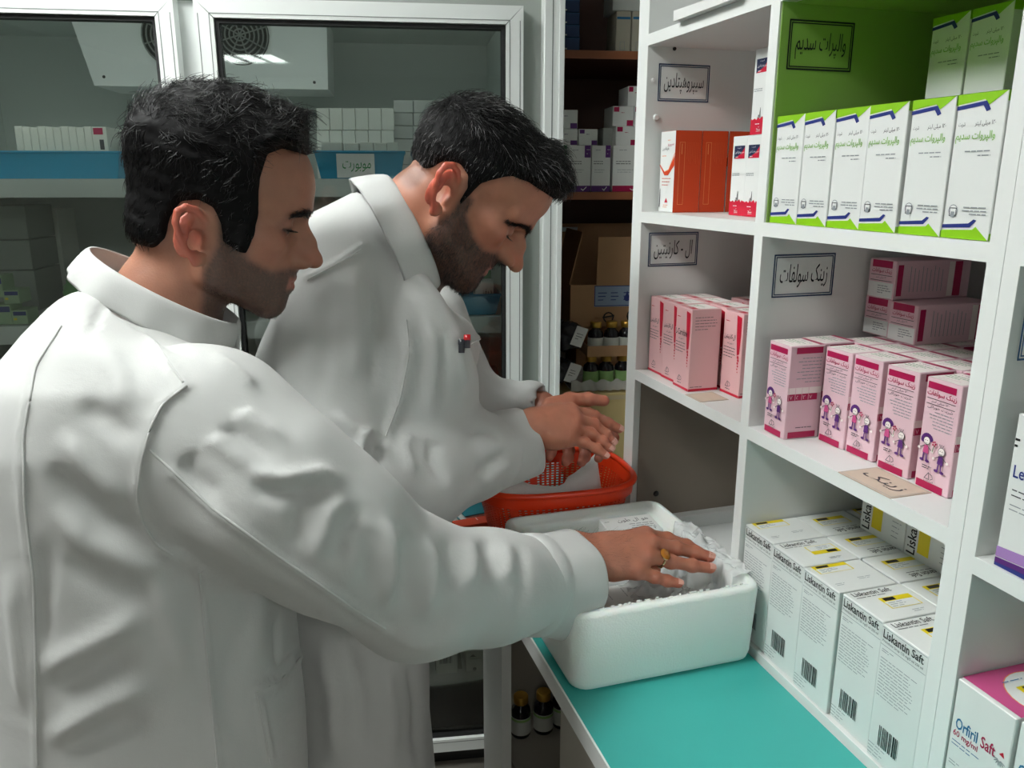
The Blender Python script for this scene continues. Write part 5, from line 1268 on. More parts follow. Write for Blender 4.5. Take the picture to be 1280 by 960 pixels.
# ---------------------------------------------------------------- the head, in its own frame: x forward, y left, z up, origin between the ear holes
def in_poly(x, z, poly):
    """signed distance in the side view, positive inside"""
    P = np.stack([x, z], 1); ins = np.zeros(len(P), bool); best = np.full(len(P), 1e9); n = len(poly)
    for i in range(n):
        a, b = np.array(poly[i], float), np.array(poly[(i + 1) % n], float); ab = b - a
        t = np.clip(((P - a) @ ab) / (ab @ ab), 0, 1); best = np.minimum(best, np.linalg.norm(P - a - t[:, None] * ab, axis=1))
        c = ((a[1] > P[:, 1]) != (b[1] > P[:, 1])); xx = a[0] + (P[:, 1] - a[1]) / (b[1] - a[1] + 1e-12) * ab[0]; ins ^= c & (P[:, 0] < xx)
    return np.where(ins, best, -best)
def head_field(neck_pts, neck_r, p, h=0.0021):
    ez = p.get('eye_dz', 0.0)
    F = Field((-0.125, -0.105, -0.175), (0.14, 0.105, 0.155), h)
    F.ell(p.get('skull_c', (-0.004, 0, 0.045)), p.get('skull', (0.099, 0.077, 0.087)), 0.02)
    F.ell(*p.get('forehead', ((0.040, 0, 0.045), (0.058, 0.061, 0.052))), 0.025)
    F.ell((0.044, 0, -0.02), (0.047, 0.056, 0.058), 0.02)
    F.ell((0.050, 0, -0.062), (0.043, 0.041, 0.038), 0.02)
    for s in (1, -1):
        F.cone((0.012, s * 0.047, -0.055), (0.076 + p.get('chin', 0.0), s * 0.013, -0.089), 0.017, 0.0145, 0.02)
        F.cone((0.0, s * 0.058, -0.005), (0.012, s * 0.049, -0.058), 0.013, 0.017, 0.02)
        F.ell((0.055, s * 0.047, -0.013), (0.025, 0.016, 0.013), 0.022)
    F.ell((0.070, 0, -0.055), (0.025, 0.027, 0.026), 0.014)
    F.ell((0.077 + p.get('chin', 0.0), 0, -0.090), (0.0155, 0.018, 0.0145), 0.014)
    for s in (1, -1):
        bx = p.get('brow_dx', 0.0); F.cone((0.090 + bx, s * 0.008, 0.029 + ez * 0.9), (0.069 + bx * 0.5, s * 0.049, 0.029 + ez * 0.9), 0.0100, 0.0085, 0.014)
        F.ell((0.097, s * 0.034, 0.006 + ez), (0.018, 0.0185, 0.0115), 0.012, 's')
    # nose
    nx, nz = p.get('nose', (0.006, -0.002))
    F.cone((0.089, 0, 0.016), (0.109 + nx, 0, -0.022 + nz), 0.0075, 0.0088, 0.010)
    F.cone((0.092, 0, 0.008), (0.102 + nx * 0.8, 0, -0.008), 0.008, 0.0082, 0.008)
    F.ell((0.088 + nx * 0.5, 0, -0.028), (0.021, 0.0165, 0.016), 0.010)
    F.ell((0.1105 + nx, 0, -0.0275 + nz), (0.0105, 0.0096, 0.0090), 0.006)
    for s in (1, -1):
        F.ell((0.0985 + nx * 0.7, s * 0.0125, -0.0335), (0.0108, 0.0065, 0.0075), 0.006)
        F.ell((0.104 + nx * 0.8, s * 0.0062, -0.0415), (0.006, 0.0032, 0.003), 0.003, 's')
    # lips
    lx = -0.0085
    for s in (1, -1):
        F.chain([(0.1015 + lx, 0, -0.0545), (0.0995 + lx, s * 0.010, -0.0545), (0.089 + lx, s * 0.023, -0.0605)], [0.0048, 0.0046, 0.0026], 0.004)
        F.chain([(0.1000 + lx, 0, -0.0655), (0.0970 + lx, s * 0.010, -0.0655), (0.088 + lx, s * 0.022, -0.0615)], [0.0058, 0.0052, 0.0026], 0.004)
    for s in (1, -1): F.chain([(0.1075 + lx, 0, -0.0600), (0.1035 + lx, s * 0.011, -0.0600), (0.089 + lx, s * 0.0255, -0.0615)], [0.0011, 0.0011, 0.0011], 0.003, 's')
    # eyes: ball with upper and lower lid
    for s in (1, -1):
        c = np.array((0.0735, s * 0.0325, 0.0075 + p.get('eye_dz', 0.0)))
        F.ell(c, (0.0122, 0.0122, 0.0122), 0.0015)
        lid = p.get('lid', -0.0045)
        F.op(lambda X, Y, Z: np.maximum(np.sqrt((X - c[0]) ** 2 + ((Y - c[1]) * 0.84) ** 2 + (Z - c[2]) ** 2) - 0.0138, -(Z - c[2] - lid) + 0.15 * (X - c[0])), c - 0.02, c + 0.02, 0.003)
        F.op(lambda X, Y, Z: np.maximum(np.sqrt((X - c[0]) ** 2 + ((Y - c[1]) * 0.84) ** 2 + (Z - c[2]) ** 2) - 0.0136, (Z - c[2] + 0.0078)), c - 0.02, c + 0.02, 0.003)
    # ears
    EARS = []
    for s in (1, -1):
        eo = p.get('ear_o', (-0.006, 0.0)); O = np.array((eo[0], s * 0.0715, eo[1])); bk = np.array((-math.cos(0.5), s * math.sin(0.5), 0.0)); up = np.array((-0.20, s * 0.10, 0.97)); up /= np.linalg.norm(up); nr = np.cross(up, bk) * s; nr *= np.sign(nr[1] * s)
        E = lambda a, b, o=0.0: O + bk * a + up * b + nr * o
        F.ell(E(0.007, 0.002, 0.002), (0.0165, 0.026, 0.0045), 0.006, 'u', [list(bk), list(up), list(nr)])
        hx = [E(-0.010, 0.006, 0.002), E(-0.0115, 0.013, 0.003), E(-0.010, 0.022, 0.005), E(-0.002, 0.0305, 0.006), E(0.009, 0.032, 0.007), E(0.0185, 0.026, 0.008), E(0.022, 0.014, 0.008), E(0.0205, 0.001, 0.008), E(0.015, -0.012, 0.006), E(0.008, -0.022, 0.005)]
        F.ell(E(0.006, 0.004, 0.008), (0.0115, 0.019, 0.005), 0.003, 's', [list(bk), list(up), list(nr)])
        F.chain(hx, [0.003, 0.0034, 0.0036, 0.0038, 0.0038, 0.0038, 0.0037, 0.0036, 0.0036, 0.004], 0.002)
        F.ell(E(0.001, -0.025, 0.004), (0.0085, 0.0085, 0.0045), 0.004, 'u', [list(bk), list(up), list(nr)])
        F.chain([E(0.002, 0.020, 0.003), E(0.010, 0.012, 0.0055), E(0.012, 0.000, 0.006), E(0.009, -0.010, 0.005), E(0.005, -0.015, 0.004)], [0.0022, 0.003, 0.0032, 0.003, 0.0028], 0.003)
        F.ell(E(-0.0115, -0.005, 0.000), (0.003, 0.006, 0.003), 0.004, 'u', [list(bk), list(up), list(nr)])
        F.ell(E(0.001, -0.003, 0.005), (0.0092, 0.0115, 0.0125), 0.003, 's', [list(bk), list(up), list(nr)])
    if p.get('nape'): F.ell(*p['nape'], 0.02)
    base = F.d.copy()
    F.chain(neck_pts, neck_r, 0.022)
    if p.get('throat'): F.cone(p['throat'][0], p['throat'][1], 0.020, 0.022, 0.03)
    return F, base
HAIR_POLY = [(0.084, 0.2), (0.084, 0.094), (0.070, 0.078), (0.056, 0.062), (0.050, 0.045), (0.036, 0.026), (0.026, 0.012), (0.025, -0.024), (0.010, -0.028), (0.008, 0.004), (0.007, 0.022), (-0.006, 0.032), (-0.021, 0.028), (-0.027, 0.006), (-0.027, -0.024), (-0.042, -0.052), (-0.062, -0.072), (-0.16, -0.072), (-0.16, 0.2)]
def build_head(M, neck_world, neck_r, skin, p):
    """M: 4x4 head frame to world. Returns skin mesh arrays and the hair, strand arrays."""
    Mi = np.linalg.inv(M); loc = [tuple((Mi @ np.r_[q, 1])[:3]) for q in neck_world]
    p = dict(p)
    F, base = head_field(loc, neck_r, p)
    V, Q = F.mesh(); V = laplace(V, Q, 1, 0.4); Nn = vnormals(V, Q)
    x, y, z = V.T
    col = np.repeat(np.array([[lin(c) for c in skin]]), len(V), 0)
    def blend(mask, rgb):
        m = np.clip(mask, 0, 1)[:, None]; col[:] = col * (1 - m) + np.array([lin(c) for c in rgb]) * m
    red = p.get('ear', (196, 96, 78))
    eo = p.get('ear_o', (-0.006, 0.0)); ear = sstep((np.abs(y) - 0.0725) / 0.008) * sstep((0.045 - np.abs(z - eo[1])) / 0.01) * (np.abs(x - eo[0]) < 0.035); blend(ear * 0.65, red); cc = np.exp(-(((x - eo[0] - 0.0) / 0.012) ** 2 + ((z - eo[1] - 0.0) / 0.014) ** 2)) * (np.abs(y) > 0.058); blend(cc * 0.6, p.get('concha', (150, 62, 50)))  # ear hollow tinted darker red, its depth shade painted in
    blend(np.exp(-((x - 0.112) ** 2 + y ** 2 + (z + 0.028) ** 2) / 0.012 ** 2) * 0.35, red)
    blend(np.exp(-((x - 0.065) ** 2 + (np.abs(y) - 0.045) ** 2 + (z + 0.02) ** 2) / 0.02 ** 2) * 0.22, red)
    lips = np.exp(-((z + 0.060) / 0.0075) ** 4) * sstep((0.024 - np.abs(y)) / 0.005) * sstep((x - 0.080) / 0.004); 
    # stubble or beard shadow
    bp = p.get('beard_poly', [(0.026, 0.005), (0.028, -0.018), (0.048, -0.036), (0.072, -0.046), (0.092, -0.040), (0.112, -0.046), (0.112, -0.2), (0.0, -0.118), (0.0, -0.06), (0.012, -0.025), (0.010, 0.005)])
    bd = in_poly(x, z, bp); mp = sstep((bd + 0.006) / 0.014) * (1 - lips * 0.9)
    mp *= 0.85 + 0.3 * np.random.RandomState(9).uniform(size=len(V))
    blend(np.clip(mp, 0, 1) * p.get('stubble', 0.4), p.get('stubble_rgb', (74, 58, 52)))
    blend(lips * 0.55, p.get('lip', (164, 92, 84)))
    hr = in_poly(x, z, p.get('hair_poly', HAIR_POLY)); blend(sstep((hr - 0.001) / 0.010) * 0.45 * (np.abs(y) < 0.0765) * sstep((z + 0.05) / 0.02), (34, 27, 25))
    # brow shade and eye colours
    for s in (1, -1):
        c = np.array((0.0735, s * 0.0325, 0.0075 + p.get('eye_dz', 0.0))); dist = np.linalg.norm(V - c, axis=1)
        on_ball = (np.abs(dist - 0.0122) < 0.0009) & (z - c[2] < p.get('lid', -0.0045) + 0.0008) & (z - c[2] > -0.0086) & (x > c[0])
        blend(on_ball * 1.0, (104, 92, 86)); blend(on_ball * (np.abs(y - c[1] - p.get('gaze', 0.0)) < 0.0052), (24, 16, 14))
        ring = np.exp(-((z - c[2] - p.get('lid', -0.0045)) / 0.0016) ** 2) * (np.abs(dist - 0.0138) < 0.0028) * (x > c[0]); blend(ring * 0.95, (30, 20, 18))
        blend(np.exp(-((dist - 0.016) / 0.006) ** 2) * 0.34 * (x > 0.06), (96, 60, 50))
    # hair cap
    Xg, Yg, Zg = np.meshgrid(*F.ax, indexing='ij')
    sel = np.abs(base) < 0.05
    px, py, pz = Xg[sel], Yg[sel], Zg[sel]
    del Xg, Yg, Zg
    hp = in_poly(px, pz, p.get('hair_poly', HAIR_POLY))
    top = sstep((pz - 0.03) / 0.07); back = sstep((-px - 0.03) / 0.05); low = sstep((pz + 0.075) / 0.05)
    T = (p['t_side'] + (p['t_top'] - p['t_side']) * top + p.get('t_front', 0) * sstep((px - 0.035) / 0.04) * top) * (0.35 + 0.65 * low)
    ramp = sstep(hp / 0.016)
    pn = np.stack([px, py, pz], 1)
    cl = sines(pn, 260, 5, 7) * 0.0022 + sines(pn, 520, 8, 7) * 0.0011
    ear_gap = sstep((0.017 - np.sqrt((px - eo[0] + 0.002) ** 2 + (pz - eo[1] - 0.002) ** 2)) / 0.008) * (np.abs(py) > 0.07)
    hd = np.full(base.shape, 1.0, np.float32); hd[sel] = base[sel] - (T + cl * np.minimum(1, T / 0.008)) * ramp + 0.004 * (1 - ramp) + 0.02 * ear_gap
    hd[base < -0.03] = -0.03
    hd[(base >= 0.05)] = 1.0
    HV, HQ = surface_nets(hd, F.lo, F.h)
    out = dict(V=V, Q=Q, col=col, N=Nn)
    # drop the inner part of the cap
    out['HV'], out['HQ'] = HV, HQ
    HN = vnormals(HV, HQ); hx = in_poly(HV[:, 0], HV[:, 2], p.get('hair_poly', HAIR_POLY))
    rs = np.random.RandomState(p.get('seed', 1))
    # strands
    cand = np.nonzero((hx > 0.001))[0]
    pick = rs.choice(cand, p['n_hair']); R0 = HV[pick]; N0 = HN[pick]
    fl = p['flow'](R0, N0, rs); fl -= (fl * N0).sum(1, keepdims=True) * N0; fl /= np.linalg.norm(fl, axis=1, keepdims=True) + 1e-9
    tp = sstep((R0[:, 2] - 0.03) / 0.07); L = (p['l_side'] + (p['l_top'] - p['l_side']) * tp) * rs.uniform(0.6, 1.25, len(R0)) * np.clip(0.3 + hx[pick] / 0.03, 0.3, 1)
    lift = p.get('lift', 0.25) * rs.uniform(0.2, 1.2, len(R0))
    K = 6; s_ = np.linspace(0, 1, K)
    side = np.cross(N0, fl); ph = rs.uniform(0, 6.28, len(R0)) * 0.6 + sines(R0, 120, 4) * 5; wv = p.get('wave', 0.15)
    paths = R0[:, None] - N0[:, None] * 0.002 + L[:, None, None] * (fl[:, None] * s_[None, :, None] + N0[:, None] * (lift[:, None] * np.sin(s_ * math.pi * 0.75)[None])[..., None] + side[:, None] * (wv * np.sin(s_[None] * p.get('wfreq', 4) + ph[:, None]))[..., None])
    out['hair'] = paths
    out['grey'] = rs.uniform(size=len(R0)) < p.get('grey', 0.0) * (0.4 + 1.2 * sstep((0.06 - R0[:, 2]) / 0.05))
    # beard strands
    bh = []
    if p.get('n_beard'):
        m = np.nonzero((bd > 0.001) & (lips < 0.3) & (z > -0.108))[0]; q = rs.choice(m, p['n_beard']); b0 = V[q]; bn = Nn[q]
        fl = np.array([0.25, 0, -1.0]) + rs.normal(0, 0.35, (len(q), 3)); fl = fl - (fl * bn).sum(1, keepdims=True) * bn * 0.75; fl /= np.linalg.norm(fl, axis=1, keepdims=True)
        Lb = p['l_beard'] * rs.uniform(0.5, 1.2, len(q)); s3 = np.linspace(0, 1, 3)
        bh.append(b0[:, None] - bn[:, None] * 0.0008 + Lb[:, None, None] * (fl[:, None] * s3[None, :, None] + bn[:, None] * (0.35 * s3)[None, :, None]))
    out['beard'] = np.concatenate(bh) if bh else None
    # brows and lashes
    br = []
    for s in (1, -1):
        n = p.get('n_brow', 560); t = rs.uniform(0, p.get('brow_len', 1.0), n); yy = s * (0.011 + 0.046 * t); xx = 0.1035 + p.get('brow_dx', 0.0) - 0.006 * t - 0.038 * t ** 2.0; zz = 0.0235 + p.get('eye_dz', 0.0) * 1.25 + 0.008 * np.sin(t * 2.4) - 0.010 * t + rs.normal(0, 0.0023, n) * (1.25 - 0.7 * t)
        b0 = np.stack([xx, yy, zz], 1)
        # bring the roots onto the skin
        for _ in range(1):
            dd = np.array([np.argmin(((V - b) ** 2).sum(1)) for b in b0]); bn = Nn[dd]; b0 = V[dd] + rs.normal(0, 0.0006, (n, 3))
        d = np.stack([-0.35 - 0.2 * t, s * (0.9 + 0 * t), 0.55 - 1.1 * t], 1) + rs.normal(0, 0.18, (n, 3)); d /= np.linalg.norm(d, axis=1, keepdims=True); s3 = np.linspace(0, 1, 3)
        br.append(b0[:, None] + 0.0085 * (d[:, None] * s3[None, :, None]) + bn[:, None] * (0.0012 + 0.0006 * s3)[None, :, None])
    out['brow'] = np.concatenate(br)
    la = []
    for s in (1, -1):
        c = np.array((0.0735, s * 0.0325, 0.0075 + p.get('eye_dz', 0.0))); a = np.linspace(-0.95, 0.95, 34); lz = p.get('lid', -0.0045); rr = math.sqrt(0.0138 ** 2 - lz ** 2)
        b0 = np.stack([c[0] + rr * np.cos(a), c[1] + rr * np.sin(a), np.full(34, c[2] + lz)], 1); d = np.stack([np.cos(a), np.sin(a), np.full(34, -0.45)], 1); s3 = np.linspace(0, 1, 3)
        la.append(b0[:, None] + 0.0075 * d[:, None] * s3[None, :, None] + np.array([0, 0, 0.0022])[None, None] * (s3 ** 2)[None, :, None])
    out['lash'] = np.concatenate(la)
    A = M[:3, :3]; tr = lambda P_: P_ @ A.T + M[:3, 3]
    for k in ('V', 'HV', 'hair', 'beard', 'brow', 'lash'):
        if out[k] is not None: out[k] = tr(out[k])
    return out
def head_matrix(ear_uvt, yaw, pitch, roll, scale):
    """ear hole of the near (right) ear seen at (u, v) and depth t; yaw turns the face away from the camera, pitch bows it"""
    fh = FW - FW[2] * np.array([0, 0, 1.0]); fh /= np.linalg.norm(fh); Zu = np.array([0, 0, 1.0])
    f = RT * math.cos(yaw) + fh * math.sin(yaw); l = np.cross(Zu, f)
    f2 = f * math.cos(pitch) - Zu * math.sin(pitch); u2 = np.cross(f2, l)
    l3 = l * math.cos(roll) + u2 * math.sin(roll); u3 = np.cross(f2, l3)
    A = np.stack([f2, l3, u3], 1) * scale; O = at(*ear_uvt) - A @ np.array([0.004, -0.074, 0.0])
    M = np.eye(4); M[:3, :3] = A; M[:3, 3] = O; return M
# ---------------------------------------------------------------- the two men
def horiz(yaw):
    fh = np.array([FW[0], FW[1], 0]); fh /= np.linalg.norm(fh); f = RT * math.cos(yaw) + fh * math.sin(yaw); return f, np.array([-f[1], f[0], 0])
def loft(O, f, l, table):
    """torso-like body: table rows (z, half depth, half width, forward shift, left shift)"""
    tb = np.array(table, float)
    def fn(X, Y, Z):
        z = np.ravel(Z); A, B, ca, cb = (np.interp(z, tb[:, 0], tb[:, i])[None, None, :] for i in (1, 2, 3, 4))
        a = (X - O[0]) * f[0] + (Y - O[1]) * f[1] - ca; b = (X - O[0]) * l[0] + (Y - O[1]) * l[1] - cb
        q = (np.abs(a / A) ** 2.3 + np.abs(b / B) ** 2.3) ** (1 / 2.3)
        d = (q - 1) * np.minimum(A, B)
        return np.maximum(np.maximum(d, Z - tb[-1, 0]), tb[0, 0] - Z)
    return fn
def collar(name, O, f, l, pitch, ra, rb, drop, flare, gap, parent, th=0.0022, stand=0.0, point=0.0):
    """turned down collar round a leaning neck: fold ring and outer edge"""
    up = np.array([0, 0, 1.0]); f2 = f * math.cos(pitch) - up * math.sin(pitch); u2 = f * math.sin(pitch) + up * math.cos(pitch)
    n = 72; rows = []
    for i in range(n + 1):
        a = math.radians(gap) + (2 * math.pi - 2 * math.radians(gap)) * i / n
        e = min(i, n - i) / n; tipf = math.exp(-(e / 0.10) ** 2)
        c, s = math.cos(a), math.sin(a); wob = 0.0015 * math.sin(a * 5) + 0.001 * math.sin(a * 11)
        base = O + f2 * (ra * c) + l * (rb * s); out = (f2 * c + l * s)
        inn = base - out * 0.003 - u2 * (drop * 0.75) ; top0 = base; mid = base + out * (flare * 0.28) - u2 * (drop * 0.12)
        rows.append([inn, base - out * 0.001 - u2 * 0.004, top0 + u2 * 0.001, base + out * (0.005) - u2 * 0.0015, base + out * (flare * 0.5 + 0.003 + wob) - u2 * (drop * 0.42), base + out * (flare + wob * 2) - u2 * (drop * (1 + point * tipf)) + f2 * (0.02 * point * tipf),
                     base + out * (flare - th + wob * 2) - u2 * (drop * (1 + point * tipf) + 0.0004) + f2 * (0.02 * point * tipf), base + out * (flare * 0.5 - th + wob) - u2 * (drop * 0.42)])
    rows = np.array(rows); k = rows.shape[1]; V = rows.reshape(-1, 3)
    Q = [(i * k + j, i * k + (j + 1) % k, (i + 1) * k + (j + 1) % k, (i + 1) * k + j) for i in range(n) for j in range(k)]
    Q += [(0, 7, 6, 5), (0, 5, 4, 3), (0, 3, 2, 1)] + [(n * k + 5, n * k + 6, n * k + 7, n * k), (n * k + 3, n * k + 4, n * k + 5, n * k), (n * k + 1, n * k + 2, n * k + 3, n * k)]
    o = np_mesh(name, V, np.array(Q), [COAT], None, parent)
    md = o.modifiers.new('round', 'SUBSURF'); md.levels = 1; md.render_levels = 1
    return o
def neck_cut(F, O, f, pitch, below):
    n = f * math.sin(pitch) + np.array([0, 0, math.cos(pitch)]); q = O - n * below
    F.op(lambda X, Y, Z: -((X - q[0]) * n[0] + (Y - q[1]) * n[1] + (Z - q[2]) * n[2]), F.lo, F.lo + F.n * F.h, 0.03, 's')
def dress(F, folds, parts, amp_noise, seed):
    """mesh of a garment field with its folds: folds = (screen polyline, width px, height m, part or None)"""
    V, Q = F.mesh(); V = laplace(V, Q, 2, 0.5); Nn = vnormals(V, Q)
    UV = project(V); view = V - CAM_POS; view /= np.linalg.norm(view, axis=1, keepdims=True)
    face = sstep((0.15 - (Nn * view).sum(1)) / 0.3)
    ids = np.argmin(np.stack([fn(V) for fn in parts], 1), 1) if parts else np.zeros(len(V), int)
    disp = np.zeros(len(V))
    for pts, w, amp, part in folds:
        d, tt = poly_dist_t(UV[:, :2], pts); tp = sstep(np.minimum(tt, 1 - tt) / 0.3) if abs(amp) >= 0.0035 else 1.0; g = np.exp(-(d / w) ** 2) * amp * tp * 1.4
        disp += g * face * (1 if part is None else (ids == part))
    disp += amp_noise * sines(V, 42, seed, 6) + amp_noise * 0.5 * sines(V * np.array([1, 1, 0.5]), 95, seed + 1, 7)
    V = V + Nn * disp[:, None]
    return V, Q
def seam(name, V, Q, lines, parent, r=0.0013):
    """stitched seam: a low ridge laid on the garment along each line"""
    Nn = vnormals(V, Q); UV = project(V); view = V - CAM_POS; fc = (Nn * view).sum(1) < 0; Vf, Nf, Uf = V[fc], Nn[fc], UV[fc]
    for pts in lines:
        pts = np.array(pts, float); L = np.r_[0, np.cumsum(np.linalg.norm(np.diff(pts, axis=0), axis=1))]; tt = np.linspace(0, L[-1], max(6, int(L[-1] / 5))); pp = np.stack([np.interp(tt, L, pts[:, 0]), np.interp(tt, L, pts[:, 1])], 1); path = []
        for q in pp:
            d = np.linalg.norm(Uf[:, :2] - q, axis=1); c = np.nonzero(d < 9)[0]
            if len(c) < 3: continue
            c = c[Uf[c, 2] < Uf[c, 2].min() + 0.03]; w = np.exp(-(d[c] / 3.5) ** 2) + 1e-9; P_ = (Vf[c] * w[:, None]).sum(0) / w.sum(); n_ = (Nf[c] * w[:, None]).sum(0); n_ /= np.linalg.norm(n_)
            s_ = project(P_[None])[0]; P_ = P_ + RT * ((q[0] - s_[0]) * s_[2] / FPX) - UP * ((q[1] - s_[1]) * s_[2] / FPX)
            path.append(P_ + n_ * 0.0002)
        if len(path) < 5: continue
        path = np.array(path)
        for _ in range(3): path[1:-1] = 0.25 * path[:-2] + 0.5 * path[1:-1] + 0.25 * path[2:]
        mb = MB(); mb.tube([tuple(q) for q in path], r, COAT, 6); rel(mb.build(name, parent), parent)
def cuff_band(name, a, b, ra, rb, parent, th=0.003, sag=0.006, seed=1, lip=0.004):
    a, b = np.array(a), np.array(b); d = (b - a) / np.linalg.norm(b - a); e1 = np.cross(d, np.array([0, 0, 1.0])); e1 /= np.linalg.norm(e1); e2 = np.cross(e1, d); L = np.linalg.norm(b - a); n = 72; rows = []
    prof = [(0.10, ra - 0.010), (0.0, ra - 0.004), (0.0, ra + lip * 0.5), (0.03, ra + lip), (0.30, ra + lip * 0.9), (0.34, ra + lip * 0.35), (0.40, ra + lip * 0.5), (0.7, (ra + rb) / 2 + lip * 0.7), (0.97, rb + lip), (1.0, rb + lip - 0.0006), (1.0, rb + lip - th), (0.9, rb + lip - th), (0.3, ra - 0.006)]
    for i in range(n):
        t = 2 * math.pi * i / n; c, s = math.cos(t), math.sin(t); w = 0.0016 * math.sin(3 * t + seed) + 0.0010 * math.sin(7 * t + 2 * seed)
        dn = max(0.0, -s) ** 2 * sag
        rows.append([a + d * (x * L + 0.004 * math.sin(2 * t + seed) * x) + (e1 * c + e2 * s) * (r + w * x + dn * (0.4 + 0.6 * x)) for x, r in prof])
    rows = np.array(rows); k = rows.shape[1]; V = rows.reshape(-1, 3); Q = [(i * k + j, i * k + j + 1, ((i + 1) % n) * k + j + 1, ((i + 1) % n) * k + j) for i in range(n) for j in range(k - 1)]
    return np_mesh(name, V, np.array(Q)[:, ::-1], [COAT], None, parent)
def arm_fn(pts, rs):
    def fn(P):
        best = np.full(len(P), 1e9)
        for i in range(len(pts) - 1): best = np.minimum(best, f_cone(P[:, 0], P[:, 1], P[:, 2], np.array(pts[i]), np.array(pts[i + 1]), rs[i], rs[i + 1]))
        return best
    return fn
def hand_mesh(chains, palm, skin, h=0.0015, red=(196, 104, 84), hairy=0):
    """chains: five fingers as (points, radii); palm: list of (a, b, ra, rb)"""
    allp = np.array([p for c in chains for p in c[0]] + [q for a in palm for q in a[:2]]); F = Field(allp.min(0) - 0.035, allp.max(0) + 0.035, h)
    for a, b, ra, rb in palm: F.cone(a, b, ra, rb, 0.014)
    G = None
    for pts, rs in chains:
        f = Field(F.lo, F.lo + (F.n - 1) * h, h); f.n = F.n; f.d = np.full(F.n, 1.0, np.float32); f.ax = F.ax
        f.chain(pts, rs, 0.0035)
        for i in range(1, len(pts) - 1): f.ell(pts[i], (rs[i] * 1.10,) * 3, 0.004)
        G = f.d if G is None else np.minimum(G, f.d)
    k = 0.007; hh = np.maximum(k - np.abs(F.d - G), 0) / k; F.d = np.minimum(F.d, G) - hh * hh * k * 0.25
    V, Q = F.mesh(); V = laplace(V, Q, 1, 0.4)
    col = np.repeat(np.array([[lin(c) for c in skin]]), len(V), 0); rd = np.array([lin(c) for c in red])
    for pts, rs in chains:
        for i, p in enumerate(pts[:-1]):
            m = np.exp(-(((V - p) ** 2).sum(1)) / (rs[i] * 1.15) ** 2)[:, None] * 0.42; col = col * (1 - m) + rd * m
        m = np.exp(-(((V - pts[-1]) ** 2).sum(1)) / (rs[-1] * 1.6) ** 2)[:, None] * 0.5; col = col * (1 - m) + rd * m
    return V, Q, col
def nail(p1, p2, r, outw):
    """small plate on the back of a finger tip"""
    p1, p2 = np.array(p1), np.array(p2); d = (p2 - p1) / np.linalg.norm(p2 - p1); o = outw - (outw @ d) * d; o /= np.linalg.norm(o); s = np.cross(d, o); V = []; nU, nV = 5, 5
    for i in range(nU):
        for j in range(nV):
            a = (j / (nV - 1) - 0.5) * 1.7; t = i / (nU - 1)
            V.append(p2 + d * (-0.35 * r + 1.25 * r * t) + (o * math.cos(a) + s * math.sin(a)) * (r * 1.03 * (1 - 0.22 * t * t)))
    Q = [(i * nV + j, (i + 1) * nV + j, (i + 1) * nV + j + 1, i * nV + j + 1) for i in range(nU - 1) for j in range(nV - 1)]
    return np.array(V), np.array(Q)
def merge(parts):
    Vs, Qs, Cs, Ms = [], [], [], []; o = 0
    for V, Q, C, m in parts:
        Vs.append(V); Qs.append(np.asarray(Q) + o); Cs.append(C if len(np.shape(C)) == 2 else np.repeat(np.array([C]), len(V), 0)); Ms.append(np.full(len(Q), m)); o += len(V)
    return np.concatenate(Vs), np.concatenate(Qs), np.concatenate(Cs), np.concatenate(Ms)
LC = lambda rgb: [lin(c) for c in rgb]
def put_hair(root, H, r0, hair_label):
    hb_ = np_mesh('hair', H['HV'], H['HQ'], [HAIRCAP], None, root)
    hb_['label'] = hair_label
    for nm, sel, m in (('hair_strands', ~H['grey'], HAIR), ('grey_strands', H['grey'], HAIRG)):
        if sel.sum() < 5: continue
        V, Q = strands(H['hair'][sel], r0, r0 * 0.35); stuff(np_mesh(nm, V, Q, [m], None, hb_))
    if H['beard'] is not None:
        V, Q = strands(H['beard'], 0.00024, 0.0001); o = stuff(np_mesh('beard', V, Q, [BEARD], None, root))
    V, Q = strands(H['brow'], 0.00034, 0.00012); stuff(np_mesh('eyebrows', V, Q, [HAIR], None, root))
    V, Q = strands(H['lash'], 0.0003, 0.0001); stuff(np_mesh('eyelashes', V, Q, [HAIR], None, root))
def lower_body(root, O, f, l, hip_z, spread, step=0.0):
    """trousers and shoes"""
    F = Field((O[0] - 0.35, O[1] - 0.35, 0.03), (O[0] + 0.35, O[1] + 0.35, hip_z + 0.12), 0.011); ft = []
    for s in (1, -1):
        hp = np.array([O[0], O[1], hip_z]) + l * (0.085 * s); kn = np.array([O[0], O[1], 0.48]) + l * (spread * s) + f * (0.03 + step * s); an = np.array([O[0], O[1], 0.09]) + l * (spread * s) + f * (-0.02 + step * s)
        F.chain([hp, kn, an], [0.10, 0.075, 0.065], 0.04); ft.append(an)
    F.ell((O[0], O[1], hip_z), (0.16, 0.16, 0.12), 0.05)
    V, Q = F.mesh(); V = V + vnormals(V, Q) * (0.006 * sines(V * np.array([1, 1, 2.0]), 30, 3))[:, None]; np_mesh('trousers', V, Q, [TROU], None, root)
    for a in ft:
        G = Field(a - np.array([0.25, 0.25, 0.09]), a + np.array([0.25, 0.25, 0.06]), 0.008)
        z0 = 0.004
        G.chain([a + np.array([0, 0, 0.0]), a + f * 0.03 + np.array([0, 0, -0.04]), a + f * 0.15 + np.array([0, 0, -0.053])], [0.042, 0.044, 0.036], 0.03)
        G.op(lambda X, Y, Z: Z - z0 - 0 * X - 0 * Y, G.lo, G.lo + G.n * G.h, 0.004, 's'); V, Q = G.mesh(); np_mesh('shoe', V, Q, [SHOE], None, root)
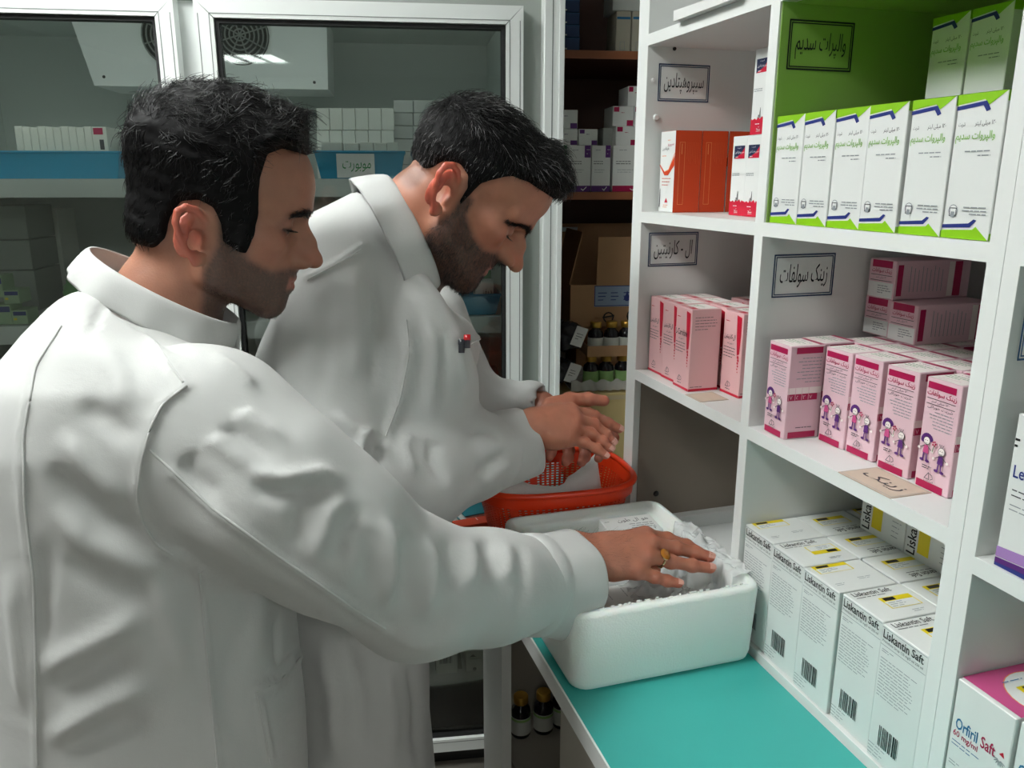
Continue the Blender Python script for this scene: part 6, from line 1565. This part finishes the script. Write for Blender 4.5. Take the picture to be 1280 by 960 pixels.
def body_core(O, f, l, hip_z, sh_z, lean, arms, neck):
    F = Field((O[0] - 0.75, O[1] - 0.75, 0.06), (O[0] + 0.75, O[1] + 0.75, sh_z + 0.15), 0.014)
    for s in (1, -1):
        hp = np.array([O[0], O[1], hip_z]) + l * (0.08 * s); F.chain([hp, np.array([O[0], O[1], 0.48]) + l * (0.1 * s), np.array([O[0], O[1], 0.09]) + l * (0.1 * s)], [0.07, 0.045, 0.032], 0.03)
    ch = np.array([O[0], O[1], sh_z - 0.16]) + f * lean
    F.chain([np.array([O[0], O[1], hip_z]), ch], [0.10, 0.11], 0.05)
    for pts in arms: F.chain(pts, [0.05, 0.036, 0.028][:len(pts)], 0.04)
    F.cone(ch, neck, 0.07, 0.042, 0.04)
    return F.mesh()

# ======================================================= the man in front
p1 = empty('person', at(192, 700, 0.93) * np.array([1, 1, 0])); tag(p1, 'person in front in a white lab coat, right hand in the polystyrene box', 'person')
f1, l1 = horiz(math.radians(14)); O1 = at(192, 700, 0.93)
S1 = 1.0
rel = lambda o, root: (setattr(o, 'location', tuple(-np.array(root.location))), o)[1]
arm1 = [at(262, 560, 0.80), at(335, 612, 0.79), at(412, 664, 0.81), at(520, 736, 0.885), at(610, 733, 0.955), at(684, 728, 1.02)]
arm1r = [0.088, 0.083, 0.076, 0.071, 0.063, 0.056]
def make_coat1():
    F = Field((-0.50, 0.52, 0.46), (0.42, 1.30, 1.50), 0.0056)
    tb = [(0.46, 0.165, 0.215, -0.02, -0.02), (0.9, 0.160, 0.190, -0.002, -0.02), (1.05, 0.157, 0.185, -0.004, -0.02), (1.2, 0.156, 0.18, -0.006, -0.02), (1.30, 0.150, 0.177, -0.004, -0.018), (1.355, 0.128, 0.167, 0.010, -0.015), (1.39, 0.108, 0.140, 0.020, -0.01), (1.42, 0.088, 0.105, 0.030, 0), (1.445, 0.070, 0.078, 0.038, 0)]
    F.op(loft(O1, f1, l1, tb), F.lo, F.lo + F.n * F.h, 0.03)
    neck_cut(F, at(203, 356, 0.925), f1, math.radians(30), 0.030)
    F.chain(arm1, arm1r, 0.03)
    shl = O1 * np.array([1, 1, 0]) + l1 * 0.125 - f1 * 0.02 + np.array([0, 0, 1.32])
    F.chain([shl, shl + l1 * 0.03 - np.array([0, 0, 0.27]) - f1 * 0.09, shl - f1 * 0.09 - np.array([0, 0, 0.50]) + l1 * 0.03], [0.072, 0.060, 0.052], 0.03)
    F.ell(at(250, 535, 0.79), (0.085, 0.085, 0.075), 0.04)
    # hollow cuff
    F.cone(at(690, 727, 1.025), at(740, 723, 1.075), 0.044, 0.050, 0.004, 's')
    # hollow neck
    F.cone(at(203, 352, 0.94), at(198, 320, 0.94), 0.058, 0.075, 0.01, 's')
    fo = [
        # seams (narrow ridges)
        ([(181, 412), (205, 445), (227, 476)], 4, 0.0022, None), ([(233, 482), (203, 505), (188, 535), (176, 575), (171, 620), (178, 655), (196, 682), (216, 694)], 5, 0.0030, None),
        ([(187, 562), (266, 636), (340, 690), (397, 729), (454, 769), (482, 786)], 5, 0.0030, 1), ([(249, 709), (261, 843), (272, 965)], 5, 0.0030, 0),
        ([(80, 395), (41, 458), (25, 546), (27, 633), (41, 726), (44, 843), (46, 960)], 5, 0.0026, 0),
        # folds fanning from the shoulder seam over the upper arm
        ([(238, 486), (295, 514), (340, 542), (368, 566)], 10, 0.0050, 1), ([(232, 500), (285, 532), (330, 566), (360, 590)], 9, -0.0045, 1), ([(226, 508), (262, 545), (300, 575), (330, 592)], 10, 0.0042, 1),
        ([(300, 588), (317, 590), (351, 599), (397, 590), (438, 606)], 9, 0.0062, 1), ([(310, 606), (345, 616), (385, 612), (420, 622)], 10, -0.0058, 1), ([(220, 540), (240, 590), (280, 630)], 12, -0.0035, 1),
        ([(395, 600), (376, 640), (368, 690)], 11, -0.0050, 1), ([(440, 612), (412, 640), (396, 690), (392, 715)], 11, 0.0050, 1), ([(455, 628), (432, 668), (420, 715)], 10, -0.0045, 1),
        # elbow and forearm
        ([(474, 640), (488, 670), (490, 712), (478, 768)], 9, 0.0072, 1), ([(505, 652), (511, 700), (503, 765)], 11, -0.0060, 1), ([(455, 650), (464, 700), (456, 750)], 11, -0.0045, 1), ([(526, 660), (539, 700), (538, 735), (526, 780)], 9, 0.0062, 1), ([(552, 668), (567, 706), (566, 745)], 10, -0.0045, 1),
        ([(583, 670), (592, 700), (588, 740)], 8, 0.0042, 1), ([(606, 668), (612, 700), (604, 730)], 9, -0.0040, 1), ([(627, 672), (636, 700), (630, 735)], 8, 0.0036, 1), ([(478, 792), (540, 806), (600, 792)], 14, 0.004, 1),
        ([(230, 690), (300, 728), (390, 768)], 14, -0.0034, 1),
        # torso: drag lines into the arm hole, hollow of the back, lower drapes
        ([(57, 571), (90, 618), (128, 652), (184, 672)], 14, -0.0062, 0), ([(74, 534), (112, 584), (165, 634)], 14, 0.0055, 0), ([(60, 625), (110, 680), (175, 706), (225, 708)], 17, 0.0048, 0), ([(95, 500), (140, 530), (172, 556)], 15, -0.0045, 0), ([(70, 690), (130, 730), (200, 748)], 18, -0.0045, 0),
        ([(43, 850), (80, 822), (132, 795), (190, 760)], 14, 0.0058, 0), ([(60, 872), (110, 842), (170, 808)], 16, -0.0050, 0), ([(50, 936), (90, 905), (140, 876), (200, 850)], 15, 0.0058, 0), ([(80, 950), (130, 915), (190, 890)], 16, -0.0046, 0), ([(180, 705), (215, 780), (238, 860)], 15, 0.0042, 0),
        ([(62, 660), (52, 760), (58, 830)], 12, -0.0045, 0), ([(12, 700), (22, 790), (34, 900)], 10, 0.0045, 0), ([(300, 770), (285, 850), (300, 950)], 18, -0.004, 0), ([(330, 720), (322, 790), (318, 840)], 12, 0.0036, 0),
        # pocket
        ([(320, 862), (346, 852), (378, 818)], 4.5, 0.0034, 0), ([(320, 868), (348, 858), (380, 826)], 3, -0.0024, 0), ([(322, 862), (330, 910), (342, 960)], 4, 0.0035, 0), ([(326, 852), (352, 842), (374, 808)], 5, -0.0050, 0), ([(346, 765), (348, 840)], 4, -0.004, 0),
        # upper back
        ([(110, 350), (150, 388), (205, 425), (250, 450)], 6, -0.005, 0), ([(133, 374), (120, 402), (105, 425)], 3, -0.0035, 0), ([(260, 440), (300, 468), (325, 492)], 7, 0.004, None), ([(120, 430), (150, 470), (158, 520)], 14, 0.004, 0),
        ([(640, 668), (652, 690), (654, 740), (638, 780)], 7, -0.0035, 1)]
    tor = lambda P: np.full(len(P), 0.012)
    V, Q = dress(F, fo, [tor, arm_fn(arm1, arm1r)], 0.0011, 21)
    o = np_mesh('lab_coat', V, Q, [COAT], None, p1); rel(o, p1)
    seam('seam', V, Q, [[(233, 482), (203, 505), (188, 535), (177, 575), (171, 620), (178, 655), (196, 682), (216, 694)], [(187, 562), (266, 636), (340, 690), (397, 729), (454, 769), (482, 786)], [(249, 715), (255, 780), (261, 843), (272, 958)], [(76, 408), (44, 458), (29, 546), (31, 633), (42, 726), (45, 843), (47, 956)], [(196, 430), (212, 455), (229, 478)], [(320, 864), (346, 855), (376, 822)], [(320, 864), (330, 910), (338, 956)]], p1)
    return o
make_coat1()
rel(cuff_band('cuff', at(655, 727, 0.997), at(714, 723, 1.048), 0.0555, 0.059, p1, sag=0.020), p1)
rel(collar('coat_collar', at(210, 357, 0.925), f1, l1, math.radians(31), 0.087, 0.070, 0.038, 0.013, 10, p1, point=0.7), p1)
M1 = head_matrix((264, 277, 0.862), math.radians(11), math.radians(12), 0.0, 0.976)
SK1 = (156, 108, 87)
def flow1(R, N_, rs):
    d = np.zeros_like(R); top = sstep((R[:, 2] - 0.05) / 0.05)
    d += (1 - top)[:, None] * np.array([-0.45, 0, -1.0]) + top[:, None] * np.array([0.55, 0, 0.05]); d[:, 1] += np.sign(R[:, 1]) * 0.25 * top
    sw = sines(R, 70, 6, 4); d += np.stack([0.8 * np.cos(sw * 5), 0.9 * np.sin(sw * 5), 0.4 * np.cos(sw * 3)], 1) * (0.25 + 0.65 * top)[:, None]
    return d + rs.normal(0, 0.12, R.shape)
neck1 = [(M1 @ np.array([-0.020, 0, -0.045, 1]))[:3], at(212, 372, 0.945), at(205, 440, 0.95)]
HP1 = [(0.096, 0.2), (0.096, 0.089), (0.066, 0.090), (0.055, 0.082), (0.053, 0.056), (0.058, 0.020), (0.056, -0.010), (0.048, -0.036), (0.032, -0.036), (0.012, -0.024), (0.007, -0.002), (0.000, 0.010), (-0.012, 0.014), (-0.026, 0.009), (-0.034, -0.006), (-0.036, -0.032), (-0.050, -0.058), (-0.16, -0.064), (-0.16, 0.2)]
HD1 = build_head(M1, neck1, [0.052, 0.056, 0.07], SK1, dict(hair_poly=HP1, nape=((-0.046, 0, -0.016), (0.047, 0.058, 0.040)), forehead=((0.043, 0, 0.049), (0.057, 0.061, 0.056)), n_brow=230, brow_len=0.7, ear_o=(-0.011, -0.020), chin=-0.006, skull_c=(0.000, 0, 0.045), t_side=0.006, t_top=0.021, t_front=0.010, n_hair=5200, l_side=0.016, l_top=0.030, lift=0.16, wave=0.11, wfreq=5, flow=flow1, seed=2, stubble=0.85, stubble_rgb=(66, 52, 47), n_beard=4200, l_beard=0.0026, lid=-0.0030))
put_hair(p1, HD1, 0.00042, 'wavy black hair')
# right hand resting on the goods in the box
W1 = at(712, 692, 1.05)
ch1 = []
fing = {'index': [(806, 669, 1.095), (834, 674, 1.108), (858, 682, 1.112), (874, 690, 1.108)], 'middle': [(812, 679, 1.075), (845, 685, 1.085), (869, 691, 1.088), (887, 696, 1.086)], 'ring': [(808, 695, 1.060), (838, 702, 1.068), (865, 707, 1.074), (888, 710, 1.076)], 'little': [(794, 713, 1.050), (818, 721, 1.056), (834, 726, 1.06), (848, 729, 1.062)], 'thumb': [(742, 690, 1.085), (776, 698, 1.11), (802, 706, 1.118), (818, 712, 1.118)]}
rad = {'index': [0.0098, 0.0090, 0.0082, 0.0074], 'middle': [0.0100, 0.0092, 0.0084, 0.0075], 'ring': [0.0098, 0.0088, 0.0081, 0.0072], 'little': [0.0092, 0.0078, 0.0071, 0.0064], 'thumb': [0.014, 0.0115, 0.0102, 0.0088]}
for k in fing: ch1.append(([at(*q) for q in fing[k]], rad[k]))
palm1 = [(at(670, 706, 1.02), W1, 0.030, 0.027), (W1, at(765, 696, 1.062), 0.026, 0.021), (W1, at(760, 684, 1.075), 0.022, 0.018), (W1, at(765, 710, 1.052), 0.022, 0.017)] + [(at(758, 694 + 5 * (i - 1.5), 1.066), ch1[i][0][0], 0.019, 0.0125) for i in range(4)]
hv1, hq1, hc1 = hand_mesh(ch1, palm1, (164, 106, 84))
nl = [nail(c[0][2], c[0][3], c[1][3], UP * 0.8 - FW * 0.6) for c in ch1[:4]]
core1 = body_core(O1, f1, l1, 0.90, 1.42, 0.0, [[at(262, 560, 0.82), at(520, 736, 0.885), at(690, 706, 1.03)], [O1 * np.array([1, 1, 0]) + l1 * 0.125 - f1 * 0.02 + np.array([0, 0, 1.31]), O1 * np.array([1, 1, 0]) + l1 * 0.155 + np.array([0, 0, 1.05]) - f1 * 0.11, O1 * np.array([1, 1, 0]) + l1 * 0.155 + np.array([0, 0, 0.83]) - f1 * 0.11]], at(205, 440, 0.96))
# left hand, hanging in front on the far side
def spare_hand(w, d, up, skin):
    d = d / np.linalg.norm(d); s = np.cross(d, up); ch = []
    for i, o in enumerate((-0.027, -0.009, 0.009, 0.027)):
        L = (0.072, 0.08, 0.074, 0.058)[i]; b = w + d * 0.085 + s * o; ch.append(([b, b + d * L * 0.45 - up * 0.006, b + d * L * 0.75 - up * 0.018, b + d * L * 0.92 - up * 0.032], [0.0095, 0.0088, 0.008, 0.007]))
    t = w + d * 0.03 - s * 0.03; ch.append(([t, t + d * 0.03 - s * 0.014, t + d * 0.055 - s * 0.016, t + d * 0.07 - s * 0.012], [0.013, 0.011, 0.0095, 0.0085]))
    pl = [(w - d * 0.06, w, 0.027, 0.024)] + [(w, c[0][0], 0.021, 0.012) for c in ch[:4]]
    return hand_mesh(ch, pl, skin, 0.0022)
wl = O1 * np.array([1, 1, 0]) + l1 * 0.155 + np.array([0, 0, 0.79]) - f1 * 0.11
sh_ = spare_hand(wl, f1 * 0.12 - np.array([0, 0, 1.0]), l1, (164, 106, 84))
b1 = merge([(HD1['V'], HD1['Q'], HD1['col'], 0), (hv1, hq1, hc1, 0), (sh_[0], sh_[1], sh_[2], 0), (core1[0], core1[1], LC(SK1), 0)] + [(v, q, LC((206, 150, 134)), 1) for v, q in nl])
o = np_mesh('body', b1[0], b1[1], [SKIN, NAILM], b1[2], p1, b1[3])
lower_body(p1, O1 - f1 * 0.03 - l1 * 0.02, f1, l1, 0.86, 0.09)
for ch in p1.children:
    if ch.name.split('.')[0] not in ('lab_coat', 'coat_collar', 'cuff', 'seam'): rel(ch, p1)
# ring with an amber stone
rc = (at(808, 695, 1.060) * 0.38 + at(838, 702, 1.068) * 0.62); rd_ = at(838, 702, 1.068) - at(808, 695, 1.060); rd_ /= np.linalg.norm(rd_)
SILV = mat('ring_silver', (196, 180, 140), 0.25, metal=1.0); AMB = mat('amber_stone', (150, 92, 22), 0.12, coat=0.5)
e1 = np.cross(rd_, UP); e1 /= np.linalg.norm(e1); e2 = np.cross(e1, rd_)
rg = MB(); rg.tube([rc + (e1 * math.cos(a) + e2 * math.sin(a)) * 0.0104 for a in [2 * math.pi * i / 28 for i in range(28)]], 0.0017, SILV, 8, True, True)
ro = rel(rg.build('finger_ring', p1), p1)
sn = -FW * 0.62 + UP * 0.75; sn -= (sn @ rd_) * rd_; sn /= np.linalg.norm(sn); sx = np.cross(rd_, sn)
st = MB(); c0 = rc + sn * 0.0105; vs = []
for lev, (hgt, sc_) in enumerate(((0, 1.18), (0.0016, 1.15), (0.0018, 0.98), (0.0030, 0.8), (0.0037, 0.45))):
    for k in range(18): a = 2 * math.pi * k / 18; vs.append(c0 + sn * hgt + rd_ * (0.0060 * sc_ * math.cos(a)) + sx * (0.0078 * sc_ * math.sin(a)))
fsq = [(i * 18 + k, i * 18 + (k + 1) % 18, (i + 1) * 18 + (k + 1) % 18, (i + 1) * 18 + k) for i in range(4) for k in range(18)]
st.add(vs[:36], fsq[:18], SILV, True); st.add(vs[18:], fsq[:54], AMB, True); st.add(vs[72:], [tuple(range(18))], AMB)
rel(st.build('ring_stone', ro), p1); bpy.data.objects[ro.name].children[0].location = (0, 0, 0)
# fine hair on the back of the wrist
rs = np.random.RandomState(5); nn = vnormals(hv1, hq1); uvh = project(hv1); cand = np.nonzero((uvh[:, 0] > 700) & (uvh[:, 0] < 790) & ((nn @ UP) > -0.2))[0]; q = rs.choice(cand, 420)
fl = RT * 0.8 - UP * 0.25 + FW * 0.2 + rs.normal(0, 0.3, (420, 3)); Lw = rs.uniform(0.005, 0.011, 420); s3 = np.linspace(0, 1, 3)
V, Q = strands(hv1[q][:, None] + Lw[:, None, None] * (fl[:, None] * s3[None, :, None] + nn[q][:, None] * (0.45 * s3 - 0.05)[None, :, None]), 0.00011, 0.00005); rel(stuff(np_mesh('wrist_hair', V, Q, [BEARD], None, p1)), p1)

# ======================================================= the man behind
O2 = at(430, 620, 1.225)
p2 = empty('person', O2 * np.array([1, 1, 0])); tag(p2, 'bearded person behind in a white lab coat, bending over the red basket', 'person')
f2, l2 = horiz(math.radians(18))
arm2 = [at(418, 395, 1.09), at(400, 470, 1.05), at(403, 560, 1.025), at(440, 612, 1.025), at(520, 596, 1.09), at(590, 570, 1.16), at(628, 560, 1.195)]
arm2r = [0.078, 0.077, 0.074, 0.071, 0.067, 0.058, 0.049]
arm2b = [at(530, 400, 1.42), at(570, 490, 1.44), at(610, 520, 1.43), at(662, 508, 1.40)]
arm2br = [0.078, 0.068, 0.060, 0.046]
def make_coat2():
    F = Field((-0.28, 0.72, 0.46), (0.60, 1.58, 1.52), 0.006)
    P0 = O2 * np.array([1, 1, 0])
    tb = [(0.46, 0.128, 0.20, 0.002, 0.01), (0.72, 0.124, 0.19, -0.008, 0.01), (0.9, 0.124, 0.19, -0.005, 0.005), (1.02, 0.126, 0.19, 0.004, 0), (1.10, 0.136, 0.195, 0.026, 0), (1.20, 0.136, 0.19, 0.056, 0), (1.28, 0.135, 0.185, 0.085, 0), (1.34, 0.118, 0.175, 0.115, 0), (1.39, 0.098, 0.145, 0.14, 0), (1.43, 0.078, 0.105, 0.158, 0), (1.46, 0.06, 0.075, 0.17, 0)]
    F.op(loft(O2, f2, l2, tb), F.lo, F.lo + F.n * F.h, 0.03)
    F.cone(at(440, 325, 1.15), at(505, 268, 1.145), 0.085, 0.060, 0.04); neck_cut(F, at(517, 289, 1.135), f2, math.radians(64), 0.018)
    F.cone(at(510, 425, 1.16), at(552, 436, 1.30), 0.066, 0.062, 0.04)
    F.chain(arm2, arm2r, 0.03); F.chain(arm2b, arm2br, 0.03)
    F.ell(at(434, 350, 1.13), (0.075, 0.075, 0.06), 0.05)
    F.cone(at(634, 557, 1.20), at(690, 540, 1.25), 0.038, 0.046, 0.004, 's')
    F.cone(at(648, 511, 1.408), at(700, 506, 1.38), 0.033, 0.036, 0.004, 's')
    fo = [
        ([(383, 348), (420, 330), (455, 306)], 4, 0.0025, None), ([(460, 306), (468, 350), (470, 420), (462, 500)], 6, -0.006, None), ([(372, 350), (352, 400), (345, 460)], 8, 0.004, 1),
        ([(440, 330), (448, 400), (440, 480)], 10, 0.0042, 1), ([(412, 350), (408, 430), (398, 500)], 13, -0.004, 1),
        ([(470, 535), (452, 545), (448, 570), (462, 590)], 5, 0.0085, 1), ([(485, 540), (470, 560), (475, 585)], 6, -0.0075, 1), ([(400, 520), (430, 556), (452, 590)], 7, -0.006, 1), ([(415, 512), (440, 535), (470, 550)], 7, 0.006, 1),
        ([(520, 532), (505, 560), (520, 600)], 8, 0.005, 1), ([(545, 535), (540, 575), (560, 610)], 8, -0.005, 1), ([(580, 545), (610, 540), (630, 552)], 4, -0.004, 1), ([(590, 600), (610, 580), (640, 560)], 5, -0.0035, 1), ([(598, 610), (620, 592), (645, 580)], 6, 0.004, 1),
        ([(636, 512), (652, 545), (650, 580), (632, 606)], 4, 0.0022, 1),
        ([(505, 395), (512, 440), (500, 500), (478, 560)], 6, 0.006, 0), ([(530, 385), (545, 440), (540, 520)], 5, 0.0045, 0), ([(518, 390), (528, 440), (522, 520)], 6, -0.005, 0), ([(560, 400), (552, 460), (548, 520)], 5, -0.005, 0),
        ([(575, 440), (590, 425), (600, 420)], 3, 0.003, 0), ([(575, 440), (582, 480)], 3, 0.003, 0),
        ([(590, 400), (615, 450), (650, 490)], 6, 0.004, 2), ([(590, 450), (620, 470), (650, 500)], 7, -0.004, 2),
        ([(400, 800), (415, 870), (420, 960)], 10, 0.006, 0), ([(430, 790), (450, 870), (455, 960)], 11, -0.006, 0), ([(480, 820), (490, 900), (488, 960)], 9, 0.006, 0), ([(510, 810), (522, 880), (520, 960)], 7, -0.006, 0)]
    tor = lambda P: np.full(len(P), 0.012)
    V, Q = dress(F, fo, [tor, arm_fn(arm2, arm2r), arm_fn(arm2b, arm2br)], 0.0012, 33)
    rel(np_mesh('lab_coat', V, Q, [COAT], None, p2), p2)
    seam('seam', V, Q, [[(384, 350), (420, 331), (452, 312)], [(508, 400), (512, 440), (500, 500), (482, 545)], [(575, 442), (590, 428), (600, 424)]], p2)
    uv = project(V); m = np.hypot(uv[:, 0] - 580, uv[:, 1] - 436) < 9
    return float(uv[m, 2].min()) if m.any() else 1.2
PEN_T = make_coat2() - 0.004
rel(cuff_band('cuff', at(598, 568, 1.168), at(653, 553, 1.218), 0.055, 0.050, p2, lip=0.0022, seed=3), p2)
rel(collar('coat_collar', at(517, 289, 1.135), f2, l2, math.radians(66), 0.082, 0.067, 0.050, 0.017, 14, p2, point=0.6), p2)
M2 = head_matrix((583, 241, 1.045), math.radians(9), math.radians(38), 0.0, 1.05)
SK2 = (170, 113, 89)
def flow2(R, N_, rs):
    top = sstep((R[:, 2] - 0.045) / 0.05); d = (1 - top)[:, None] * np.array([0.1, 0, -1.0]) + top[:, None] * np.array([1.0, 0, -0.15]); back = sstep((-R[:, 0] - 0.04) / 0.04)
    d += back[:, None] * np.array([0.2, 0, -0.8]) * (1 - 0.6 * top)[:, None]; return d + rs.normal(0, 0.22, R.shape)
neck2 = [(M2 @ np.array([-0.022, 0, -0.045, 1]))[:3], at(524, 304, 1.148), at(494, 372, 1.20)]
HP2 = [(0.124, 0.2), (0.124, 0.068), (0.094, 0.060), (0.063, 0.054), (0.042, 0.046), (0.031, 0.034), (0.019, 0.017), (0.014, -0.026), (0.000, -0.026), (-0.005, -0.012), (-0.006, 0.003), (-0.012, 0.012), (-0.022, 0.015), (-0.034, 0.009), (-0.039, -0.006), (-0.042, -0.032), (-0.052, -0.048), (-0.16, -0.055), (-0.16, 0.2)]
HD2 = build_head(M2, neck2, [0.054, 0.051, 0.056], SK2, dict(hair_poly=HP2, ear_o=(-0.019, -0.016), skull=(0.086, 0.076, 0.072), skull_c=(0.001, 0, 0.042), eye_dz=-0.011, brow_dx=0.008, forehead=((0.050, 0, 0.050), (0.061, 0.062, 0.052)), beard_poly=[(0.018, 0.0), (0.022, -0.020), (0.046, -0.036), (0.068, -0.042), (0.088, -0.033), (0.116, -0.040), (0.116, -0.2), (0.0, -0.118), (-0.006, -0.06), (0.002, -0.028), (0.004, 0.0)], nose=(0.012, -0.005), t_side=0.004, t_top=0.009, t_front=0.014, n_hair=9000, l_side=0.010, l_top=0.022, lift=0.30, wave=0.05, flow=flow2, seed=4, stubble=0.82, stubble_rgb=(50, 38, 34), n_beard=5200, l_beard=0.0062, grey=0.2, ear=(206, 84, 66), lid=-0.0058))
put_hair(p2, HD2, 0.00036, 'short dark hair greying at the sides')
fg2 = {'index': [(712, 513, 1.225), (742, 520, 1.245), (760, 529, 1.255), (774, 536, 1.26)], 'middle': [(717, 523, 1.215), (742, 531, 1.235), (757, 543, 1.24), (766, 552, 1.24)], 'ring': [(715, 535, 1.207), (738, 542, 1.222), (753, 552, 1.226), (763, 560, 1.226)], 'little': [(708, 549, 1.202), (730, 553, 1.212), (746, 561, 1.214), (757, 569, 1.214)], 'thumb': [(688, 507, 1.228), (712, 500, 1.242), (735, 499, 1.252), (755, 501, 1.258)]}
ch2 = [([at(*q) for q in fg2[k]], [r * 0.97 for r in rad[k]]) for k in fg2]
W2 = at(668, 533, 1.205)
palm2 = [(at(630, 556, 1.19), W2, 0.030, 0.027), (W2, at(695, 522, 1.215), 0.024, 0.019), (W2, at(695, 545, 1.203), 0.022, 0.018)] + [(at(690, 522 + 8 * i, 1.215 - 0.004 * i), ch2[i][0][0], 0.018, 0.0120) for i in range(4)]
hv2, hq2, hc2 = hand_mesh(ch2, palm2, (176, 114, 90))
fl2_ = {'index': [(744, 545, 1.325), (752, 557, 1.31), (752, 566, 1.30), (748, 573, 1.295)], 'middle': [(728, 548, 1.315), (732, 562, 1.30), (731, 571, 1.29), (727, 578, 1.285)], 'ring': [(709, 549, 1.31), (711, 563, 1.295), (710, 572, 1.285), (707, 578, 1.28)], 'little': [(692, 547, 1.305), (691, 559, 1.29), (689, 566, 1.285), (687, 572, 1.28)], 'thumb': [(735, 520, 1.36), (752, 528, 1.345), (762, 538, 1.335), (768, 547, 1.33)]}
ch2b = [([at(*q) for q in fl2_[k]], [r * 0.97 for r in rad[k]]) for k in fl2_]
W2b = at(676, 510, 1.39)
palm2b = [(at(640, 511, 1.41), W2b, 0.028, 0.025)] + [(W2b, c[0][0], 0.021, 0.0125) for c in ch2b[:4]] + [(at(700, 518, 1.365), ch2b[4][0][0], 0.018, 0.013)]
hv3, hq3, hc3 = hand_mesh(ch2b, palm2b, (164, 104, 83))
P0 = O2 * np.array([1, 1, 0])
core2 = body_core(O2, f2, l2, 0.90, 1.36, 0.05, [[at(415, 395, 1.08), at(430, 600, 1.02), at(645, 552, 1.205)], [at(530, 400, 1.42), at(590, 505, 1.44), at(660, 510, 1.40)]], at(494, 372, 1.20))
nl2 = [nail(c[0][2], c[0][3], c[1][3], UP * 0.6 - FW * 0.8) for c in ch2[:4]]
b2 = merge([(HD2['V'], HD2['Q'], HD2['col'], 0), (hv2, hq2, hc2, 0), (hv3, hq3, hc3, 0), (core2[0], core2[1], LC(SK2), 0)] + [(v, q, LC((206, 150, 134)), 1) for v, q in nl2])
np_mesh('body', b2[0], b2[1], [SKIN, NAILM], b2[2], p2, b2[3])
lower_body(p2, O2 - f2 * 0.02 + l2 * 0.03, f2, l2, 0.86, 0.085)
for ch in p2.children:
    if ch.name.split('.')[0] not in ('lab_coat', 'coat_collar', 'cuff', 'seam'): rel(ch, p2)
# pens in the breast pocket
for k, (u, v, c, lbl) in enumerate(((584, 418, (190, 28, 36), 'red capped pen in the breast pocket of the man behind'), (577, 424, (40, 44, 52), 'dark pen in the breast pocket of the man behind'))):
    pe = empty('pen', at(u, v + 17, PEN_T + 0.003)); tag(pe, lbl, 'pen'); a = at(u, v, PEN_T + 0.001) - at(u, v + 17, PEN_T + 0.003); m_ = mat('pen_%d' % k, c, 0.3)
    MB().tube([(0, 0, 0), tuple(a * 0.6)], 0.0042, mat('pen_barrel', (52, 54, 60), 0.3), 10).build('barrel', pe); MB().tube([tuple(a * 0.6), tuple(a * 0.98), tuple(a)], [0.0048, 0.0046, 0.003], m_, 10).build('cap', pe)
